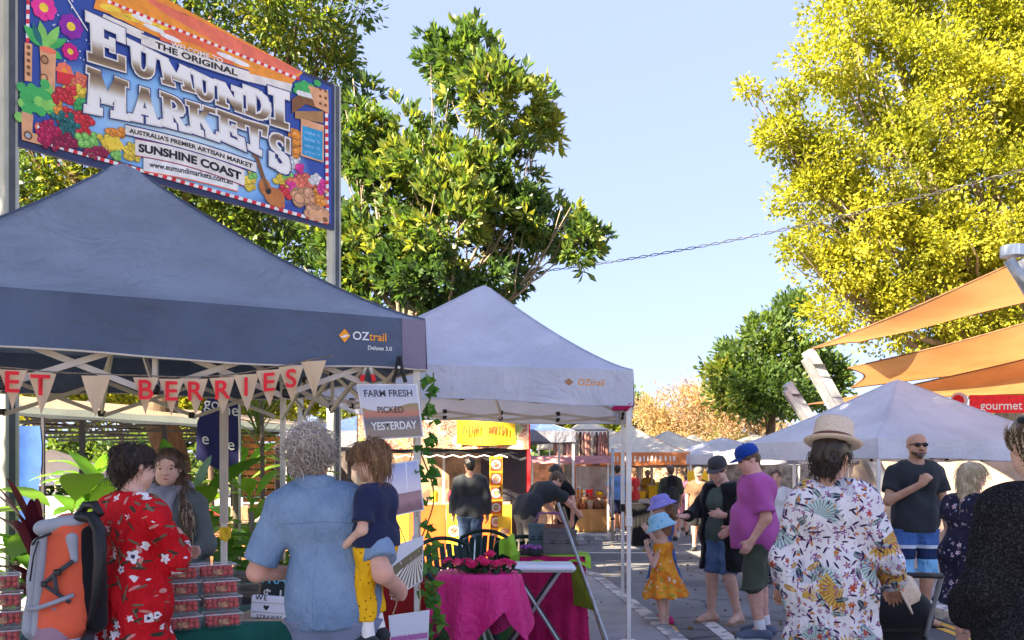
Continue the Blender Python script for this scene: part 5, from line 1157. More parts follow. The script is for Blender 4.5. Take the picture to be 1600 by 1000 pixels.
for _o in [o for o in COL.objects if o.name == 'backpack']: _o.scale = (.92, .92, .92)
# ---------------------------------------------------------------- stall woman in grey
GW = Person('woman with long brown hair and grey scarf facing us behind the strawberries', (-1.985, 5.15, PAV), R(172), 1.58, female=True, head=(R(18), R(-6), 0), skin=SK1, h=.010,
            pose=dict(elR=(.22, .0, 1.14), wrR=(.14, .2, 1.02), elL=(-.22, .0, 1.14), wrL=(-.14, .2, 1.02)))
GW.body(feet=False); GW.eyes()
GW.cloth('jacket', GW.torso(.026)+GW.arm('L', 1.9, .024, .003)+GW.arm('R', 1.9, .024, .003)+[cap(GW.J['waist'], (0, 0, .72), .14, .17, k=.06, flat=1)], C_SAGE, cuts=[((0, 0, GW.J['neck'][2]+.025), (0, -.2, 1))], wr=(.006, 30, 8))
nk = GW.J['neck']; P = []
for i in range(9):
    a = 2*PI*i/9; b = 2*PI*(i+1)/9; P.append(cap((nk[0]+.085*math.cos(a), nk[1]+.02+.085*math.sin(a), nk[2]+.012-.035*math.sin(a)), (nk[0]+.085*math.cos(b), nk[1]+.02+.085*math.sin(b), nk[2]+.012-.035*math.sin(b)), .044, k=.02))
P += [cap((.02, nk[1]+.11, nk[2]-.03), (.05, nk[1]+.13, nk[2]-.22), .05, .055, k=.03), cap((-.03, nk[1]+.11, nk[2]-.03), (-.05, nk[1]+.13, nk[2]-.16), .05, .05, k=.03)]
GW.cloth('scarf', P, C_SCARF, wr=(.006, 60, 3))
hr = GW.haircap(H_BRN, extra=[((-.06, -.02, -.03), (-.10, .07, -.13), .045, .04), ((-.10, .07, -.13), (-.135, .17, -.28), .042, .036), ((-.135, .17, -.28), (-.15, .185, -.48), .036, .020), ((.06, -.04, -.03), (.09, -.02, -.2), .045, .03), ((0, -.07, -.04), (0, -.08, -.25), .06, .05)], wr=(.003, 60, 5))
strands(GW, hr, H_BRN, 420, .10, .0022, 4, curl=.003, grav=1.2, lift=.0, keep=lambda c: ~((c[:, 1] > GW.J['head'][1]+.03) & (np.abs(c[:, 0]-GW.J['head'][0]) < .075) & (c[:, 2] > GW.J['head'][2]-.12)))
strands(GW, hr, H_BLOND, 150, .06, .0022, 5, curl=.002, grav=1.2, lift=.0, rand=.04, keep=lambda c: c[:, 2] < GW.J['head'][2]-.17, name='blond_tips')
# ---------------------------------------------------------------- man in the chambray shirt and the toddler he carries
CM = Person('man with curly grey hair and blue chambray shirt seen from behind, holding the toddler', (-.76, 3.8, PAV), R(-4), 1.645, girth=1.0, head=(R(4), R(-5), 0), skin=SK2, h=.009, shoulder=.93,
            pose=dict(elR=(.255, -.15, 1.10), wrR=(.27, .12, 1.0), elL=(-.345, -.05, 1.09), wrL=(-.19, .18, 1.06), chest=(-.045, 0, 1.315), waist=(-.015, .005, 1.08), neck=(-.085, -.008, 1.472), head=(-.115, .022, 1.625), shL=(-.245, -.01, 1.385), shR=(.14, -.01, 1.385)))
CM.body(('relax', 'grip'), ({}, {}), feet=False)
P = CM.torso(.022)+CM.arm('L', .86, .024, .012)+CM.arm('R', .82, .024, .012); J = CM.J
P += [cap(J['waist'], (0, -.005, .80), .125, .15, k=.07, flat=1, sc=(1.12, .85, 1), fold=(.008, 7, 1))]
sh = CM.cloth('shirt', P, D_CHAM, cuts=[((0, 0, J['neck'][2]+.03), (0, .25, 1))], wr=(.006, 17, 6))
P = []
for i in range(10):
    a, b = R(200+i*14), R(200+(i+1)*14); q = lambda t: (J['neck'][0]+.078*math.cos(t), J['neck'][1]+.012+.072*math.sin(t), J['neck'][2]+.018)
    P.append(cap(q(a), (q(b)[0], q(b)[1], q(b)[2]), .020, k=.012, sc=(1, 1, 1.6)))
CM.cloth('collar', P, D_CHAM, h=.007)
CM.cloth('trousers', CM.leg('L', 1.95, .02)+CM.leg('R', 1.95, .02)+[cap(J['pelvis']+np.array([.08, 0, 0]), J['pelvis']-np.array([.08, 0, 0]), .145, k=.06)], C_BLUEGREY, cuts=[((0, 0, .83), (0, 0, 1))], wr=(.004, 28, 3))
hr = CM.haircap(H_GREY, puff=-.003, low=-.04, wr=(.007, 75, 3))
strands(CM, hr, H_GREY, 1500, .048, .0030, 3, curl=.0065, grav=.5, lift=.12, K=12, turns=1.3, rand=.45)
strands(CM, hr, H_GREYBR, 900, .045, .0028, 31, curl=.0065, grav=.7, lift=.14, K=12, turns=1.2, rand=.45, keep=lambda c: c[:, 2] < CM.J['head'][2]+.03, name='darker_curls')
TD = Person('toddler in navy top and yellow dotted trousers carried on the arm', (-.575, 3.74, .80), R(62), .82, child=True, head=(R(28), R(-12), R(4)), skin=SK1, h=.006, headscale=1.13, girth=1.2,
            pose=dict(hipL=(-.08, 0, .86), hipR=(.08, 0, .86), kneeL=(-.10, .06, .50), kneeR=(.10, .14, .54), ankL=(-.10, .0, .13), ankR=(.1, .03, .17), toeL=(-.12, .17, .06), toeR=(.12, .22, .10), elL=(-.26, -.05, 1.10), wrL=(-.17, .23, .93), elR=(.22, .12, 1.15), wrR=(.14, .32, 1.2), head=(0, .06, 1.70)))
TD.body(('relax', 'relax'), ({'sc': 1.15}, {})); TD.eyes()
TD.cloth('top', TD.torso(.012)+TD.arm('L', .80, .016, .008)+TD.arm('R', .8, .016, .008), C_NAVY, cuts=[((0, 0, TD.J['neck'][2]+.012), (0, .1, 1)), ((0, 0, .44), (0, 0, -1))], wr=(.002, 60, 1), h=.006)
TD.cloth('trousers', TD.leg('L', 1.60, .014, .003)+TD.leg('R', 1.60, .014, .003)+[cap(TD.J['pelvis']+np.array([.03, 0, -.01]), TD.J['pelvis']-np.array([.03, 0, .01]), .078, k=.03)], D_YEL, wr=(.003, 60, 2), h=.006)
for sd in 'LR': TD.cloth('sock', [cap(TD.J['knee'+sd]*.42+TD.J['ank'+sd]*.58, TD.J['ank'+sd], .029, .027, k=.01)], C_WHITE, h=.006)
shoes(TD, C_CHAR, .007)
hr = TD.haircap(H_LBRN, puff=.004, low=-.045, wr=(.002, 60, 3), extra=[((.0, -.06, .0), (0, -.07, -.06), .05, .032), ((-.06, -.01, .02), (-.072, .0, -.03), .034, .02), ((-.045, -.045, -.02), (-.06, -.03, -.085), .035, .02)], h=.005)
strands(TD, hr, H_LBRN, 900, .05, .0014, 5, curl=.002, grav=1.1, comb=(0, -.3, 0), lift=.05)
# ---------------------------------------------------------------- the hat wearer at the pram
FW = Person('shopper in white tropical-print shirt and straw trilby pushing the pram', (1.66, 4.6, 0), R(-16), 1.75, female=True, girth=1.0, head=(R(-30), R(-2), R(6)), skin=SK3, h=.010,
            pose=dict(elR=(.275, -.03, 1.10), wrR=(.33, .15, .955), elL=(-.235, -.01, 1.10), wrL=(-.24, .18, .93)))
FW.body(('grip', 'grip'), ({'fwd': (-.1, .75, -.5), 'palm': (-.3, -.3, -1)}, {'fwd': (0, .7, -.5), 'palm': (0, -.3, -1)}), feet=False)
J = FW.J; P = FW.torso(.028)+FW.arm('L', 1.85, .03, .008)+FW.arm('R', 1.85, .03, .008)+[cap(J['chest'], (0, .0, .50), .13, .215, k=.07, flat=1, sc=(1.12, .80, 1), fold=(.012, 8, 2))]
FW.cloth('shirt', P, D_WHITE, cuts=[((0, 0, J['neck'][2]+.035), (0, .2, 1))], wr=(.011, 19, 12))
hr = FW.haircap(H_DARK, low=-.055, puff=.002, extra=[((.03, -.07, -.02), (.03, -.07, -.07), .045, .03), ((-.03, -.07, -.02), (-.03, -.07, -.07), .045, .03)])
strands(FW, hr, H_DARK, 350, .06, .0022, 5, curl=.003, grav=1, lift=.05, keep=lambda c: c[:, 2] < FW.J['head'][2]+.03)
hat_on(FW, [(.088, .0), (.126, -.004), (.138, .006), (.139, .010), (.126, .003), (.101, .008), (.099, .06), (.092, .118), (.078, .134), (.03, .112), (.004, .105)], STRAW, (0, -.005, .068), 'trilby', tilt=(R(-14), R(-9)), n=36, wob=lambda a, z: .05*math.cos(2*a) if z < .03 else 0,
       band=([(.1035, .012), (.1045, .034), (.1015, .036), (.1005, .012)], plain('brown_leather_band', (.16, .06, .03), .5)))
# ---------------------------------------------------------------- dark-clad person at the edge
BW = Person('person in black chunky jumper with blond-streaked hair tied up, cut by the picture edge', (1.925, 3.22, 0), R(4), 1.76, female=True, girth=1.02, head=(R(-6), R(0), 0), skin=SK1, h=.010,
            pose=dict(elL=(-.235, .0, 1.12), wrL=(-.17, .20, 1.0), elR=(.24, .0, 1.13), wrR=(.17, .2, 1.02)))
BW.body(feet=False); J = BW.J
BW.cloth('jumper', BW.torso(.030)+BW.arm('L', 1.95, .034, .0)+BW.arm('R', 1.95, .034, .0)+[cap(J['chest'], (0, 0, .62), .13, .21, k=.08, flat=1, sc=(1.1, .85, 1))]+BW.collar(.07, .03), C_KNIT, cuts=[((0, 0, J['neck'][2]+.025), (0, .25, 1))], wr=(.008, 18, 5))
hr = BW.haircap(H_BRN, puff=.006, low=-.035, wr=(.003, 60, 3), extra=[((0, -.05, .11), (.0, -.06, .15), .06, .045)])
strands(BW, hr, H_BRN, 700, .028, .0022, 8, grav=-.6, comb=(0, -.3, 0), curl=.002, lift=.0, keep=lambda c: c[:, 2] < BW.J['head'][2]+.05); strands(BW, hr, H_BLOND, 420, .03, .0024, 18, grav=-.6, comb=(0, -.3, 0), curl=.002, lift=.0, keep=lambda c: c[:, 2] < BW.J['head'][2]+.06, name='blond_streaks')
mb = MB(); c0 = BW.hp(0, -.045, .095); mb.tube([tuple(np.array(c0)+.078*np.array([math.cos(a), math.sin(a), .12*math.sin(a)])) for a in np.linspace(0, 2*PI, 17)], .014, 7); mb.build('headband', C_BLACK, BW.root, smooth=True, local=True)
# ================================================================ people in the middle distance
def shorts(pn, upto, mat, inf=.022, flare=.02, wr=(.006, 28, 3), name='shorts', top=.875):
    J = pn.J; k = pn.k
    return pn.cloth(name, pn.leg('L', upto, inf, flare)+pn.leg('R', upto, inf, flare)+[cap(J['pelvis']+np.array([.075*k*pn.g, 0, 0]), J['pelvis']-np.array([.075*k*pn.g, 0, 0]), .118*k*pn.g+inf*.6, k=.06)], mat, cuts=[((0, 0, top*k), (0, 0, 1))], wr=wr)
def tee(pn, mat, sl=.62, inf=.02, hem=.86, wr=(.007, 24, 5), r=.068, name='tee_shirt', flare=.016, skirt=None):
    J = pn.J; P = pn.torso(inf)+pn.arm('L', sl, inf+.006, flare)+pn.arm('R', sl, inf+.006, flare); k = pn.k
    if skirt: P.append(cap(J['waist'], J['pelvis']+np.array([0, 0, (hem-.95)*k]), skirt[0]*k, skirt[1]*k, k=.07, flat=1, sc=(1.1, .9, 1)))
    return pn.cloth(name, P+pn.collar(r), mat, cuts=[((0, 0, J['neck'][2]+.03*k), (0, .15, 1)), ((0, 0, hem*k), (0, 0, -1))], wr=wr)
def ball_cap(pn, mat, brim, name='cap'):
    o = hat_on(pn, [(.094, -.012), (.0965, .01), (.094, .045), (.078, .078), (.045, .096), (.008, .100)], mat, (0, -.006, .058), name)
    k = pn.k*pn.hs; mb = MB(); pts = []
    for i in range(9):
        a = R(20+i*17.5); pts.append((math.cos(a), math.sin(a)))
    vs = [tuple(pn.hp(.09*x, .09*y, .058)) for x, y in pts]+[tuple(pn.hp(.088*x, .09*y+.085*max(0, y)**.6, .058-.014-.012*abs(x))) for x, y in pts]
    vs2 = [(v[0], v[1], v[2]-.006) for v in vs]; fs = [(i, i+1, i+10, i+9) for i in range(8)]
    mb.add(vs, fs); mb.add(vs2, fs); mb.build('peak', brim, o, smooth=True, local=True); mb = MB(); mb.sphere(pn.hp(0, -.006, .158), .009*k, 8, 5); mb.build('button', brim, o, local=True); return o
# bald man in sunglasses
BM = Person('bald bearded man in sunglasses, black tee and striped blue board shorts', (4.12, 9.05, 0), R(176), 1.95, girth=1.03, head=(R(4), R(0), 0), skin=SK3, h=.012,
            pose=dict(elR=(.265, .06, 1.13), wrR=(.045, .24, 1.285), elL=(-.255, -.02, 1.12), wrL=(-.265, .05, .87), kneeR=(.12, .03, .5), ankR=(.13, -.03, .085), toeR=(.19, .15, .03), ankL=(-.08, -.02, .085), toeL=(-.12, .17, .03)))
BM.body(('relax', 'fist'), ({}, {'fwd': (-.55, .25, .8), 'palm': (-.6, -.8, -.2)}))
tee(BM, C_CHAR, .66, .018, .845, skirt=(.125, .15))
m = Mat('striped_board_shorts', .75, .15); x_, y_, z_ = m.xyz(); zz = (z_-.52)/.42
c = m.ramp(zz, [(0, (.22, .50, .78)), (.36, (.02, .035, .10)), (.62, (.62, .66, .75)), (.70, (.07, .16, .42))], 'CONSTANT'); m.color(c); cloth_bump(m)
shorts(BM, 1.02, m.m, .026, .026)
sandals(BM)
for q in (-1, 1):
    pass
mb = MB()
for q in (-1, 1):
    c0 = BM.hp(q*.033, .097, .010); mb.sphere(c0, (.029*BM.k, .010*BM.k, .019*BM.k), 12, 8)
mb.tube([BM.hp(-.07, .07, .016), BM.hp(-.05, .094, .019), BM.hp(0, .106, .017), BM.hp(.05, .094, .019), BM.hp(.07, .07, .016)], .006, 6)
for q in (-1, 1): mb.tube([BM.hp(q*.07, .07, .016), BM.hp(q*.078, .0, .014)], .005, 5)
mb.build('sunglasses', plain('dark_lens', (.006, .006, .008), .12, .1, 4, 0, .6), BM.root, smooth=True, local=True)
k = BM.k; BM.cloth('beard', [cap(BM.hp(-.045, .045, -.055), BM.hp(0, .075, -.088), .026*k, .026*k, k=.02), cap(BM.hp(.045, .045, -.055), BM.hp(0, .075, -.088), .026*k, .026*k, k=.02), cap(BM.hp(-.022, .088, -.043), BM.hp(.022, .088, -.043), .008*k, k=.006)], hair_mat('stubble', (.09, .05, .035)), h=.008, wr=(.002, 90, 2))
mb = MB(); mb.tube([BM.hp(-.018, .092, -.058), BM.hp(0, .097, -.057), BM.hp(.018, .092, -.058)], [.002, .006, .002], 6); mb.build('lips', M_LIPS, BM.root, local=True)
# blond woman in the navy floral dress
BL = Person('blond woman in navy floral dress walking away beside the bald man', (3.62, 7.0, 0), R(-62), 1.62, female=True, girth=1.22, head=(R(-10), R(-4), 0), skin=SK2, h=.012,
            pose=dict(elL=(-.22, .05, 1.12), wrL=(-.16, .25, 1.05), elR=(.24, .0, 1.12), wrR=(.2, .2, .98), kneeL=(-.09, .05, .5), ankL=(-.09, .0, .085), toeL=(-.1, .18, .03)))
BL.body(); J = BL.J
BL.cloth('dress', BL.torso(.018)+BL.arm('L', .42, .03, .02)+BL.arm('R', .42, .03, .02)+[cap(J['waist'], (0, 0, .52), .13, .27, k=.08, flat=1, sc=(1, .9, 1), fold=(.022, 9, 0))]+BL.collar(.075), D_NAVY, cuts=[((0, 0, J['neck'][2]+.01), (0, .2, 1))], wr=(.007, 26, 4))
hr = BL.haircap(H_BLOND, low=-.06, puff=.004, extra=[((0, -.07, -.03), (.0, -.075, -.22), .062, .05), ((.05, -.04, -.02), (.055, -.05, -.2), .045, .03), ((-.05, -.04, -.02), (-.055, -.05, -.2), .045, .03)])
strands(BL, hr, H_BLOND, 600, .08, .0024, 4, curl=.002, grav=1.2, lift=.0)
shoes(BL, C_BLACK, .006)
# purple tee man
PM = Person('heavy man in purple tee, olive shorts and blue cap facing the girls', (2.30, 8.35, 0), R(82), 1.80, girth=1.28, belly=.03, head=(R(8), R(-20), 0), skin=SK2, h=.012,
            pose=dict(elL=(-.27, -.05, 1.10), wrL=(-.235, .07, .90), elR=(.27, .0, 1.12), wrR=(.2, .2, .98), kneeL=(-.13, .05, .5), kneeR=(.13, -.03, .5), ankL=(-.13, -.02, .085), ankR=(.14, -.10, .085), toeL=(-.15, .17, .03), toeR=(.18, .08, .03), head=(0, .07, 1.615), neck=(0, .01, 1.475)))
PM.body(); PM.eyes()
J = PM.J; P = PM.torso(.024)+PM.arm('L', .84, .03, .02)+PM.arm('R', .84, .03, .02)+[cap(J['waist']+np.array([0, .05, 0]), (0, .02, .86), .17, .195, k=.09, flat=1, sc=(.98, 1.1, 1))]
PM.cloth('tee_shirt', P+PM.collar(.062, .0), C_PURP, cuts=[((0, 0, J['neck'][2]+.03), (0, .2, 1))], wr=(.009, 20, 5))
shorts(PM, 1.08, C_OLIVE, .03, .04, top=.87)
hr = PM.haircap(H_BRN, low=-.045, puff=-.004); ball_cap(PM, cloth('royal_blue_cap', (.012, .05, .30)), cloth('navy_peak', (.02, .06, .26)))
mb = MB(); mb.tube([PM.hp(-.076, .0, .014), PM.hp(-.06, .07, .016), PM.hp(-.02, .10, .014)], .003, 5); mb.build('glasses_arm', BRKT, PM.root, local=True)
for sd in 'LR': PM.cloth('sock', [cap(PM.J['knee'+sd]*.2+PM.J['ank'+sd]*.8, PM.J['ank'+sd], .052, .05, k=.01)], C_WHITE)
shoes(PM, cloth('grey_trainers', (.10, .12, .17)), .012, plain('pale_sole', (.5, .48, .45), .7))
# woman in the black cardigan
CW = Person('woman in dark cap and black cardigan reaching a hand towards the girls', (2.17, 9.15, 0), R(128), 1.70, female=True, girth=1.15, head=(R(10), R(-22), 0), skin=SK1, h=.012,
            pose=dict(elL=(-.24, -.02, 1.12), wrL=(-.16, .18, 1.15), elR=(.26, .12, 1.18), wrR=(.18, .36, 1.13), kneeR=(.10, .05, .5), ankR=(.12, .03, .085), toeR=(.15, .2, .03), ankL=(-.13, -.10, .085), toeL=(-.17, .08, .03), head=(0, .07, 1.612)))
CW.body(('relax', 'flat'), ({}, {'fwd': (-.1, 1, .0), 'palm': (-.3, .1, 1)})); CW.eyes()
J = CW.J; tee(CW, C_DGREEN, .3, .008, .86, skirt=(.11, .13), wr=(.003, 24, 5))
P = CW.torso(.034)+CW.arm('L', 1.92, .024, .004)+CW.arm('R', 1.92, .024, .004)+[cap(J['chest'], (0, -.02, .55), .14, .235, k=.07, flat=1, sc=(1.12, .95, 1), fold=(.008, 8, 0)), ('s', cap((0, .30, .3), (.0, .245, 1.5), .29, .16, k=.02, sc=(.7, 1, 1)))]
CW.cloth('cardigan', P+CW.collar(.075), C_BLACK, cuts=[((0, 0, J['neck'][2]+.02), (0, .2, 1))], wr=(.008, 24, 7))
shorts(CW, .94, D_JEAN, .014, .012); sandals(CW, plain('tan_sandal', (.35, .24, .15), .7))
hr = CW.haircap(H_BRN, low=-.05, extra=[((0, -.08, -.02), (0, -.10, -.10), .04, .025)]); ball_cap(CW, cloth('dark_grey_cap', (.05, .05, .055)), cloth('grey_peak', (.08, .075, .08)))
# two girls in sun hats
def sunhat(pn, mat, droop=.04, name='sun_hat'):
    return hat_on(pn, [(.09, -.002), (.128, -droop*.8), (.150, -droop-.008), (.153, -droop-.003), (.130, -droop*.8+.012), (.100, .014), (.097, .055), (.075, .085), (.04, .097), (.006, .098)], mat, (0, -.002, .05), name, wob=lambda a, z: (.07*math.sin(3*a+1)+.05*math.sin(5*a)) if z < -.01 else 0, n=36, tilt=(R(-4), 0))
m = Mat('pale_blue_hat', .85); c = flowers(m, (.30, .56, .70), 22, .016, 5, (.12, .40, .65), (.6, .7, .7), .5); m.color(c); HATB = m.m
m = Mat('violet_print_hat', .85); c = flowers(m, (.26, .24, .62), 18, .024, 5, (.48, .38, .74), (.10, .10, .5), .7); m.color(c); HATV = m.m
G1 = Person('small girl in orange floral sundress and pale blue sun hat, hand at her mouth', (1.45, 8.5, 0), R(66), 1.08, child=True, head=(R(6), R(-16), 0), skin=SK1, h=.009, headscale=1.12, girth=1.05,
            pose=dict(elL=(-.20, .10, 1.08), wrL=(-.08, .24, 1.36), elR=(.2, .0, 1.1), wrR=(.2, .1, .9), head=(0, .04, 1.66)))
G1.body(('fist', 'relax'), ({'fwd': (.2, .2, 1), 'palm': (.6, -.5, 0)}, {})); G1.eyes()
J = G1.J; k = G1.k
G1.cloth('sundress', G1.torso(.012)+[cap(J['waist']+np.array([0, 0, .05]), (0, -.02, .36), .075, .215, k=.06, flat=1, fold=(.022, 9, 0))]+G1.collar(.10, .06), D_ORNG, cuts=[((0, 0, J['neck'][2]-.035), (0, .1, 1))], wr=(.005, 34, 2))
for q in (-1, 1): mb = MB(); mb.tube([(q*.045, -.06, J['neck'][2]-.05), (q*.05, -.005, J['neck'][2]+.0), (q*.045, .055, J['neck'][2]-.06)], .008, 6); mb.build('shoulder_tie', D_ORNG, G1.root, smooth=True, local=True)
G1.haircap(H_LBRN, low=-.06); sunhat(G1, HATB, .06); shoes(G1, cloth('pink_purple_shoe', (.42, .16, .30)), .010, plain('pink_sole', (.6, .4, .45), .7))
G2 = Person('taller girl in violet print sun hat standing behind the girl in orange', (1.56, 9.12, 0), R(84), 1.27, child=True, head=(R(4), R(-14), 0), skin=SK1, h=.009, headscale=.95,
            pose=dict(elL=(-.19, .06, 1.1), wrL=(-.15, .20, 1.28), head=(0, .03, 1.64)))
G2.body(('relax', 'relax')); G2.eyes(); J = G2.J
G2.cloth('dress', G2.torso(.012)+G2.arm('L', .3, .018, .01)+G2.arm('R', .3, .018, .01)+[cap(J['waist'], (0, 0, .46), .085, .18, k=.06, flat=1, fold=(.015, 8, 0))]+G2.collar(.08), cloth('blue_print_dress', (.05, .14, .38), .85, 400, .5, 0, 22), cuts=[((0, 0, J['neck'][2]+.01), (0, .1, 1))], wr=(.005, 34, 2))
hr = G2.haircap(H_LBRN, low=-.06, extra=[((0, -.08, -.02), (0, -.11, -.16), .04, .025)]); sunhat(G2, HATV, .03); shoes(G2, cloth('hot_pink_shoe', (.55, .04, .16)), .010)
# ---------------------------------------------------------------- further people
def walker(label, px, Y, H, facing, top, bottom, hair, skin=SK1, female=False, sl=.6, short=None, longhair=0, base=0.0, pose=None, girth=1.0, head=(0, 0, 0), hem=.86, group='people among the far stalls', cap_=None, lean=(0, 0), shoe=None, h=.02, hands=('relax', 'relax'), topname='tee_shirt'):
    p = Person(label, ((px-800)/FPX*Y, Y, base), facing, H, group=group, female=female, girth=girth, head=head, skin=skin, h=h, pose=pose, lean=lean)
    p.body(hands); p.eyes()
    if lean == (0, 0) and not (pose and 'chest' in pose): tee(p, top, sl, .02, hem, name=topname)
    else: p.cloth(topname, p.torso(.02)+p.arm('L', sl, .026, .012)+p.arm('R', sl, .026, .012)+p.collar(), top, wr=(.007, 24, 5))
    shorts(p, short if short else 1.95, bottom, .02 if short else .018, .016 if short else .008, name='shorts' if short else 'trousers', top=.875 if lean == (0, 0) and not (pose and 'chest' in pose) else .95)
    ex = [((0, -.07, -.03), (0, -.075, -.10-longhair), .06, .05), ((.05, -.04, -.02), (.055, -.04, -.05-longhair), .045, .03), ((-.05, -.04, -.02), (-.055, -.04, -.05-longhair), .045, .03)] if longhair else []
    p.haircap(hair, extra=ex, h=.012)
    if cap_: ball_cap(p, cap_, cap_)
    shoes(p, shoe or C_CHAR, .008)
    return p
walker('man in charcoal jumper and jeans waiting at the yellow food stall', 735, 12.6, 1.66, R(4), C_CHAR, D_DKJEAN, H_BLACK, SKD, sl=1.9, base=PAV, hem=.84, h=.014, group=None, girth=1.08, topname='jumper')
walker('cook in dark clothes working inside the yellow food stall', 768, 14.6, 1.60, R(150), C_BLACK, C_BLACK, H_BLACK, SKD, base=PAV, group=None)
walker('man in grey tee stooping over the basket stand', 822, 11.9, 1.70, R(-58), C_CHAR, C_TAUPE, H_BRN, SK2, sl=.7, base=PAV, h=.014, group=None, girth=1.1, head=(R(-5), R(-38), 0),
       pose=dict(waist=(0, .06, 1.07), chest=(0, .26, 1.20), neck=(0, .40, 1.30), head=(0, .50, 1.38), shL=(-.185, .35, 1.23), shR=(.185, .35, 1.23), elL=(-.24, .50, 1.02), wrL=(-.16, .66, .86), elR=(.25, .56, 1.06), wrR=(.17, .76, .92)))
walker('woman with long dark hair and black top bending at the basket stand', 886, 12.5, 1.55, R(118), C_BLACK, C_BLACK, H_BLACK, SK2, True, sl=.5, longhair=.12, base=PAV, h=.014, group=None, head=(R(0), R(-30), 0), lean=(0, .28))
walker('man in blue tee and dark shorts browsing the tan stall', 965, 20.9, 1.62, R(-12), C_BLUE, C_NAVY, H_DARK, SK2, short=.95, base=PAV, sl=.6)
walker('blond woman with red top beside the man in blue tee', 990, 22.0, 1.56, R(60), C_REDC, C_BROWN, H_LBRN, SK2, True, base=PAV, longhair=.08)
bp = walker('man with black backpack walking down the street', 1048, 20.2, 1.70, R(3), C_OLIVE, C_TAUPE, H_BRN, SK2, short=1.0, sl=1.0)
r = empty('backpack', (bp.root.location.x, bp.root.location.y-.2, .95), 0, 'black backpack on the man walking down the street', 'backpack')
solid('main_body', [cap((0, 0, .08), (0, .02, .42), .13, .12, k=.05, sc=(1.1, .75, 1))], C_BLACK, r, .016); solid('front_pocket', [cap((0, -.08, .08), (0, -.08, .2), .09, .09, k=.03, sc=(1.1, .5, 1))], C_CHAR, r, .016)
walker('person in brown top and cap bending forward near the yellow sign', 1092, 17.5, 1.62, R(165), C_BROWN, C_BLACK, H_BRN, SK2, short=.9, cap_=C_TAUPE, lean=(0, .15), head=(0, R(-20), 0))
walker('woman in pink skirt and mauve top beyond the girls', 1066, 22, 1.60, R(20), cloth('mauve_top', (.3, .12, .2)), C_PINK, H_LBRN, SK2, True, short=.8, longhair=.08)
walker('person in red by the far orange tent', 1128, 25, 1.62, R(30), C_REDC, C_TAUPE, H_BRN, SK2, True)
walker('grey-haired person in white top under the low white gazebo', 1212, 12.4, 1.58, R(160), C_WHITE, C_NAVY, H_BRN, SK2, sl=.7, group=None)
walker('person in dark green top at the far end of the street', 1075, 28, 1.66, R(10), C_DGREEN, C_NAVY, H_DARK, SK2)
walker('person in yellow top at the far end of the street', 1012, 27, 1.62, R(150), cloth('mustard_top', (.5, .28, .04)), C_NAVY, H_BLOND, SK2, True)
# ================================================================ the strawberry stall
def bed(t, o=0.0, z=0.0):
    """point along the blue gazebo's front edge: t metres from the right corner, o metres towards us"""
    p = BLUE_FR+BLUE_D*t-BLUE_P*o; return Vector((p.x, p.y, z))
GREENC = cloth('green_tablecloth', (.012, .10, .075), .85, 400, .2)
BA = math.atan2(BLUE_D.y, BLUE_D.x)
Mb = Matrix.Rotation(BA, 3, 'Z')
r = empty('berry_table', bed(1.75, -.22, PAV), 0, 'table under dark green cloth carrying the strawberry punnets', 'table')
mb = MB(); mb.box(bed(1.72, -.22, .735), (1.72, .66, .03), Mb, .008); mb.build('table_top', LEGM, r)
def tcl(u, v):
    # top and drops of the cloth as one sheet
    W, D, T = .89, .36, .755
    x = (u-.5)*2*(W+.30); y = (v-.5)*2*(D+.30); dz = 0
    ox, oy = max(0, abs(x)-W), max(0, abs(y)-D); dz = max(ox, oy); xx = max(-W, min(W, x)); yy = max(-D, min(D, y))
    f = .018*math.sin(x*17)*min(1, oy*8)+.018*math.sin(y*19)*min(1, ox*8)
    xx += math.copysign(.012*min(1, ox*20)+f*(ox > 0), x); yy += math.copysign(.012*min(1, oy*20)+f*(oy > 0), y)
    p = bed(1.72, -.22); q = Mb @ Vector((xx, yy, 0)); return Vector((p.x+q.x, p.y+q.y, T-dz*.9))
mb = MB(); mb.grid(tcl, 60, 34); mb.build('tablecloth', GREENC, r, smooth=True)
for sx in (-.78, .78):
    for sy in (-.25, .25):
        q = Mb @ Vector((sx, sy, 0)); p = bed(1.72, -.22)+q; mb = MB(); mb.tube([(p.x, p.y, PAV), (p.x, p.y, .73)], .014, 7); mb.build('leg', DSTEEL, r)
PLAST = Mat('clear_plastic', .08, .5); PLAST.color((.8, .82, .85)); PLAST.set(Alpha=.09); PLAST = PLAST.m
BERRY = Mat('strawberry', .35, .5); v_ = BERRY.vor(300); n_ = BERRY.noise(22, 2); BERRY.color(BERRY.mix(S(BERRY.nt, v_.outputs[0]).lt(.18), BERRY.mix(n_.smooth(.3, .7), (.42, .008, .02), (.62, .04, .02)), (.6, .35, .1))); BERRY = BERRY.m
BLABEL = plain('berry_label', (.50, .27, .16), .5, .5, 60, 0)
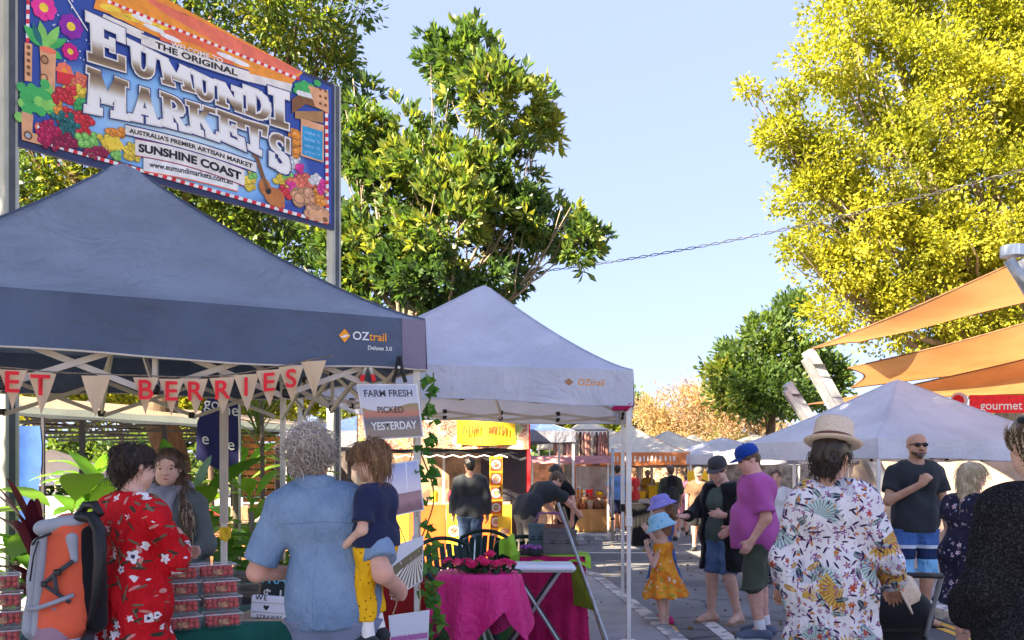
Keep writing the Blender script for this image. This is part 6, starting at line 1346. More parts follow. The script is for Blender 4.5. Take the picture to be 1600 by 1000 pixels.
def punnet_proto():
    r = empty('strawberry_punnet', (0, 0, 0)); rnd = random.Random(8)
    W, D, H = .185, .125, .066
    mb = MB(); vs = [(-W*.44, -D*.42, 0), (W*.44, -D*.42, 0), (W*.44, D*.42, 0), (-W*.44, D*.42, 0), (-W/2, -D/2, H), (W/2, -D/2, H), (W/2, D/2, H), (-W/2, D/2, H)]
    mb.add(vs, [(0, 3, 2, 1), (0, 1, 5, 4), (1, 2, 6, 5), (2, 3, 7, 6), (3, 0, 4, 7)]); mb.build('tray', PLAST, r, local=True)
    mb = MB(); mb.tube([(-W/2, -D/2, H), (W/2, -D/2, H), (W/2, D/2, H), (-W/2, D/2, H), (-W/2, -D/2, H)], .0035, 5); mb.build('rim', PLASTR, r, local=True)
    mb = MB(); mb.add([(-W/2, -D/2, H+.002), (W/2, -D/2, H+.002), (W/2, D/2, H+.002), (-W/2, D/2, H+.002), (-W*.42, -D*.4, H+.013), (W*.42, -D*.4, H+.013), (W*.42, D*.4, H+.013), (-W*.42, D*.4, H+.013)], [(4, 5, 6, 7), (0, 1, 5, 4), (1, 2, 6, 5), (2, 3, 7, 6), (3, 0, 4, 7)]); mb.build('lid', PLAST, r, local=True)
    mb = MB()
    for ix in range(6):
        for iy in range(3):
            for iz in range(2): mb.sphere((-.066+.0265*ix+rnd.uniform(-.004, .004), -.034+.034*iy, .018+.026*iz+rnd.uniform(-.003, .003)), (.0155, .0165, .0165), 8, 6)
    tag(mb.build('strawberries', BERRY, r, smooth=True, local=True), kind='stuff')
    mb = MB(); mb.add([(-.03, -D*.455, .014), (.022, -D*.455, .014), (.022, -D*.475, .042), (-.03, -D*.475, .042)], [(0, 1, 2, 3)]); mb.build('printed_label', BLABEL, r, local=True)
    return r
PLASTR = Mat('plastic_rim', .12, .5); PLASTR.color((.8, .82, .85)); PLASTR.set(Alpha=.5); PLASTR = PLASTR.m
proto = punnet_proto(); first = True
TIER = ['bottom', 'second', 'third', 'top']
for stack, t0, cols in (('beside the red dress', 1.20, 3), ('beside the backpack', 2.20, 2)):
    for tier in range(4):
        for c_ in range(cols):
            o = proto if first else copy_tree(proto); first = False
            p = bed(t0+c_*.197+.007*math.sin(5*tier+2*c_), .12-tier*.045+.012*math.sin(9*c_+4*tier), .757+tier*.080); o.location = p; o.rotation_euler = (0, 0, BA+PI+.09*math.sin(7*c_+3*tier))
            pos = ['end', 'middle', 'inner'][c_] if cols == 3 else ['inner', 'outer'][c_]
            tag(o, f'clear strawberry punnet, {TIER[tier]} tier, {pos} column of the stack {stack}', 'punnet', 'stacked strawberry punnets')
# ---- chalkboard and light box on a timber crate
p = at(432, 990, 4.75)
SAND = plain('pale_crate_wood', (.42, .31, .21), .85, .3, 9, .3)
r = empty('timber_crate', (p.x, p.y+.1, PAV), 0, 'pale timber crate under the light box sign', 'crate')
for i in range(5):
    mb = MB(); mb.box((p.x-.02, p.y+.02-.001, PAV+.06+i*.125), (.46, .022, .11), None, .004); mb.build('board', SAND, r)
    mb = MB(); mb.box((p.x-.02, p.y+.34, PAV+.06+i*.125), (.46, .022, .11), None, .004); mb.build('board', SAND, r)
mb = MB(); mb.box((p.x-.02, p.y+.18, PAV+.645), (.48, .38, .025), None, .005); mb.build('top', SAND, r)
CT = PAV+.6575
r = empty('light_box', (p.x-.03, p.y+.06, CT), 0, 'white light box sign with dark letters beside the strawberries', 'sign')
bx0, bx1, bz0, bz1 = at(392, 974, 4.8).x, at(452, 974, 4.8).x, CT, at(392, 932, 4.8).z
c0 = Vector(((bx0+bx1)/2, 4.82, (bz0+bz1)/2)); mb = MB(); mb.box(c0, (bx1-bx0, .045, bz1-bz0), rotM('Y', R(4)), .005); mb.build('box', plain('white_acrylic', (.72, .74, .82), .35, .04, 3, 0), r)
for i in (-1, 1): mb = MB(); mb.box(c0+Vector((0, -.0255, i*.026)), ((bx1-bx0)*.96, .004, .003), rotM('Y', R(4))); mb.build('rail', STEEL, r)
M4 = rotM('Y', R(4))
def lb(dx, dz): return lambda x, y: c0+Vector((0, -.0245, 0))+M4 @ Vector((x+dx, 0, y+dz))
lettering('WE', lb(-.05, .05), M_BLACK, r, size=.04, bold=.012, space=1.2); lettering('STRAWBS', lb(0, -.052), M_BLACK, r, size=.028, bold=.012, space=1.2)
mb = MB(); mb.add([lb(-.02, -.002)(x, y) for x, y in ((0, -.016), (.016, .004), (.013, .013), (.006, .014), (0, .008), (-.006, .014), (-.013, .013), (-.016, .004))], [tuple(range(8))]); mb.build('heart', M_BLACK, r)
r = empty('chalkboard', (at(438, 930, 5.0).x, 5.0, CT), 0, 'black chalkboard with chalked price behind the light box', 'sign')
c1 = at(438, 915, 4.98); c1.z -= .03; M7 = rotM('Y', R(5)); mb = MB(); mb.box(c1, (.21, .018, .28), M7, .003); mb.build('slate', plain('slate', (.03, .04, .042), .8, .3, 8, .1), r)
mb = MB(); mb.box(c1+M7 @ Vector((-.112, 0, 0)), (.016, .024, .29), M7); mb.box(c1+M7 @ Vector((.112, 0, 0)), (.016, .024, .29), M7); mb.box(c1+M7 @ Vector((0, .012, -.145)), (.24, .024, .016), M7); mb.build('frame', WOOD, r)
lettering('TRAYS', lambda x, y: c1+Vector((0, -.0105, 0))+M7 @ Vector((x, 0, y+.065)), plain('blue_chalk', (.12, .45, .6), .9, .2, 30, 0), r, size=.085, bold=.004); lettering('$ 15', lambda x, y: c1+Vector((0, -.0105, 0))+M7 @ Vector((x-.01, 0, y-.03)), plain('white_chalk', (.7, .7, .68), .9, .2, 30, 0), r, size=.095, bold=.003)
# ---- old timbers stacked behind
LOGM = Mat('driftwood', .9, .1); v_ = LOGM.scale(LOGM.coord(), (3, 16, 16)); n_ = LOGM.noise(2, 6, v_); LOGM.color(LOGM.ramp(n_, [(.3, (.06, .055, .05)), (.55, (.2, .18, .155)), (.75, (.36, .33, .29))])).bump(n_, .7, .012); LOGM = LOGM.m
rnd = random.Random(12); r = empty('timber_pile', (-1.75, 6.0, PAV), 0, 'pile of weathered grey timbers behind the chalkboard', 'timber pile')
for i in range(13):
    z = PAV+.08+(i//2)*.115+rnd.uniform(-.01, .02); y = 5.75+.14*(i % 2)+rnd.uniform(-.03, .03); x = -1.65+rnd.uniform(-.1, .1); a = rnd.uniform(-.09, .09); L = rnd.uniform(.7, 1.0)
    mb = MB(); mb.box((x, y, z), (L, rnd.uniform(.09, .13), rnd.uniform(.05, .09)), rotM('Y', a) @ rotM('Z', rnd.uniform(-.15, .15)), .012); mb.build('timber', LOGM, r)
# ================================================================ bunting
BURL = Mat('hessian', .95, .1); x_, y_, z_ = BURL.xyz(); wv_ = (x_*900).sin()*(z_*900).sin(); BURL.color(BURL.mix(wv_.smooth(-.5, .5), (.56, .40, .25), (.70, .53, .36))).bump(wv_, .3, .002); BURL = BURL.m
r = empty('bunting', at(250, 590, 4.6), 0, 'hessian bunting with red hand-cut letters along the blue gazebo', 'bunting')
def by(px): return 4.10+px/665*1.1
flags = [(-22, 576, None), (20, 578, 'E'), (65, 583, 'T'), (108, 586, 0), (150, 587, None), (190, 589, 0), (228, 590, 'B'), (268, 592, 'E'), (305, 592, 'R'), (347, 590, 'R'), (385, 585, 'I'), (420, 578, 'E'), (455, 572, 'S'), (490, 564, None)]
mb = MB(); mb.tube([at(px, py-3, by(px)) for px, py, _ in flags]+[at(520, 556, by(520))], .0035, 5); mb.build('string', WOOD, r)
for i, (px, py, ch) in enumerate(flags):
    if ch == 0: continue
    Y = by(px); hw, hh = 23 if i < 5 else 20, 64 if i < 6 else 58; tl = (flags[min(i+1, len(flags)-1)][1]-flags[max(i-1, 0)][1])*.12
    a, b, c = at(px-hw, py-tl, by(px-hw)), at(px+hw, py+tl, by(px+hw)), at(px+tl*-1.2, py+hh, Y+.02)
    mb = MB()
    def fn(u, v): 
        p = a.lerp(b, u).lerp(c, v); p.y += .012*math.sin(5*u+i)*math.sin(3*v); return p
    mb.grid(fn, 6, 6); fl = mb.build('flag', BURL, r, smooth=True)
    if ch:
        ctr = at(px, py+21, Y); ex = (b-a).normalized()
        lettering(ch, lambda x, y: ctr+ex*x+Vector((.003, -.016, y)), M_RED, fl, size=.138, bold=.018, name='letter')
# ================================================================ hanging photo boards, clips, vine
def board(name, label, quad, art, words=(), Y0=5.2, dy=0.0):
    (x0, y0), (x1, y1), (x2, y2), (x3, y3) = quad   # tl tr br bl in picture pixels
    A, B, C, D = at(x0, y0, Y0), at(x1, y1, Y0+dy), at(x2, y2, Y0+dy), at(x3, y3, Y0)
    ctr = (A+B+C+D)/4; r = empty(name, (ctr.x, ctr.y, min(C.z, D.z)), 0, label, 'photo board', 'photo boards hung on twine')
    f = lambda u, v, o: (A.lerp(B, u)).lerp(D.lerp(C, u), v)+Vector((0, -o, 0))
    mb = MB(); mb.add([f(0, 0, 0), f(1, 0, 0), f(1, 1, 0), f(0, 1, 0), f(0, 0, -.006), f(1, 0, -.006), f(1, 1, -.006), f(0, 1, -.006)], [(0, 1, 2, 3), (4, 7, 6, 5), (0, 4, 5, 1), (1, 5, 6, 2), (2, 6, 7, 3), (3, 7, 4, 0)]); mb.build('backing_card', plain('white_card', (.72, .72, .76), .5, .04, 3, 0), r)
    e = .025; me_ = MB(); n1, n2 = 10, 10; me_.grid(lambda u, v: f(e+(1-2*e)*u, e+(1-2*e)*v, .002), n1, n2); o = me_.build('photo_print', art, r)
    uv = o.data.attributes.new('pu', 'FLOAT', 'POINT'); uw = o.data.attributes.new('pv', 'FLOAT', 'POINT')
    uv.data.foreach_set('value', [i/n1 for i in range(n1+1) for j in range(n2+1)]); uw.data.foreach_set('value', [j/n2 for i in range(n1+1) for j in range(n2+1)])
    for (tx, u, v, w_, h_, mt) in words:
        lettering(tx, lambda x, y: f(u+x, v-y, .0035), mt, r, fit=(w_, h_), bold=.02)
    return r, f
def photo(name, fn):
    m = Mat(name, .2, .5); u, v = m.attr('pu'), m.attr('pv'); m.color(fn(m, u, v)); return m.m
def art1(m, u, v):
    n = m.noise(60, 4, m.vec(u, v, 0)); hill = (u*5.0).sin()*.07+.42
    c = m.ramp(v+n*.05, [(.0, (.42, .47, .64)), (.4, (.58, .56, .62))]); lo = m.ramp(v+n*.3, [(.45, (.22, .21, .07)), (.65, (.40, .22, .14)), (.85, (.12, .11, .15)), (1.1, (.26, .2, .16))]); c = m.mix(v.gt(hill), c, lo)
    return m.mix((v-.55).abs().lt(.05)*n.gt(.5), c, (.6, .14, .08))
def art2(m, u, v):
    n = m.noise(8, 5, m.vec(u, v, 0)); c = m.ramp(v+n*.12, [(0, (.30, .38, .68)), (.55, (.72, .66, .74))]); lo = m.ramp(v+n*.2, [(.6, (.30, .16, .20)), (.85, (.40, .22, .24)), (1.1, (.22, .10, .14))]); c = m.mix(v.gt(.60), c, lo); fl = (u-.72-v*-.05+n*.02).abs().lt(.012)*v.lt(.55); return m.mix(fl, c, (.85, .85, .9))
def art3(m, u, v):
    an = (u-.75).atan2(v-.28); st = (an*34).sin(); n = m.noise(9, 4, m.vec(u, v, 0)); lo = m.mix(st.smooth(-.4, .4), (.16, .12, .08), (.72, .68, .64)); c = m.mix(v.gt((1.0-u)*.30+.16+n*.06), (.62, .64, .72), lo); return m.mix((v-.28-(1.0-u)*.2).abs().lt(.10)*n.gt(.35), c, (.12, .10, .06))
def art4(m, u, v):
    n = m.noise(30, 4, m.vec(u, v, 0)); c = m.ramp(v+n*.1, [(.0, (.66, .68, .76)), (.48, (.62, .6, .66)), (.5, (.42, .12, .36)), (.62, (.6, .55, .58)), (.66, (.24, .18, .2))], 'CONSTANT'); return c
b1, f1 = board('photo_board', 'farm fresh board with hill photograph clipped under the blue gazebo corner', ((557, 600), (652, 600), (662, 683), (572, 688)), photo('farm_photo', art1), [('FARM FRESH', .5, .17, .80, .13, plain('board_ink', (.06, .06, .09), .6, .1, 4, 0)), ('PICKED', .5, .47, .44, .12, plain('board_ink2', (.10, .05, .04), .6, .1, 4, 0)), ('YESTERDAY', .52, .76, .78, .15, M_WHITE)], 5.16)
b2, f2 = board('photo_board', 'photo board of a mauve field under pale sky, hanging second', ((590, 728), (653, 718), (663, 797), (590, 812)), photo('mauve_field_photo', art2), [], 5.18, .05)
b3, f3 = board('photo_board', 'photo board of white-mulched strawberry rows, hanging third', ((614, 853), (662, 837), (660, 908), (611, 937)), photo('rows_photo', art3), [], 5.16, .06)
b4, f4 = board('photo_board', 'photo board with pale sky and purple strip, hanging lowest', ((607, 962), (671, 953), (668, 1030), (612, 1036)), photo('purple_strip_photo', art4), [], 5.16, .04)
TW = plain('jute_twine', (.42, .30, .17), .9, .2, 30, .3)
r = empty('jute_twine', f1(.5, 1, 0), 0, 'knotted jute twine linking the hanging photo boards', 'twine')
for (a, b) in ((f1(.3, 1, .004), f2(.15, 0, .004)), (f1(.85, 1, .004), f2(.8, 0, .004)), (f2(.35, 1, .004), f3(.4, 0, .004)), (f2(.85, 1, .004), f3(.85, 0, .004)), (f3(.2, 1, .004), f4(.1, 0, .004)), (f3(.9, 1, .004), f4(.75, 0, .004))):
    mb = MB(); mb.tube([a, a.lerp(b, .5)+Vector((.006, 0, 0)), b], .004, 5); mb.sphere(a.lerp(b, .15), (.008, .008, .011), 7, 5); mb.build('twine', TW, r)
def clip(label, px, py, tip, body):
    c = at(px, py, 5.14); r = empty('spring_clamp', c, 0, label, 'clamp')
    for s_ in (-1, 1):
        mb = MB(); mb.tube([c+Vector((s_*.006, 0, .085)), c+Vector((s_*.012, -.004, .02)), c+Vector((s_*.034, -.006, -.06))], [.009, .014, .008], 7); a = mb.build('jaw', body, r, smooth=True)
        mb = MB(); mb.tube([c+Vector((s_*.026, -.006, -.03)), c+Vector((s_*.037, -.006, -.066))], .0125, 7); mb.build('grip', tip, a)
    mb = MB(); mb.tube([c+Vector((0, -.02, .02)), c+Vector((0, .014, .02))], .009, 8); mb.build('spring', STEEL, r)
clip('spring clamp with red tips holding the farm fresh board', 575, 578, M_RED, STEEL); clip('black spring clamp holding the farm fresh board', 624, 580, BRKT, BRKT)
L_IVY = leaf_mat('ivy_leaf', (.03, .10, .02), (.07, .20, .03), (.22, .38, .06), .35, .45)
lp = Vector((BLUE_FR.x, BLUE_FR.y, 0))+Vector((-.03, .03, 0)); rnd = random.Random(3); r = empty('ivy_vine', (lp.x+.02, lp.y, PAV), 0, 'leafy ivy garland twined down the gazebo leg', 'ivy')
mb = MB(); st_ = [(lp.x+.035+.045*math.cos(z*9), lp.y+.045*math.sin(z*9), z) for z in np.linspace(.15, 2.15, 70)]; mb.tube(st_, .005, 5); mb.build('stem', plain('ivy_stem', (.12, .16, .05), .8), r)
rng = np.random.default_rng(3); C_, D_ = [], []
for z in list(np.linspace(.2, 2.14, 58)):
    dens = 1 if rnd.random() < .75 else 0
    for _ in range(dens if rnd.random() < .45 else 2*dens): C_.append((lp.x+.04+rnd.gauss(.01, .025), lp.y-.02+rnd.gauss(0, .03), z+rnd.uniform(-.02, .02))); D_.append((rnd.uniform(-.3, 1), -.6, -.5))
V, T = leaves_np(rng, np.array(C_), np.array(D_, float), 2, .07, .065, -.2, .6, .03, .2); V = V-np.array(rootloc(r)); link_mesh('ivy_leaves', mesh_np('ivy_leaves', V, np.arange(len(V)).reshape(-1, 4), L_IVY, False, {'tint': T}), r)
# ================================================================ planting behind the stall
BANANA = leaf_mat('banana_leaf', (.06, .17, .025), (.13, .29, .035), (.28, .42, .06), .5, .4); CORDY = leaf_mat('cordyline_leaf', (.03, .004, .012), (.11, .015, .035), (.22, .04, .06), .25, .4); SPIKE = leaf_mat('dracaena_leaf', (.05, .09, .02), (.10, .16, .035), (.2, .25, .06), .3, .45)
def blade(base, dirn, L, W, droop, mb_, tints, t, nseg=9, stem=.25, fold=.2):
    base, d = Vector(base), Vector(dirn).normalized(); side = d.cross(Vector((0, 0, 1))); side = side.normalized() if side.length > .1 else Vector((1, 0, 0)); vs, fs = [], []
    for i in range(nseg+1):
        s_ = i/nseg; p = base+d*L*s_+Vector((0, 0, -droop*L*s_*s_)); w = 0 if s_ < stem else math.sin(PI*min(1, (s_-stem)/(1-stem)*.93+.07))**.7*W/2
        w = max(w, .006); up = Vector((0, 0, fold*w)); vs += [p-side*w+up, p, p+side*w+up]
    for i in range(nseg): fs += [(i*3, i*3+1, i*3+4, i*3+3), (i*3+1, i*3+2, i*3+5, i*3+4)]
    mb_.add(vs, fs); tints += [t]*len(vs)
def plant(name, label, base, specs, mat, stem=None, cat='plant', group='potted plants behind the stall', pot=None):
    base = Vector(base); r = empty(name, base, 0, label, cat, group); rnd = random.Random(hash(label) % 999 if False else len(label)*7+int(abs(base.x)*100))
    for (z0, n, L, W, el0, el1, droop) in specs:
        for i in range(n):
            a = 2*PI*i/n+rnd.uniform(-.4, .4); el = rnd.uniform(el0, el1); mb = MB(); ti = []
            blade(base+Vector((0, 0, z0*rnd.uniform(.8, 1.05))), (math.cos(a)*math.cos(el), math.sin(a)*math.cos(el), math.sin(el)), L*rnd.uniform(.75, 1.15), W*rnd.uniform(.8, 1.15), droop*rnd.uniform(.6, 1.3), mb, ti, rnd.uniform(.2, .9), stem=.3 if W > .15 else .02)
            o = mb.build('leaf', mat, r, smooth=True); at_ = o.data.attributes.new('tint', 'FLOAT', 'POINT'); at_.data.foreach_set('value', ti)
    if stem: mb = MB(); mb.tube(curve_pts(base, base+Vector((stem[2] if len(stem) > 2 else 0, 0, stem[0])), (.02, 0, 0), 5), stem[1], 8); mb.build('stem', BARK2, r, smooth=True)
    if pot: mb = MB(); mb.lathe([(pot[0]*.75, 0), (pot[0], pot[1]), (pot[0]*1.06, pot[1]), (pot[0]*1.06, pot[1]+.03), (pot[0]*.9, pot[1]+.03), (pot[0]*.85, pot[1]-.02)], base, 18); mb.build('pot', pot[2], r, smooth=False)
    return r
POT = plain('dark_plastic_pot', (.025, .025, .028), .6); GP = at
def gp(px, Y): return ((px-800)/FPX*Y, Y, PAV)
plant('banana_plant', 'broad-leaved banana plant with arching leaf left of the pinned-up hair', gp(112, 7.2), [(1.05, 8, 1.05, .34, .35, 1.2, .5), (.75, 6, .9, .3, .2, .8, .4)], BANANA, (1.1, .05), pot=(.2, .3, POT))
plant('banana_plant', 'bright banana plant with upright leaf beside the feather banner', gp(285, 6.9), [(1.1, 7, .95, .28, .7, 1.4, .25), (.8, 8, .85, .32, .2, .9, .45)], BANANA, (1.1, .05), pot=(.2, .3, POT))
plant('banana_plant', 'yellow-green broad-leaved plant right behind the stall woman', gp(318, 6.6), [(1.0, 8, .65, .24, .3, 1.2, .45), (.7, 8, .6, .24, .1, .8, .45)], BANANA, (1.0, .04), pot=(.2, .3, POT))
plant('cordyline', 'dark red cordyline behind the backpack', gp(52, 6.1), [(1.0, 16, .62, .085, .5, 1.4, .35), (.7, 14, .6, .08, .1, .9, .4), (.45, 12, .5, .075, -.1, .6, .35)], CORDY, (1.05, .02), pot=(.16, .3, POT))
plant('spiky_palm', 'tall spiky dracaena on a thin trunk between the two gazebo poles', gp(405, 8.3), [(2.1, 46, .52, .026, -.4, 1.45, .18)], SPIKE, (2.15, .022, .02), pot=(.18, .3, POT))
plant('broad_shrub', 'dark green broad-leaved shrub beneath the spiky dracaena', gp(392, 7.9), [(1.15, 10, .5, .16, .2, 1.2, .4), (.8, 12, .5, .16, .0, .9, .4), (.5, 10, .45, .15, -.1, .6, .4)], BANANA, (1.1, .025), pot=(.2, .3, POT))
plant('broad_shrub', 'leafy green shrub beside the curly-haired man', gp(436, 7.4), [(1.0, 10, .42, .13, .2, 1.2, .4), (.7, 12, .45, .14, .0, .9, .4)], BANANA, (1.0, .02), pot=(.18, .3, POT))
plant('broad_shrub', 'low leafy plant behind the grey tub', gp(345, 7.0), [(.75, 10, .4, .14, .2, 1.1, .4), (.5, 10, .4, .13, .0, .8, .4)], BANANA, (.7, .02), pot=(.18, .3, POT))
plant('banana_plant', 'wide-leaved plant behind the pinned-up hair, under the long canopy', gp(185, 7.8), [(1.0, 8, 1.0, .30, .3, 1.2, .5), (.7, 7, .8, .28, .1, .8, .4)], BANANA, (1.05, .05), pot=(.2, .3, POT))
plant('banana_plant', 'tall leafy plant between the feather banner and the spiky dracaena', gp(368, 8.6), [(1.3, 9, .8, .24, .4, 1.3, .45), (.9, 9, .75, .24, .1, .8, .45)], BANANA, (1.35, .04), pot=(.2, .3, POT))
plant('broad_shrub', 'bushy green shrub behind the curly-haired man near the sign post', gp(470, 8.8), [(1.5, 14, .5, .15, .2, 1.2, .4), (1.1, 16, .5, .15, .0, .9, .4), (.7, 14, .5, .15, .0, .8, .4)], BANANA, (1.5, .03), pot=(.2, .3, POT))
plant('broad_shrub', 'bushy green shrub behind the backpack under the long canopy', gp(140, 9.0), [(1.4, 14, .55, .16, .2, 1.2, .4), (1.0, 16, .55, .16, .0, .9, .4), (.6, 14, .5, .15, .0, .8, .4)], BANANA, (1.4, .03), pot=(.2, .3, POT))
plant('broad_shrub', 'bushy green shrub behind the grey-scarfed woman', gp(240, 8.8), [(1.3, 14, .55, .16, .2, 1.2, .4), (.9, 16, .55, .16, .0, .9, .4), (.6, 14, .5, .15, .0, .8, .4)], BANANA, (1.3, .03), pot=(.2, .3, POT))
plant('broad_shrub', 'low dark plant at the foot of the sign post', gp(25, 7.0), [(.8, 10, .5, .13, .2, 1.2, .4), (.5, 10, .45, .12, .0, .9, .4)], BANANA, (.75, .02), pot=(.18, .3, POT))
GT = gp(322, 6.3); r = empty('grey_tub', GT, 0, 'dark grey oval tub with pale rim behind the punnets', 'tub'); TUBM = plain('grey_tub_plastic', (.10, .10, .115), .5, .25, 4)
mb = MB(); mb.lathe([(.22, 0), (.27, .6), (.30, .62)], GT, 22, None, 1.3, .9); mb.build('body', TUBM, r, smooth=True)
mb = MB(); mb.lathe([(.27, .60), (.305, .605), (.31, .64), (.28, .645)], GT, 22, None, 1.3, .9); mb.build('rim', plain('pale_grey_rim', (.25, .25, .28), .5), r, smooth=True)
# feather banner
FBX = at(338, 740, 8.0); r = empty('feather_banner', (at(372, 740, 8.0).x, 8.0, PAV), 0, 'navy feather banner with white lettering among the plants', 'banner')
A_ = [(322, 625), (330, 606), (345, 596), (362, 600), (372, 620), (373, 745), (337, 732), (306, 716), (308, 660)]
mb = MB(); mb.add([at(x, y, 8.0) for x, y in A_]+[at(x, y, 8.01) for x, y in A_], [tuple(range(9)), tuple(range(17, 8, -1))]); mb.build('flag', cloth('navy_banner', (.022, .024, .105), .7), r)
mb = MB(); mb.tube([(at(374, 600, 8).x, 8.01, PAV), (at(374, 600, 8).x, 8.01, 2.1), at(372, 610, 8.01), at(358, 596, 8.01), at(340, 594, 8.01)], .012, 6); mb.build('pole', LEGM, r)
for tx, px, py, sz in (('an', 361, 612, .15), ('go', 331, 631, .15), ('ne', 361, 641, .15), ('e', 321, 686, .15), ('e', 361, 695, .15)):
    c = at(px, py, 7.99); lettering(tx, lambda x, y: (c.x+x, 7.988, c.z+y-x*.12), M_WHITE, r, size=sz, bold=.002)
# ================================================================ pergola market hall on the far left
TARP = fabric('tan_tarpaulin', (.45, .34, .24), .4); TARPG = fabric('grey_green_tarpaulin', (.30, .34, .30), .25)
r = empty('market_canopy', (-10, 16.5, 0), 0, 'long low canopy with tan underside and black trusses behind the plants', 'canopy')
e0, e1 = Vector((-7.7, 12.9, 2.46)), Vector((-3.2, 22.0, 2.46)); back = Vector((-9, 3.5, 0))
mb = MB(); mb.grid(lambda u, v: (e0.lerp(e1, u)+back*v+Vector((0, 0, .9*math.sin(PI*min(1, v*1.1)/2)))), 16, 8); mb.build('roof', TARP, r, smooth=True)
mb = MB(); mb.grid(lambda u, v: e0.lerp(e1, u)+Vector((.0, -.02, .10-.16*v+.01*math.sin(u*40))), 40, 2); mb.build('fascia', TARPG, r, smooth=True)
for i in range(7):
    u = i/6; a = e0.lerp(e1, u)+Vector((-.05, .03, -.06)); b = a+back*.9+Vector((0, 0, .78))
    mb = MB(); mb.bar(a, b, .05); low = a+back*.9-Vector((0, 0, .0)); mb.bar(a, low, .05); 
    for k in range(1, 6): mb.bar(a.lerp(low, (k-.5)/6), a.lerp(b, k/6), .03); mb.bar(a.lerp(low, (k+.5)/6), a.lerp(b, k/6), .03)
    mb.build('truss', BRKT, r)
    mb = MB(); mb.bar((a.x, a.y, 0), (a.x, a.y, a.z), .07); mb.build('post', BRKT, r)
for i in range(3):
    o_ = back*(.15+.3*i); mb = MB(); mb.bar(e0+o_+Vector((0, 0, .1)), e1+o_+Vector((0, 0, .1)), .05); mb.build('purlin', BRKT, r)
r = empty('slatted_screen', (-5.0, 20.6, 0), 0, 'orange-brown timber slat screen glimpsed behind the plants', 'screen'); SL = plain('orange_timber', (.50, .22, .08), .75, .35, 5, .2)  # warm sunlight on the slats is put into the timber colour
for i in range(14):
    mb = MB(); mb.box((-5.0, 20.6, .30+i*.155), (2.4, .03, .11), rotM('Z', R(12))); mb.build('slat', SL, r)
for x in (-6.0, -4.0): mb = MB(); mb.bar((x, 20.68+(x+5.0)*.21, 0), (x, 20.68+(x+5.0)*.21, 2.5), .08); mb.build('post', WOOD, r)
gazebo('white_gazebo', 'small white tent roof glimpsed under the long canopy', [(-6.9, 14.5), (-8.9, 14.3), (-9.1, 16.3), (-7.1, 16.5)], 1.35, 1.95, .18, F_WHITE2, F_WHITE2, 0, 1.1, truss=False, seed=21)
q = at(32, 690, 12); r = empty('blue_tarpaulin', (q.x, 12, 0), 0, 'bright blue tarpaulin sheet beside the sign post', 'tarpaulin'); mb = MB(); mb.grid(lambda u, v: (q.x-1.2+1.45*u+.03*math.sin(9*v), 12+.05*math.sin(9*u), 2.18-2.1*v), 12, 8); mb.build('sheet', plain('blue_tarp', (.015, .07, .28), .6), r, smooth=True); mb = MB(); mb.bar((q.x+.28, 12.05, 0), (q.x+.28, 12.05, 2.3), .04); mb.build('pole', DSTEEL, r)
for i, (px, Y, hh, mt, lab) in enumerate(((160, 9.5, .8, plain('cream_box', (.5, .42, .35), .8), 'cream display box under the long canopy'), (120, 10.2, .72, plain('white_box', (.6, .58, .58), .7), 'white display box behind the red cordyline'), (395, 10.5, .85, plain('rust_box', (.4, .16, .08), .8), 'rust coloured display box behind the low shrubs'), (478, 11.5, .8, plain('pink_box', (.55, .2, .2), .8), 'pinkish display box behind the curly-haired man'))):
    x = (px-800)/FPX*Y; r = empty('display_table', (x, Y, PAV), 0, lab, 'display', 'displays behind the plants')
    mb = MB(); mb.box((x, Y, PAV+hh/2), (1.1, .5, hh), None, .01); mb.build('body', mt, r); mb = MB(); mb.box((x, Y-.02, PAV+hh+.02), (1.2, .56, .03), None, .005); mb.build('top', WOOD, r)
    for k in range(4):
        mb = MB(); mb.box((x-.4+.27*k, Y-.05, PAV+hh+.10+.02*(k % 2)), (.2, .2, .13+.04*(k % 2)), rotM('Z', .2*k), .01); mb.build('box', (C_WHITE, SL, M_RED, BLABEL)[(k+i) % 4], r)
# ================================================================ flower tables under the white gazebo
TURF = Mat('artificial_turf', .95, .1); n_ = TURF.noise(60, 4); TURF.color(TURF.mix(n_.smooth(.3, .7), (.015, .09, .03), (.04, .17, .06))).bump(n_, .6, .01); TURF = TURF.m
slab('turf_mat', [(-1.5, 5.6), (.55, 5.6), (.62, 8.6), (-1.5, 8.7)], PAV, PAV+.012, TURF)
for o in list(COL.objects):
    if o.name.startswith('turf_mat'): tag(o, 'green artificial turf mat under the magenta tables', 'mat'); del o['kind']
MAGC = Mat('magenta_satin', .5, .4); n_ = MAGC.noise(4, 4); MAGC.color(MAGC.mix(n_.smooth(.3, .7), (.60, .008, .17), (.78, .018, .22))); cloth_bump(MAGC, .25); MAGC = MAGC.m
CRIM = Mat('crimson_cloth', .7, .2); n_ = CRIM.noise(4, 4); CRIM.color(CRIM.mix(n_.smooth(.3, .7), (.36, .004, .07), (.48, .01, .095))); cloth_bump(CRIM, .25); CRIM = CRIM.m
LIMEC = Mat('lime_cloth', .7, .2); n_ = LIMEC.noise(4, 4); LIMEC.color(LIMEC.mix(n_.smooth(.3, .7), (.22, .42, .02), (.32, .55, .05))); cloth_bump(LIMEC, .25); LIMEC = LIMEC.m
c = at(748, 893, 6.45); TZ = c.z
r = empty('round_table', (c.x, c.y, PAV), 0, 'small round table under draped magenta cloth with roses on top', 'table')
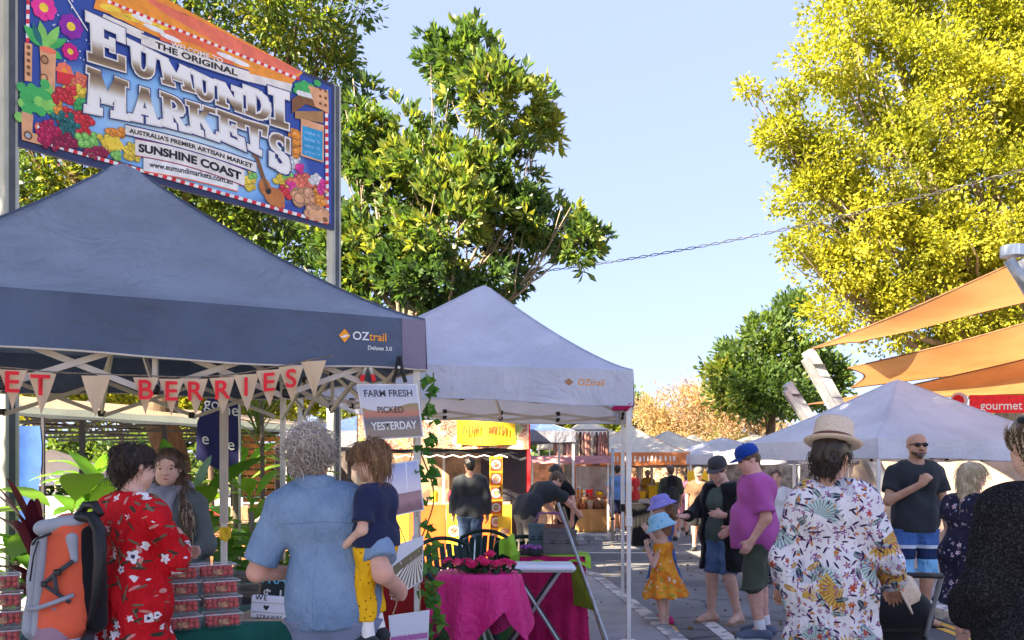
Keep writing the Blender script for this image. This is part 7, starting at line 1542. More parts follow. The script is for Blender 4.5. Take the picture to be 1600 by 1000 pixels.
def drape(u, v):
    a = 2*PI*u; R0 = .30; ext = .20+.24*abs(math.cos(2*a+.6))**1.5; s_ = v
    if s_ < .4: rr = R0*s_/.4; return Vector((c.x+rr*math.cos(a), c.y+rr*math.sin(a), TZ-.0005*s_))
    t = (s_-.4)/.6; rr = R0+.012+t*.04*(1+1.1*math.sin(9*a))+t*.02; tw = a+.02*math.sin(5*a)*t
    return Vector((c.x+rr*math.cos(tw), c.y+rr*math.sin(tw), TZ-.012-t*ext*1.15))
mb = MB(); mb.grid(drape, 96, 18); mb.build('tablecloth', MAGC, r, smooth=True, weld=True)
mb = MB(); mb.lathe([(.29, TZ-.035-c.z), (.295, TZ-.006-c.z)], (c.x, c.y, c.z), 28); mb.build('table_top', WOOD, r)
for i in range(4):
    a = R(30+90*i); mb = MB(); mb.tube([(c.x+.05*math.cos(a), c.y+.05*math.sin(a), TZ-.05), (c.x+.06*math.cos(a), c.y+.06*math.sin(a), .42), (c.x+.22*math.cos(a), c.y+.22*math.sin(a), PAV+.02)], .014, 7); mb.build('leg', STEEL, r, smooth=True)
ROSE = leaf_mat('pink_rose', (.55, .02, .20), (.75, .05, .28), (.82, .28, .44), .35, .6); rnd = random.Random(15)
L_ROSE = leaf_mat('rose_foliage', (.01, .04, .015), (.02, .07, .03), (.06, .13, .05), .3, .4)
spots = [(-.22, -.05), (-.15, -.12), (-.10, .0), (-.04, -.13), (.0, -.04), (.05, -.12), (.10, -.02), (.14, -.10), (.20, -.04), (.24, -.12), (.02, .08), (.08, .14), (-.08, .10), (.17, .08)]
WH = ['nearest the ivy', 'second from the ivy', 'third from the ivy', 'at the front centre', 'in the middle', 'front and right of centre', 'right of the middle', 'at the front right', 'on the right', 'nearest the folding table', 'behind the middle', 'standing highest at the back', 'behind and left', 'behind and right']
for i, (dx, dy) in enumerate(spots):
    p = Vector((c.x+dx, c.y+dy, TZ+.045+(.06 if i == 11 else rnd.uniform(0, .025)))); r2 = empty('rose', (p.x, p.y, TZ), 0, f'pink rose in the bunch on the round table, {WH[i]}', 'rose', 'roses on the round table')
    mb = MB(); ti = []
    for k in range(16):
        a = 2.4*k; q = k/16; rr = .008+.034*q; tl = Vector((math.cos(a), math.sin(a), 0)); sd = Vector((-math.sin(a), math.cos(a), 0)); h_ = .042-.034*q; w_ = .016+.018*q
        b0 = p+tl*rr*.5-Vector((0, 0, .012)); t0 = p+tl*(rr+.006*q)+Vector((0, 0, h_)); mb.add([b0-sd*w_*.5, b0+sd*w_*.5, t0+sd*w_, t0-sd*w_], [(0, 1, 2, 3)]); ti += [rnd.uniform(.1, 1)*(.5+.5*q)]*4
    o = mb.build('petals', ROSE, r2); o.data.attributes.new('tint', 'FLOAT', 'POINT').data.foreach_set('value', ti)
    C_ = np.array([[p.x+rnd.gauss(0, .03), p.y+rnd.gauss(0, .03), p.z-.02+rnd.uniform(-.015, .01)] for _ in range(5)]); V, T = leaves_np(np.random.default_rng(i), C_, np.zeros((5, 3)), 2, .06, .035, .1, 1, .01); V = V-np.array(rootloc(r2))
    link_mesh('foliage', mesh_np('foliage', V, np.arange(len(V)).reshape(-1, 4), L_ROSE, False, {'tint': T}), r2)
    mb = MB(); mb.tube([p-Vector((0, 0, .01)), (p.x+rnd.uniform(-.05, .05), p.y+.08, TZ+.012)], .004, 5); mb.build('stem', L_ROSE, r2)
# cloth-covered table with crates, white folding table in front
TX0, TX1, TY, TT = at(812, 0, 7.35).x, at(914, 0, 7.35).x, 7.35, at(0, 870, 7.35).z
r = empty('crimson_table', ((TX0+TX1)/2, TY+.25, PAV), 0, 'rectangular table skirted to the ground in crimson cloth', 'table')
def skirt(u, v):
    per = [(TX0, TY+.5), (TX0, TY), (TX1, TY), (TX1, TY+.5)]; s_ = u*3; i = min(2, int(s_)); t = s_-i; x = per[i][0]+(per[i+1][0]-per[i][0])*t; y = per[i][1]+(per[i+1][1]-per[i][1])*t
    f = (.016*math.sin(s_*26)+.012*math.sin(s_*11+1))*v; nx, ny = ((-1, 0), (0, -1), (1, 0))[i]; return Vector((x+nx*(f+.03*v), y+ny*(f+.03*v), TT-(TT-PAV-.02)*v))
mb = MB(); mb.grid(skirt, 90, 8); mb.build('skirt', CRIM, r, smooth=True); mb = MB(); mb.box(((TX0+TX1)/2, TY+.25, TT-.012), (TX1-TX0, .5, .024)); mb.build('table_top', CRIM, r)
FX0, FX1, FY, FT = at(783, 0, 6.95).x, at(898, 0, 6.95).x, 6.95, at(0, 880, 6.95).z
r = empty('folding_table', ((FX0+FX1)/2, FY, PAV), 0, 'white folding table with rounded moulded top and crossed steel legs', 'table')
mb = MB(); mb.box(((FX0+FX1)/2, FY, FT-.028), (FX1-FX0, .34, .056), None, .022); mb.build('table_top', plain('white_plastic', (.70, .72, .76), .4, .05, 3, 0), r)
for (x0, x1) in ((FX0+.10, FX1-.05), (FX1-.12, FX0+.0)):
    for dy in (-.12, .12):
        mb = MB(); mb.tube([(x0, FY+dy, FT-.05), (x1, FY+dy, PAV+.02)], .013, 7); mb.build('leg', STEEL if dy < 0 else DSTEEL, r)
CRX, CRT = at(848, 0, 7.45).x, TT
def grey_crate(label, x0, x1, y0, z0, h, mat, dy=.28):
    r = empty('grey_crate', ((x0+x1)/2, y0+dy/2, z0), 0, label, 'crate')
    mb = MB(); b = .012
    mb.box(((x0+x1)/2, y0+b/2, z0+h/2), (x1-x0, b, h), None, .003); mb.build('front_panel', mat, r)
    for xx in (x0+b/2, x1-b/2): mb = MB(); mb.box((xx, y0+dy/2+b/2, z0+h/2), (b, dy-b, h)); mb.build('side_panel', mat, r)
    mb = MB(); mb.box(((x0+x1)/2, y0+dy-b/2, z0+h/2), (x1-x0-2*b-.002, b, h)); mb.build('back_panel', mat, r)
    mb = MB(); mb.box(((x0+x1)/2, y0+.004, z0+h*.98), (x1-x0+.014, .03, .02)); mb.box(((x0+x1)/2, y0+.0, z0+h*.52), (x1-x0+.004, .022, .012)); mb.build('rim', mat, r)
    for q in (.28, .72): mb = MB(); mb.box((x0+(x1-x0)*q, y0-.003, z0+h*.52), (.035, .012, .03)); mb.build('latch', BRKT, r)
    return r
CG = plain('grey_plastic_crate', (.12, .11, .115), .6, .2, 5); CG2 = plain('teal_grey_crate', (.10, .15, .17), .6, .2, 5)
grey_crate('dark grey folding crate on the lime cloth', at(849, 0, 7.5).x, at(901, 0, 7.5).x, 7.5, TT+.008, .20, CG); grey_crate('teal-grey box behind the purple punnets', at(826, 0, 7.7).x, at(850, 0, 7.7).x, 7.7, TT+.008, .24, CG2, .14)
r = empty('lime_cloth', ((TX0+TX1)/2, TY+.2, TT), 0, 'lime green cloth thrown over the crimson table with a peaked corner', 'cloth')
mb = MB(); mb.grid(lambda u, v: Vector((TX0-.08+(TX1-TX0+.13)*u, TY-.02+.5*v, TT+.003+.004*math.sin(11*u)*math.sin(7*v)-(.07+.03*math.sin(14*u))*max(0, 1-v*9))), 30, 20); mb.build('sheet', LIMEC, r, smooth=True)
q = at(795, 868, 7.25); mb = MB(); mb.grid(lambda u, v: Vector((q.x-.08+.16*u*(1-.25*v), 7.25+.03*math.sin(7*u)+.05*v, q.z-.0+.15*v*(.75+.4*u)+.01*math.sin(9*u))), 10, 8); mb.build('peaked_corner', LIMEC, r, smooth=True)
PURP = plain('purple_flowers', (.28, .08, .30), .7, .6, 60, .3)
for i, (px, Y, lab) in enumerate(((822, 7.45, 'nearest the peaked lime corner'), (838, 7.42, 'nearest the dark grey crate'))):
    p = at(px, 866, Y); r = empty('flower_tray', (p.x, Y, TT), 0, f'black seedling tray of purple blooms, {lab}', 'tray', 'trays of purple blooms'); mb = MB(); mb.box((p.x, Y, TT+.03), (.10, .12, .04), None, .004); mb.build('tray', BRKT, r)
    mb = MB(); rr_ = random.Random(i)
    for _ in range(26): mb.sphere((p.x+rr_.uniform(-.045, .045), Y+rr_.uniform(-.05, .05), TT+.055+rr_.uniform(0, .03)), rr_.uniform(.008, .014), 6, 4)
    tag(mb.build('blooms', PURP, r), kind='stuff')
# leaning easel with olive cloth
r = empty('leaning_easel', at(930, 960, 7.0), 0, 'leaning metal easel pole with olive cloth hung from it', 'easel')
a_, b_ = at(872, 786, 7.5), at(958, 988, 6.9); b_.z = PAV+.01; mb = MB(); mb.tube([a_, b_], .013, 7); mb.build('pole', STEEL, r)
a2, b2 = at(880, 792, 7.6), at(946, 975, 7.35); b2.z = PAV+.01; mb = MB(); mb.tube([a2, b2], .011, 7); mb.build('rear_pole', WOOD, r)
OLV = plain('olive_cloth', (.20, .24, .02), .8, .2, 5); k0, k1, k2 = a_.lerp(b_, .42), a_.lerp(b_, .72), Vector((a_.lerp(b_, .42).x-.12, 7.42, a_.lerp(b_, .70).z))
mb = MB(); mb.grid(lambda u, v: k0.lerp(k1, u).lerp(Vector((k0.x-.06, 7.36, k0.z-.02)).lerp(k2, u), v)+Vector((0, .02*math.sin(6*u+4*v), 0)), 10, 8); mb.build('hung_cloth', OLV, r, smooth=True)
# garden chairs
CHG = plain('dark_green_resin', (.008, .03, .022), .38, .15, 4, .04, .45)
def chair_proto():
    r = empty('garden_chair', (0, 0, 0)); S_ = .42
    mb = MB(); mb.grid(lambda u, v: Vector(((u-.5)*.46*(1-.1*v), .22-.44*v, S_-.02*math.sin(PI*u)*.6-.012*v)), 10, 10); mb.grid(lambda u, v: Vector(((u-.5)*.46*(1-.1*v), .22-.44*v, S_-.022-.012*v)), 2, 2); mb.build('seat', CHG, r, smooth=True, local=True)
    def bk(x, z): return Vector((x*(1+.10*z), -.21-.10*z-.03*(1-(x/.23)**2)*z, S_+.02+.43*z*(1-.22*(x/.25)**2)))
    for i in range(7):
        x = -.18+.06*i; mb = MB(); mb.grid(lambda u, v: bk(x-.022+.044*u, .04+.86*v), 2, 6); mb.grid(lambda u, v: bk(x-.022+.044*u, .04+.86*v)+Vector((0, -.012, 0)), 2, 6); mb.build('slat', CHG, r, smooth=True, local=True)
    mb = MB(); pts = [bk(-.225, 0)]+[bk(-.225, t/6) for t in range(1, 6)]+[bk(-.21+.042*t, 1.0) for t in range(11)]+[bk(.225, 1-t/6) for t in range(1, 7)]; mb.tube(pts, .019, 8); mb.build('back_frame', CHG, r, smooth=True, local=True)
    for s_ in (-1, 1):
        mb = MB(); mb.tube([bk(s_*.225, .45), Vector((s_*.275, -.1, S_+.21)), Vector((s_*.28, .12, S_+.20)), Vector((s_*.262, .20, S_+.14)), Vector((s_*.24, .21, S_))], [.016, .024, .026, .022, .018], 8); mb.build('arm', CHG, r, smooth=True, local=True)
        mb = MB(); mb.bar((s_*.235, .20, S_), (s_*.265, .25, 0), .04, .03); mb.build('leg', CHG, r, local=True); mb = MB(); mb.bar((s_*.205, -.20, S_), (s_*.24, -.27, 0), .04, .03); mb.build('leg', CHG, r, local=True)
    return r
cp = chair_proto()
for i, (px, Y, rz, lab) in enumerate(((712, 7.35, R(205), 'dark green garden chair nearest the ivy, turned towards the round table'), (745, 8.3, R(168), 'dark green garden chair behind the roses'), (806, 8.2, R(10), 'dark green garden chair behind the peaked lime cloth'))):
    o = cp if i == 0 else copy_tree(cp); o.location = ((px-800)/FPX*Y, Y, PAV+(.012 if Y < 8.6 else 0)); o.rotation_euler = (0, 0, rz); tag(o, lab, 'chair', 'green garden chairs')
# red cloth and bright goods behind the photo boards
q = at(632, 925, 7.6); r = empty('red_crate_table', (q.x, 7.6, PAV), 0, 'low table with red cloth behind the hanging boards', 'table')
mb = MB(); mb.box((q.x, 7.6, PAV+.30), (.55, .4, .60), None, .01); mb.build('skirt', C_REDC, r); mb = MB(); mb.box((q.x, 7.58, PAV+.615), (.6, .44, .02)); mb.build('table_top', plain('teal_top', (.05, .3, .25), .7), r)
for k, (mt, dx) in enumerate(((plain('lilac_pack', (.4, .1, .45), .7), .12), (C_WHITE, -.12), (GRN, .0))): mb = MB(); mb.box((q.x+dx, 7.55, PAV+.68), (.1, .1, .11), rotM('Z', .3*k), .01); mb.build('pack', mt, r)
# ================================================================ yellow food stall
FOODP = Mat('food_print', .6, .3); v_ = FOODP.vor(9); vc = FOODP.xyz(v_.outputs['Color']); c_ = FOODP.ramp(vc[0], [(0, (.30, .05, .02)), (.25, (.45, .22, .10)), (.45, (.62, .14, .08)), (.6, (.25, .3, .06)), (.75, (.60, .46, .32)), (.9, (.16, .06, .04))], 'CONSTANT'); c_ = FOODP.mix(FOODP.noise(40, 3).smooth(.4, .6)*.5, c_, (.6, .5, .42)); FOODP.color(c_); FOODP = FOODP.m
SY = 13.6; sx0, sx1 = at(560, 0, SY).x, at(826, 0, SY).x; zt, zb = at(0, 648, SY).z, at(0, 701, SY).z
r = empty('food_stall', ((sx0+sx1)/2, SY+1.2, PAV), 0, 'food stall with printed valance, yellow banner and orange counter', 'stall')
for x in (sx0, sx1):
    for y in (SY, SY+2.4): mb = MB(); mb.bar((x, y, PAV), (x, y, zt), .045); mb.build('post', M_RED if x == sx1 else DSTEEL, r)
mb = MB(); mb.grid(lambda u, v: Vector((sx0+(sx1-sx0)*u, SY-.03+.015*math.sin(u*25)*v, zt-(zt-zb)*v+.012*math.sin(u*18)*v)), 40, 6); mb.build('printed_valance', FOODP, r, smooth=True)
cx_ = (sx0+sx1)/2; mb = MB()
for k, (A, B) in enumerate((((sx0, SY), (sx1, SY)), ((sx1, SY), (sx1, SY+2.4)), ((sx1, SY+2.4), (sx0, SY+2.4)), ((sx0, SY+2.4), (sx0, SY)))): mb.add([(A[0], A[1], zt), (B[0], B[1], zt), (cx_, SY+1.2, zt+.75)], [(0, 1, 2)])
mb.build('roof', F_DARK, r)
mb = MB(); mb.grid(lambda u, v: Vector((sx0+(sx1-sx0)*u, SY+2.38, PAV+.8+1.5*v)), 4, 4); mb.build('back_wall', plain('brown_back_wall', (.30, .18, .11), .8, .5, 4), r)
mb = MB(); mb.grid(lambda u, v: Vector((sx1-.75+.72*u, SY+.5+.04*math.sin(9*u), PAV+.4+1.62*v)), 8, 4); mb.build('dark_curtain', F_DARK, r, smooth=True)
bz0, bz1 = at(0, 652, SY).z, at(0, 694, SY).z; bx0, bx1 = at(713, 0, SY-.08).x, at(806, 0, SY-.08).x
mb = MB(); mb.grid(lambda u, v: Vector((bx0+(bx1-bx0)*(u+.02*math.sin(PI*v)*(.5-u)), SY-.07+.02*math.sin(u*8), bz0+(bz1-bz0)*v-.02*math.sin(PI*u)*v)), 16, 6); bn = mb.build('yellow_banner', M_YEL, r, smooth=True)
rnd = random.Random(9); mb = MB(); x = bx0+.10
while x < bx1-.14:
    if abs(x-(bx0+bx1)/2+.06) < .035: x += .06; continue
    h_ = rnd.uniform(.10, .15); w_ = rnd.uniform(.022, .034); z0 = (bz0+bz1)/2-.05; mb.add([(x, SY-.10, z0), (x+w_, SY-.10, z0+rnd.uniform(-.01, .01)), (x+w_+.01, SY-.10, z0+h_), (x+.008, SY-.10, z0+h_+rnd.uniform(-.015, .01))], [(0, 1, 2, 3)]); x += w_+.016
tag(mb.build('brush_lettering', plain('red_orange_print', (.70, .12, .02), .6, .3, 20, 0), bn), kind='stuff')
mb = MB(); mb.box((cx_-.1, SY+.02, zb-.04), (sx1-sx0-.1, .02, .06)); mb.build('dark_rail', BRKT, r)
mb = MB(); mb.tube([(sx0+.25+i*.12, SY-.02, zb-.10-.035*(i % 2)) for i in range(18)], .012, 5); mb.build('white_ruffle', C_WHITE, r)
ORC = plain('orange_counter', (.68, .13, .02), .6, .15, 3); YLC = plain('yellow_panel', (.85, .48, .03), .6, .1, 3)
kz = at(0, 788, SY).z
for i, (p0, p1, mt) in enumerate(((570, 640, YLC), (640, 697, ORC), (697, 722, YLC), (722, 750, ORC), (750, 770, ORC), (770, 800, YLC))):
    x0, x1 = at(p0, 0, SY-.1).x, at(p1, 0, SY-.1).x; mb = MB(); mb.box(((x0+x1)/2, SY-.1, (kz+PAV)/2), (x1-x0-.012, .04, kz-PAV)); mb.build('counter_panel', mt, r)
    if mt is YLC: mb = MB(); mb.tube([((x0+x1)/2, SY-.123, kz*.62), ((x0+x1)/2, SY-.128, kz*.62)], .085, 16); pl = mb.build('dish_picture', plain('dish_rim', (.65, .6, .55), .5), r); mb = MB(); mb.tube([((x0+x1)/2, SY-.129, kz*.62), ((x0+x1)/2, SY-.132, kz*.62)], .06, 12); mb.build('dish_food', FOODP, pl)
mb = MB(); mb.box((at(680, 0, SY).x, SY+.1, kz+.015), (2.3, .45, .03)); mb.build('counter_top', SAND, r)
for i in range(6): mb = MB(); x = at(600+i*26, 0, SY).x; mb.lathe([(.05, 0), (.06, .12), (.05, .16), (.02, .18)], (x, SY+.1, kz+.03), 10); mb.build('jar', (M_YEL, M_RED, M_ORNG)[i % 3], r)
# tall menu board with dishes
mx0, mx1, MY = at(765, 0, 13.0).x, at(785.5, 0, 13.0).x, 13.0; mz1 = at(0, 713, MY).z
r = empty('menu_board', ((mx0+mx1)/2, MY, PAV), 0, 'tall narrow yellow menu board with a column of dish pictures', 'menu board')
mb = MB(); mb.box(((mx0+mx1)/2, MY, (PAV+mz1)/2), (mx1-mx0, .03, mz1-PAV), None, .004); mb.build('panel', YLC, r)
for i in range(6):
    z = mz1-.12-.21*i; mb = MB(); mb.box(((mx0+mx1)/2, MY-.018, z), (mx1-mx0-.035, .006, .175)); fr = mb.build('picture', ORC if i % 2 else plain('brown_picture', (.35, .12, .05), .6), r); xc = (mx0+mx1)/2
    mb = MB(); mb.tube([(xc, MY-.022, z), (xc, MY-.027, z)], .066, 14); mb.build('plate', C_WHITE, fr); mb = MB(); mb.tube([(xc, MY-.0275, z), (xc, MY-.031, z)], .046, 10); mb.build('food', FOODP, fr)
# yellow A-frame
r = empty('sandwich_board', (at(790, 0, 12.7).x, 12.7, PAV), 0, 'yellow folding sandwich board beside the menu board', 'sign'); x0, x1 = at(778, 0, 12.7).x, at(799, 0, 12.7).x
for s_, dy in ((1, -.16), (-1, .16)):
    mb = MB(); mb.bar(((x0+x1)/2, 12.7+dy, PAV+.01), ((x0+x1)/2, 12.7, PAV+.82), x1-x0, .02, up=(0, 1, .2)); pn_ = mb.build('panel', YLC, r)
    for k in range(3): mb = MB(); mb.box(((x0+x1)/2, 12.7+dy*(1-(k+1)*.25)-.016*s_, PAV+.01+.82*(k+1)*.24), (.12, .008, .09)); mb.build('picture', M_RED if k % 2 else FOODP, pn_)
# ================================================================ the street of tents beyond
def stall_table(label, x0, x1, Y, zt_, mat, base=PAV, dep=.7, goods=None, gl=None, seed=1, gname='goods', gcat='goods'):
    r = empty('stall_table', ((x0+x1)/2, Y+dep/2, base), 0, label, 'table', 'stall tables down the street')
    mb = MB(); mb.grid(lambda u, v: Vector((x0+(x1-x0)*u, Y+.012*math.sin(u*30)*v, zt_-(zt_-base-.02)*v)), 30, 4); mb.build('front_cloth', mat, r, smooth=True)
    for xx in (x0, x1): mb = MB(); mb.grid(lambda u, v: Vector((xx, Y+dep*u, zt_-(zt_-base-.02)*v)), 4, 4); mb.build('side_cloth', mat, r)
    mb = MB(); mb.box(((x0+x1)/2, Y+dep/2, zt_+.005), (x1-x0, dep, .02)); mb.build('top', mat, r)
    return r
TANC = cloth('tan_cloth', (.50, .27, .10)); X = lambda px, Y: (px-800)/FPX*Y
stall_table('tan-clothed table piled with brown goods down the street', X(893, 21.4), X(955, 21.4), 21.4, at(0, 797, 21.4).z, TANC)
rnd = random.Random(5); BCOL = ['tan', 'dark brown', 'cream', 'rust']; ORDN = 'first second third fourth fifth sixth seventh eighth ninth tenth eleventh twelfth thirteenth fourteenth'.split(); LEATH = [plain('tan_leather', (.42, .2, .09), .6), plain('brown_leather', (.24, .10, .05), .6), plain('cream_leather', (.55, .40, .26), .6), plain('rust_leather', (.40, .12, .05), .6)]
for i in range(14):
    px = 898+i*4.0; Y = 21.55+.18*(i % 3); z = at(0, 797, 21.4).z+.016; x = X(px, Y); r = empty('basket', (x, Y, z), 0, f'{BCOL[i % 4]} basket, {ORDN[i]} of the pile on the tan-clothed table from the timber slab', 'basket', 'baskets on the tan table'); h_ = rnd.uniform(.14, .30); w_ = rnd.uniform(.07, .11)
    mb = MB(); mb.lathe([(w_*.8, 0), (w_, h_*.6), (w_*.9, h_), (w_*.8, h_), (w_*.7, h_*.3)], (x, Y, z), 12); mb.build('body', LEATH[i % 4], r, smooth=True); mb = MB(); mb.tube([(x-w_*.9, Y, z+h_), (x-w_*.5, Y, z+h_+.09), (x+w_*.5, Y, z+h_+.09), (x+w_*.9, Y, z+h_)], .01, 5); mb.build('handle', LEATH[(i+1) % 4], r)
stall_table('ochre-clothed table under the orange valance tent', X(966, 23), X(1004, 23), 23, at(0, 795, 23).z, plain('ochre_cloth', (.62, .28, .08), .8)); stall_table('black-clothed table beside the girls', X(988, 18.6), X(1016, 18.6), 18.6, at(0, 788, 18.6).z, C_BLACK, 0)
stall_table('pinkish table at the left of the basket stand', X(835, 13.2), X(862, 13.2), 13.2, at(0, 795, 13.2).z, plain('peach_cloth', (.55, .35, .22), .8))
def tent(label, px, Y, w_, e, pk, vh, fab, vf, rz=0.0, base=PAV, seed=1, truss=False):
    x = X(px, Y); c_, s_ = math.cos(rz), math.sin(rz); h_ = w_/2
    return gazebo('market_tent', label, [(x+c_*h_-s_*-h_, Y+s_*h_+c_*-h_), (x-c_*h_-s_*-h_, Y-s_*h_+c_*-h_), (x-c_*h_-s_*h_, Y-s_*h_+c_*h_), (x+c_*h_-s_*h_, Y+s_*h_+c_*h_)], e, pk, vh, fab, vf, base, 1.2, truss=truss, cat='tent', group='market tents down the street', seed=seed)
_, vT = tent('white tent with orange valance down the street', 985, 24.2, 3.0, at(0, 730, 22.7).z+.05, at(0, 670, 24.2).z+.1, .33, F_CREAM, F_ORNG, R(-8), seed=31)
tv = [o for o in COL.objects if o.name.startswith('market_tent')][-1]; vv = [c for c in tv.children if c.name.startswith('valance')][0]
mb = MB(); rr_ = random.Random(6); u_ = .12
while u_ < .88:
    w_ = rr_.uniform(.012, .022); mb.add([vT(0, u_, .3+rr_.uniform(-.05, .05), .02), vT(0, u_+w_, .3, .02), vT(0, u_+w_, .72, .02), vT(0, u_, .72+rr_.uniform(-.08, .05), .02)], [(0, 1, 2, 3)]); u_ += w_+rr_.uniform(.010, .03)
tag(mb.build('brush_lettering', CREAM, vv), kind='stuff')
tent('white tent with grey valance beside the orange one', 1043, 25.5, 3.0, 1.72, 2.75, .33, F_CREAM, F_GREY, R(6), seed=32); tent('blue-roofed tent between the white ones', 1032, 29, 3.0, 1.75, 2.8, .3, F_TENTBLUE, F_TENTBLUE, R(20), seed=33); tent('bright white peaked tent at the street end', 1082, 28, 3.0, 1.7, 2.75, .3, F_CREAM, F_CREAM, R(-15), seed=34)
tent('beige tent peak above the hanging clothes', 917, 26, 2.6, 2.25, 3.1, .2, F_CREAM, F_CREAM, R(5), seed=35); tent('dark blue and silver tent beside the food stall', 838, 16.5, 1.2, 2.1, 2.55, .2, F_TENTBLUE, F_GREY, R(10), base=0, seed=36); tent('white tent roof at the far right of the street', 1128, 24, 3.0, 1.75, 2.5, .25, F_WHITE2, F_WHITE2, R(10), base=0, seed=37); tent('cream tent roof far behind the purple tee', 1180, 27, 3.2, 1.8, 2.7, .3, F_CREAM, F_CREAM, R(12), base=0, seed=38)
tent('brown tent behind the hanging boards and ivy', 600, 17.5, 3.0, 2.0, 2.8, .3, F_TENTBLUE, F_GREY, R(-6), base=0, seed=39)
# rack of hanging clothes
r = empty('clothes_rack', (X(905, 20.9), 20.9, PAV), 0, 'high rack of hanging brown and cream garments', 'clothes rack'); zr = at(0, 672, 20.9).z
for px in (866, 950): mb = MB(); mb.bar((X(px, 20.9), 20.9, PAV), (X(px, 20.9), 20.9, zr), .045); mb.build('post', WOOD, r)
mb = MB(); mb.bar((X(866, 20.9), 20.9, zr), (X(950, 20.9), 20.9, zr), .03); mb.build('rail', DSTEEL, r)
GM = [plain('dusky_garment', (.34, .16, .12), .85, .4, 12), plain('cream_garment', (.5, .40, .31), .85, .3, 12), plain('bark_garment', (.17, .10, .08), .85, .4, 12), plain('rose_garment', (.42, .2, .18), .85, .3, 12)]
for i in range(13):
    x = X(869+i*6.3, 20.9); L = .70+.12*math.sin(i*2.1); mb = MB(); ww = .075
    mb.grid(lambda u, v: Vector((x+(u-.5)*2*ww*(.7+.4*v)*min(1, .35+v*3), 20.86+.03*math.sin(5*u+i), zr-.04-L*v)), 4, 6); mb.grid(lambda u, v: Vector((x+(u-.5)*2*ww*(.7+.4*v)*min(1, .35+v*3), 20.94+.02*math.sin(4*u+i), zr-.04-L*v)), 4, 6); mb.build('garment', GM[i % 4], r, smooth=True)
r = empty('awning', (X(890, 20.6), 20.6, 1.6), 0, 'dusky pink awning strip below the hanging garments', 'awning'); mb = MB(); mb.grid(lambda u, v: Vector((X(828, 20.6)+(X(955, 20.6)-X(828, 20.6))*u, 20.6-.25*v, at(0, 712, 20.6).z-.18*v+.01*math.sin(30*u)*v)), 30, 3); mb.build('cloth', plain('dusky_pink', (.45, .2, .2), .8), r, smooth=True)
for px in (832, 951): mb = MB(); mb.bar((X(px, 20.55), 20.65, PAV), (X(px, 20.55), 20.65, at(0, 713, 20.6).z), .04); mb.build('post', LEGM, r)
r = empty('timber_slab', (X(889, 18.8), 18.8, 0), 0, 'tall weathered timber slab standing on end by the baskets', 'timber slab'); mb = MB(); mb.box((X(889, 18.8), 18.8, .86), (.17, .06, 1.72), rotM('Y', R(-1)), .01); mb.build('slab', WOOD, r); mb = MB(); mb.box((X(889, 18.8), 18.85, .04), (.4, .3, .08), None, .01); mb.build('foot', WOOD, r)
r = empty('street_pole', (X(957, 20.0), 20.0, 0), 0, 'slender grey pole at the kerb before the man in blue tee', 'pole'); mb = MB(); mb.tube([(X(957, 20), 20, 0), (X(957, 20), 20, at(0, 700, 20).z)], .035, 10); mb.build('tube', STEEL, r, smooth=True); mb = MB(); mb.box((X(957, 20), 20, .5), (.09, .09, .05)); mb.build('collar', DSTEEL, r)
r = empty('hanging_sign', (X(1090, 20), 20, 1.3), 0, 'small yellow sign above the person in brown', 'sign'); mb = MB(); mb.box((X(1090, 20), 20, at(0, 744, 20).z), (.46, .03, .24)); mb.build('panel', M_YEL, r); mb = MB(); mb.bar((X(1106, 20), 20.05, 0), (X(1106, 20), 20.05, 1.65), .05); mb.build('post', LEGM, r)
# side walls of goods that close the gaps between the far stalls
for i, (p0, p1, Y, z1, mt, lab) in enumerate(((900, 1000, 27.5, 2.0, plain('white_wall', (.62, .55, .5), .8, .2, 3), 'pale canvas back wall behind the tan table'), (1000, 1110, 33, 2.1, plain('warm_wall', (.5, .3, .2), .8, .5, 6), 'warm brown stall front at the street end'), (1110, 1290, 24, 1.9, plain('shade_wall', (.32, .28, .26), .8, .5, 5), 'greyish stall back wall behind the purple tee'), (820, 900, 23, 1.9, plain('orange_wall', (.6, .25, .12), .8, .4, 5), 'orange canvas back wall behind the dark-haired woman'), (1330, 1640, 15.2, 2.0, plain('beige_wall', (.42, .33, .26), .8, .2, 3), 'beige canvas wall behind the bald man'), (430, 690, 19.3, 2.1, plain('dark_wall', (.10, .08, .08), .8, .5, 5), 'dark stall back wall behind the food stall'))):
    x0, x1 = X(p0, Y), X(p1, Y); r = empty('stall_wall', ((x0+x1)/2, Y, 0), 0, lab, 'stall wall', 'canvas stall walls'); mb = MB(); mb.grid(lambda u, v: Vector((x0+(x1-x0)*u, Y+.04*math.sin(u*22)*(1-v*.5), z1*v)), 30, 6); mb.build('sheet', mt, r, smooth=True)
    for q in (0, .5, 1): mb = MB(); mb.bar((x0+(x1-x0)*q, Y+.06, 0), (x0+(x1-x0)*q, Y+.06, z1+.05), .04); mb.build('pole', LEGM, r)
GCN = ['red', 'yellow', 'orange', 'white', 'blue', 'pink', 'dusky pink', 'orange-brown']
rnd = random.Random(44); GC = [M_RED, M_YEL, M_ORNG, C_WHITE, C_BLUE, C_PINK, BLABEL, SL]
WHERE = ['below the pale canvas wall', 'below the warm stall front', 'beside the street end', 'behind the purple tee', 'under the blue-roofed tent']
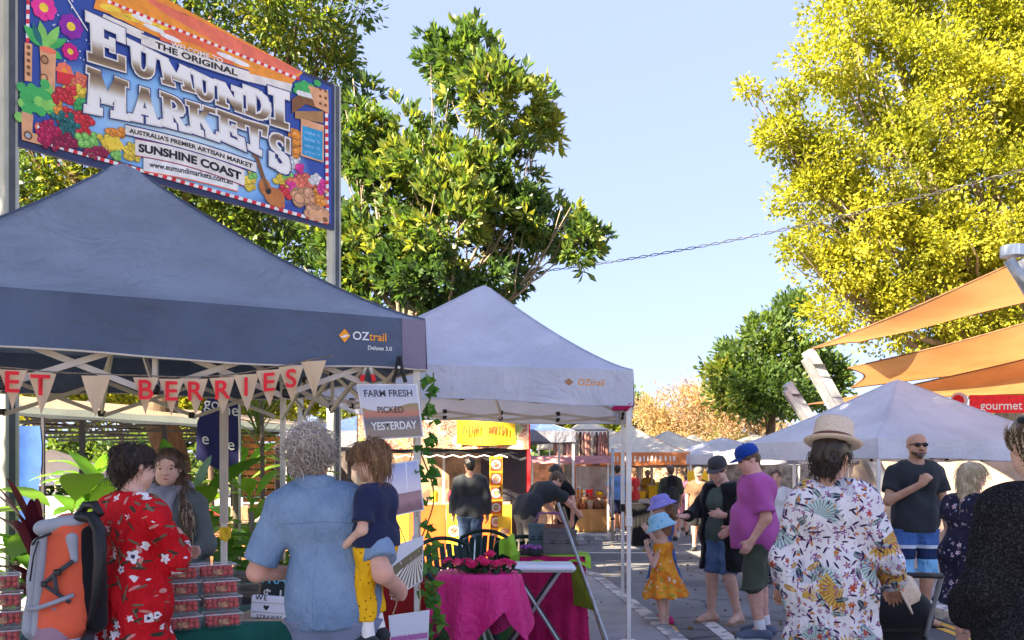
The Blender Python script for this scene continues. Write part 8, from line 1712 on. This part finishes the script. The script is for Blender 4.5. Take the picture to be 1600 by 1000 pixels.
for i, (px, Y, zz) in enumerate(((930, 26, .8), (1030, 24.5, .8), (1070, 30, .8), (1200, 22, .8), (1010, 29, .8))):
    x = X(px, Y); stall_table(f'stall table with bright mixed goods {WHERE[i]}', x-.9, x+.9, Y, zz, GC[(i*3) % 8], 0 if i else PAV)
    for k in range(6):
        gi = rnd.randrange(8)
        r = empty('goods_box', (x-.75+.3*k, Y+.3, zz+.015), 0, f'{GCN[gi]} goods box, {ORDN[k]} in the row {WHERE[i]}', 'box', f'goods boxes {WHERE[i]}'); hh = rnd.uniform(.15, .4); mb = MB(); mb.box((x-.75+.3*k, Y+.3, zz+.016+hh/2), (.2, .25, hh), None, .01); mb.build('carton', GC[gi], r); mb = MB(); mb.box((x-.75+.3*k, Y+.3, zz+.02+hh), (.22, .27, .02)); mb.build('lid', GC[rnd.randrange(8)], r)
# baskets by the stooping man
WOV = Mat('woven_basket', .8, .2); x_, y_, z_ = WOV.xyz(); wv_ = ((x_+y_)*160).sin()*(z_*200).sin(); WOV.color(WOV.mix(wv_.smooth(-.3, .3), (.10, .04, .05), (.34, .17, .11))).bump(wv_, .6, .01); WOV = WOV.m
r = empty('stool_stand', (X(858, 11.6), 11.6, PAV), 0, 'small timber stand carrying the woven basket', 'stand'); mb = MB(); mb.box((X(858, 11.6), 11.6, PAV+.5), (.5, .36, .03), None, .005); mb.build('top', WOOD, r)
for sx in (-.2, .2):
    for sy in (-.13, .13): mb = MB(); mb.bar((X(858, 11.6)+sx, 11.6+sy, PAV), (X(858, 11.6)+sx, 11.6+sy, PAV+.49), .035); mb.build('leg', WOOD, r)
bx_, bz_ = X(858, 11.6), PAV+.516; r = empty('woven_basket', (bx_, 11.6, bz_), 0, 'woven basket with purple trim under the stooping man hand', 'basket'); mb = MB(); mb.lathe([(.15, 0), (.20, .22), (.21, .25), (.19, .25), (.14, .03)], (bx_, 11.6, bz_), 20, None, 1.1, .8); mb.build('body', WOV, r, smooth=True); mb = MB(); mb.tube([(bx_-.2, 11.6, bz_+.24), (bx_-.13, 11.6, bz_+.40), (bx_+.13, 11.6, bz_+.40), (bx_+.2, 11.6, bz_+.24)], .014, 6); mb.build('handle', plain('purple_handle', (.2, .08, .22), .7), r, smooth=True)
# ================================================================ things near the people on the right
r = empty('pram', (2.14, 5.0, 0), 0, 'black pram with grey handle pushed by the hat wearer', 'pram')
solid('hood', [cap((-.16, .22, .72), (.16, .22, .72), .17, .17, k=.05, sc=(1, 1, .9))], C_BLACK, r, .016, cuts=[((0, .1, .64), (0, -.5, -1))]); solid('seat', [cap((-.15, .25, .5), (.15, .25, .5), .17, .17, k=.05, sc=(1, 1.3, .9)), cap((0, .55, .4), (0, .6, .3), .12, k=.06)], C_BLACK, r, .018)
mb = MB(); mb.tube([(-.22, -.13, .98), (-.10, -.17, .99), (.10, -.17, .99), (.22, -.13, .98)], .016, 8); mb.build('handle', BRKT, r, smooth=True, local=True)
for s_ in (-1, 1):
    mb = MB(); mb.tube([(s_*.22, -.13, .98), (s_*.24, .1, .62), (s_*.24, .55, .16)], .013, 7); mb.build('side_tube', STEEL, r, local=True); mb = MB(); mb.tube([(s_*.24, .12, .62), (s_*.25, -.12, .14)], .013, 7); mb.build('rear_tube', BRKT, r, local=True)
    for y in (-.12, .55): mb = MB(); mb.tube([(s_*.25-.02, y, .13), (s_*.25+.02, y, .13)], .13, 18); w_ = mb.build('wheel', BLKPL, r, local=True); mb = MB(); mb.tube([(s_*.25-.025, y, .13), (s_*.25+.025, y, .13)], .05, 12); mb.build('hub', STEEL, w_, local=True)
for i in range(1): solid('basket', [cap((-.12, .2, .28), (.12, .2, .28), .13, k=.03, sc=(1, 1.4, .7))], C_CHAR, r, .02)
hp_ = at(1408, 925, 4.75); r = empty('straw_hat', hp_, 0, 'cream straw hat hung on the pram handle', 'hat'); mb = MB(); Mh = rotM('Y', R(62)) @ rotM('X', R(18)); mb.lathe([(.075, 0), (.125, -.006), (.130, .0), (.124, .004), (.082, .010), (.078, .06), (.05, .085), (.005, .09)], hp_, 26, Mh, 1, 1.0); mb.build('brim_and_crown', STRAW, r, smooth=True)
hb = Vector((3.76, 6.72, .78)); r = empty('handbag', hb, R(-30), 'glossy dark handbag on the arm of the blond woman', 'handbag'); GB = plain('dark_patent_leather', (.03, .04, .045), .22, .2, 4, .05, .5)
solid('body', [cap((-.13, 0, .05), (.13, 0, .05), .07, k=.03, sc=(1, .8, 1)), cap((-.11, 0, .18), (.11, 0, .18), .055, k=.06, sc=(1, .8, 1))], GB, r, .012, wr=(.004, 30, 2)); mb = MB(); mb.tube([(-.12, 0, .22), (-.1, 0, .36), (0, 0, .42), (.1, 0, .36), (.12, 0, .22)], .010, 6); mb.build('strap', GB, r, smooth=True, local=True); mb = MB(); mb.box((0, -.055, .13), (.05, .012, .025)); mb.build('clasp', STEEL, r, local=True)
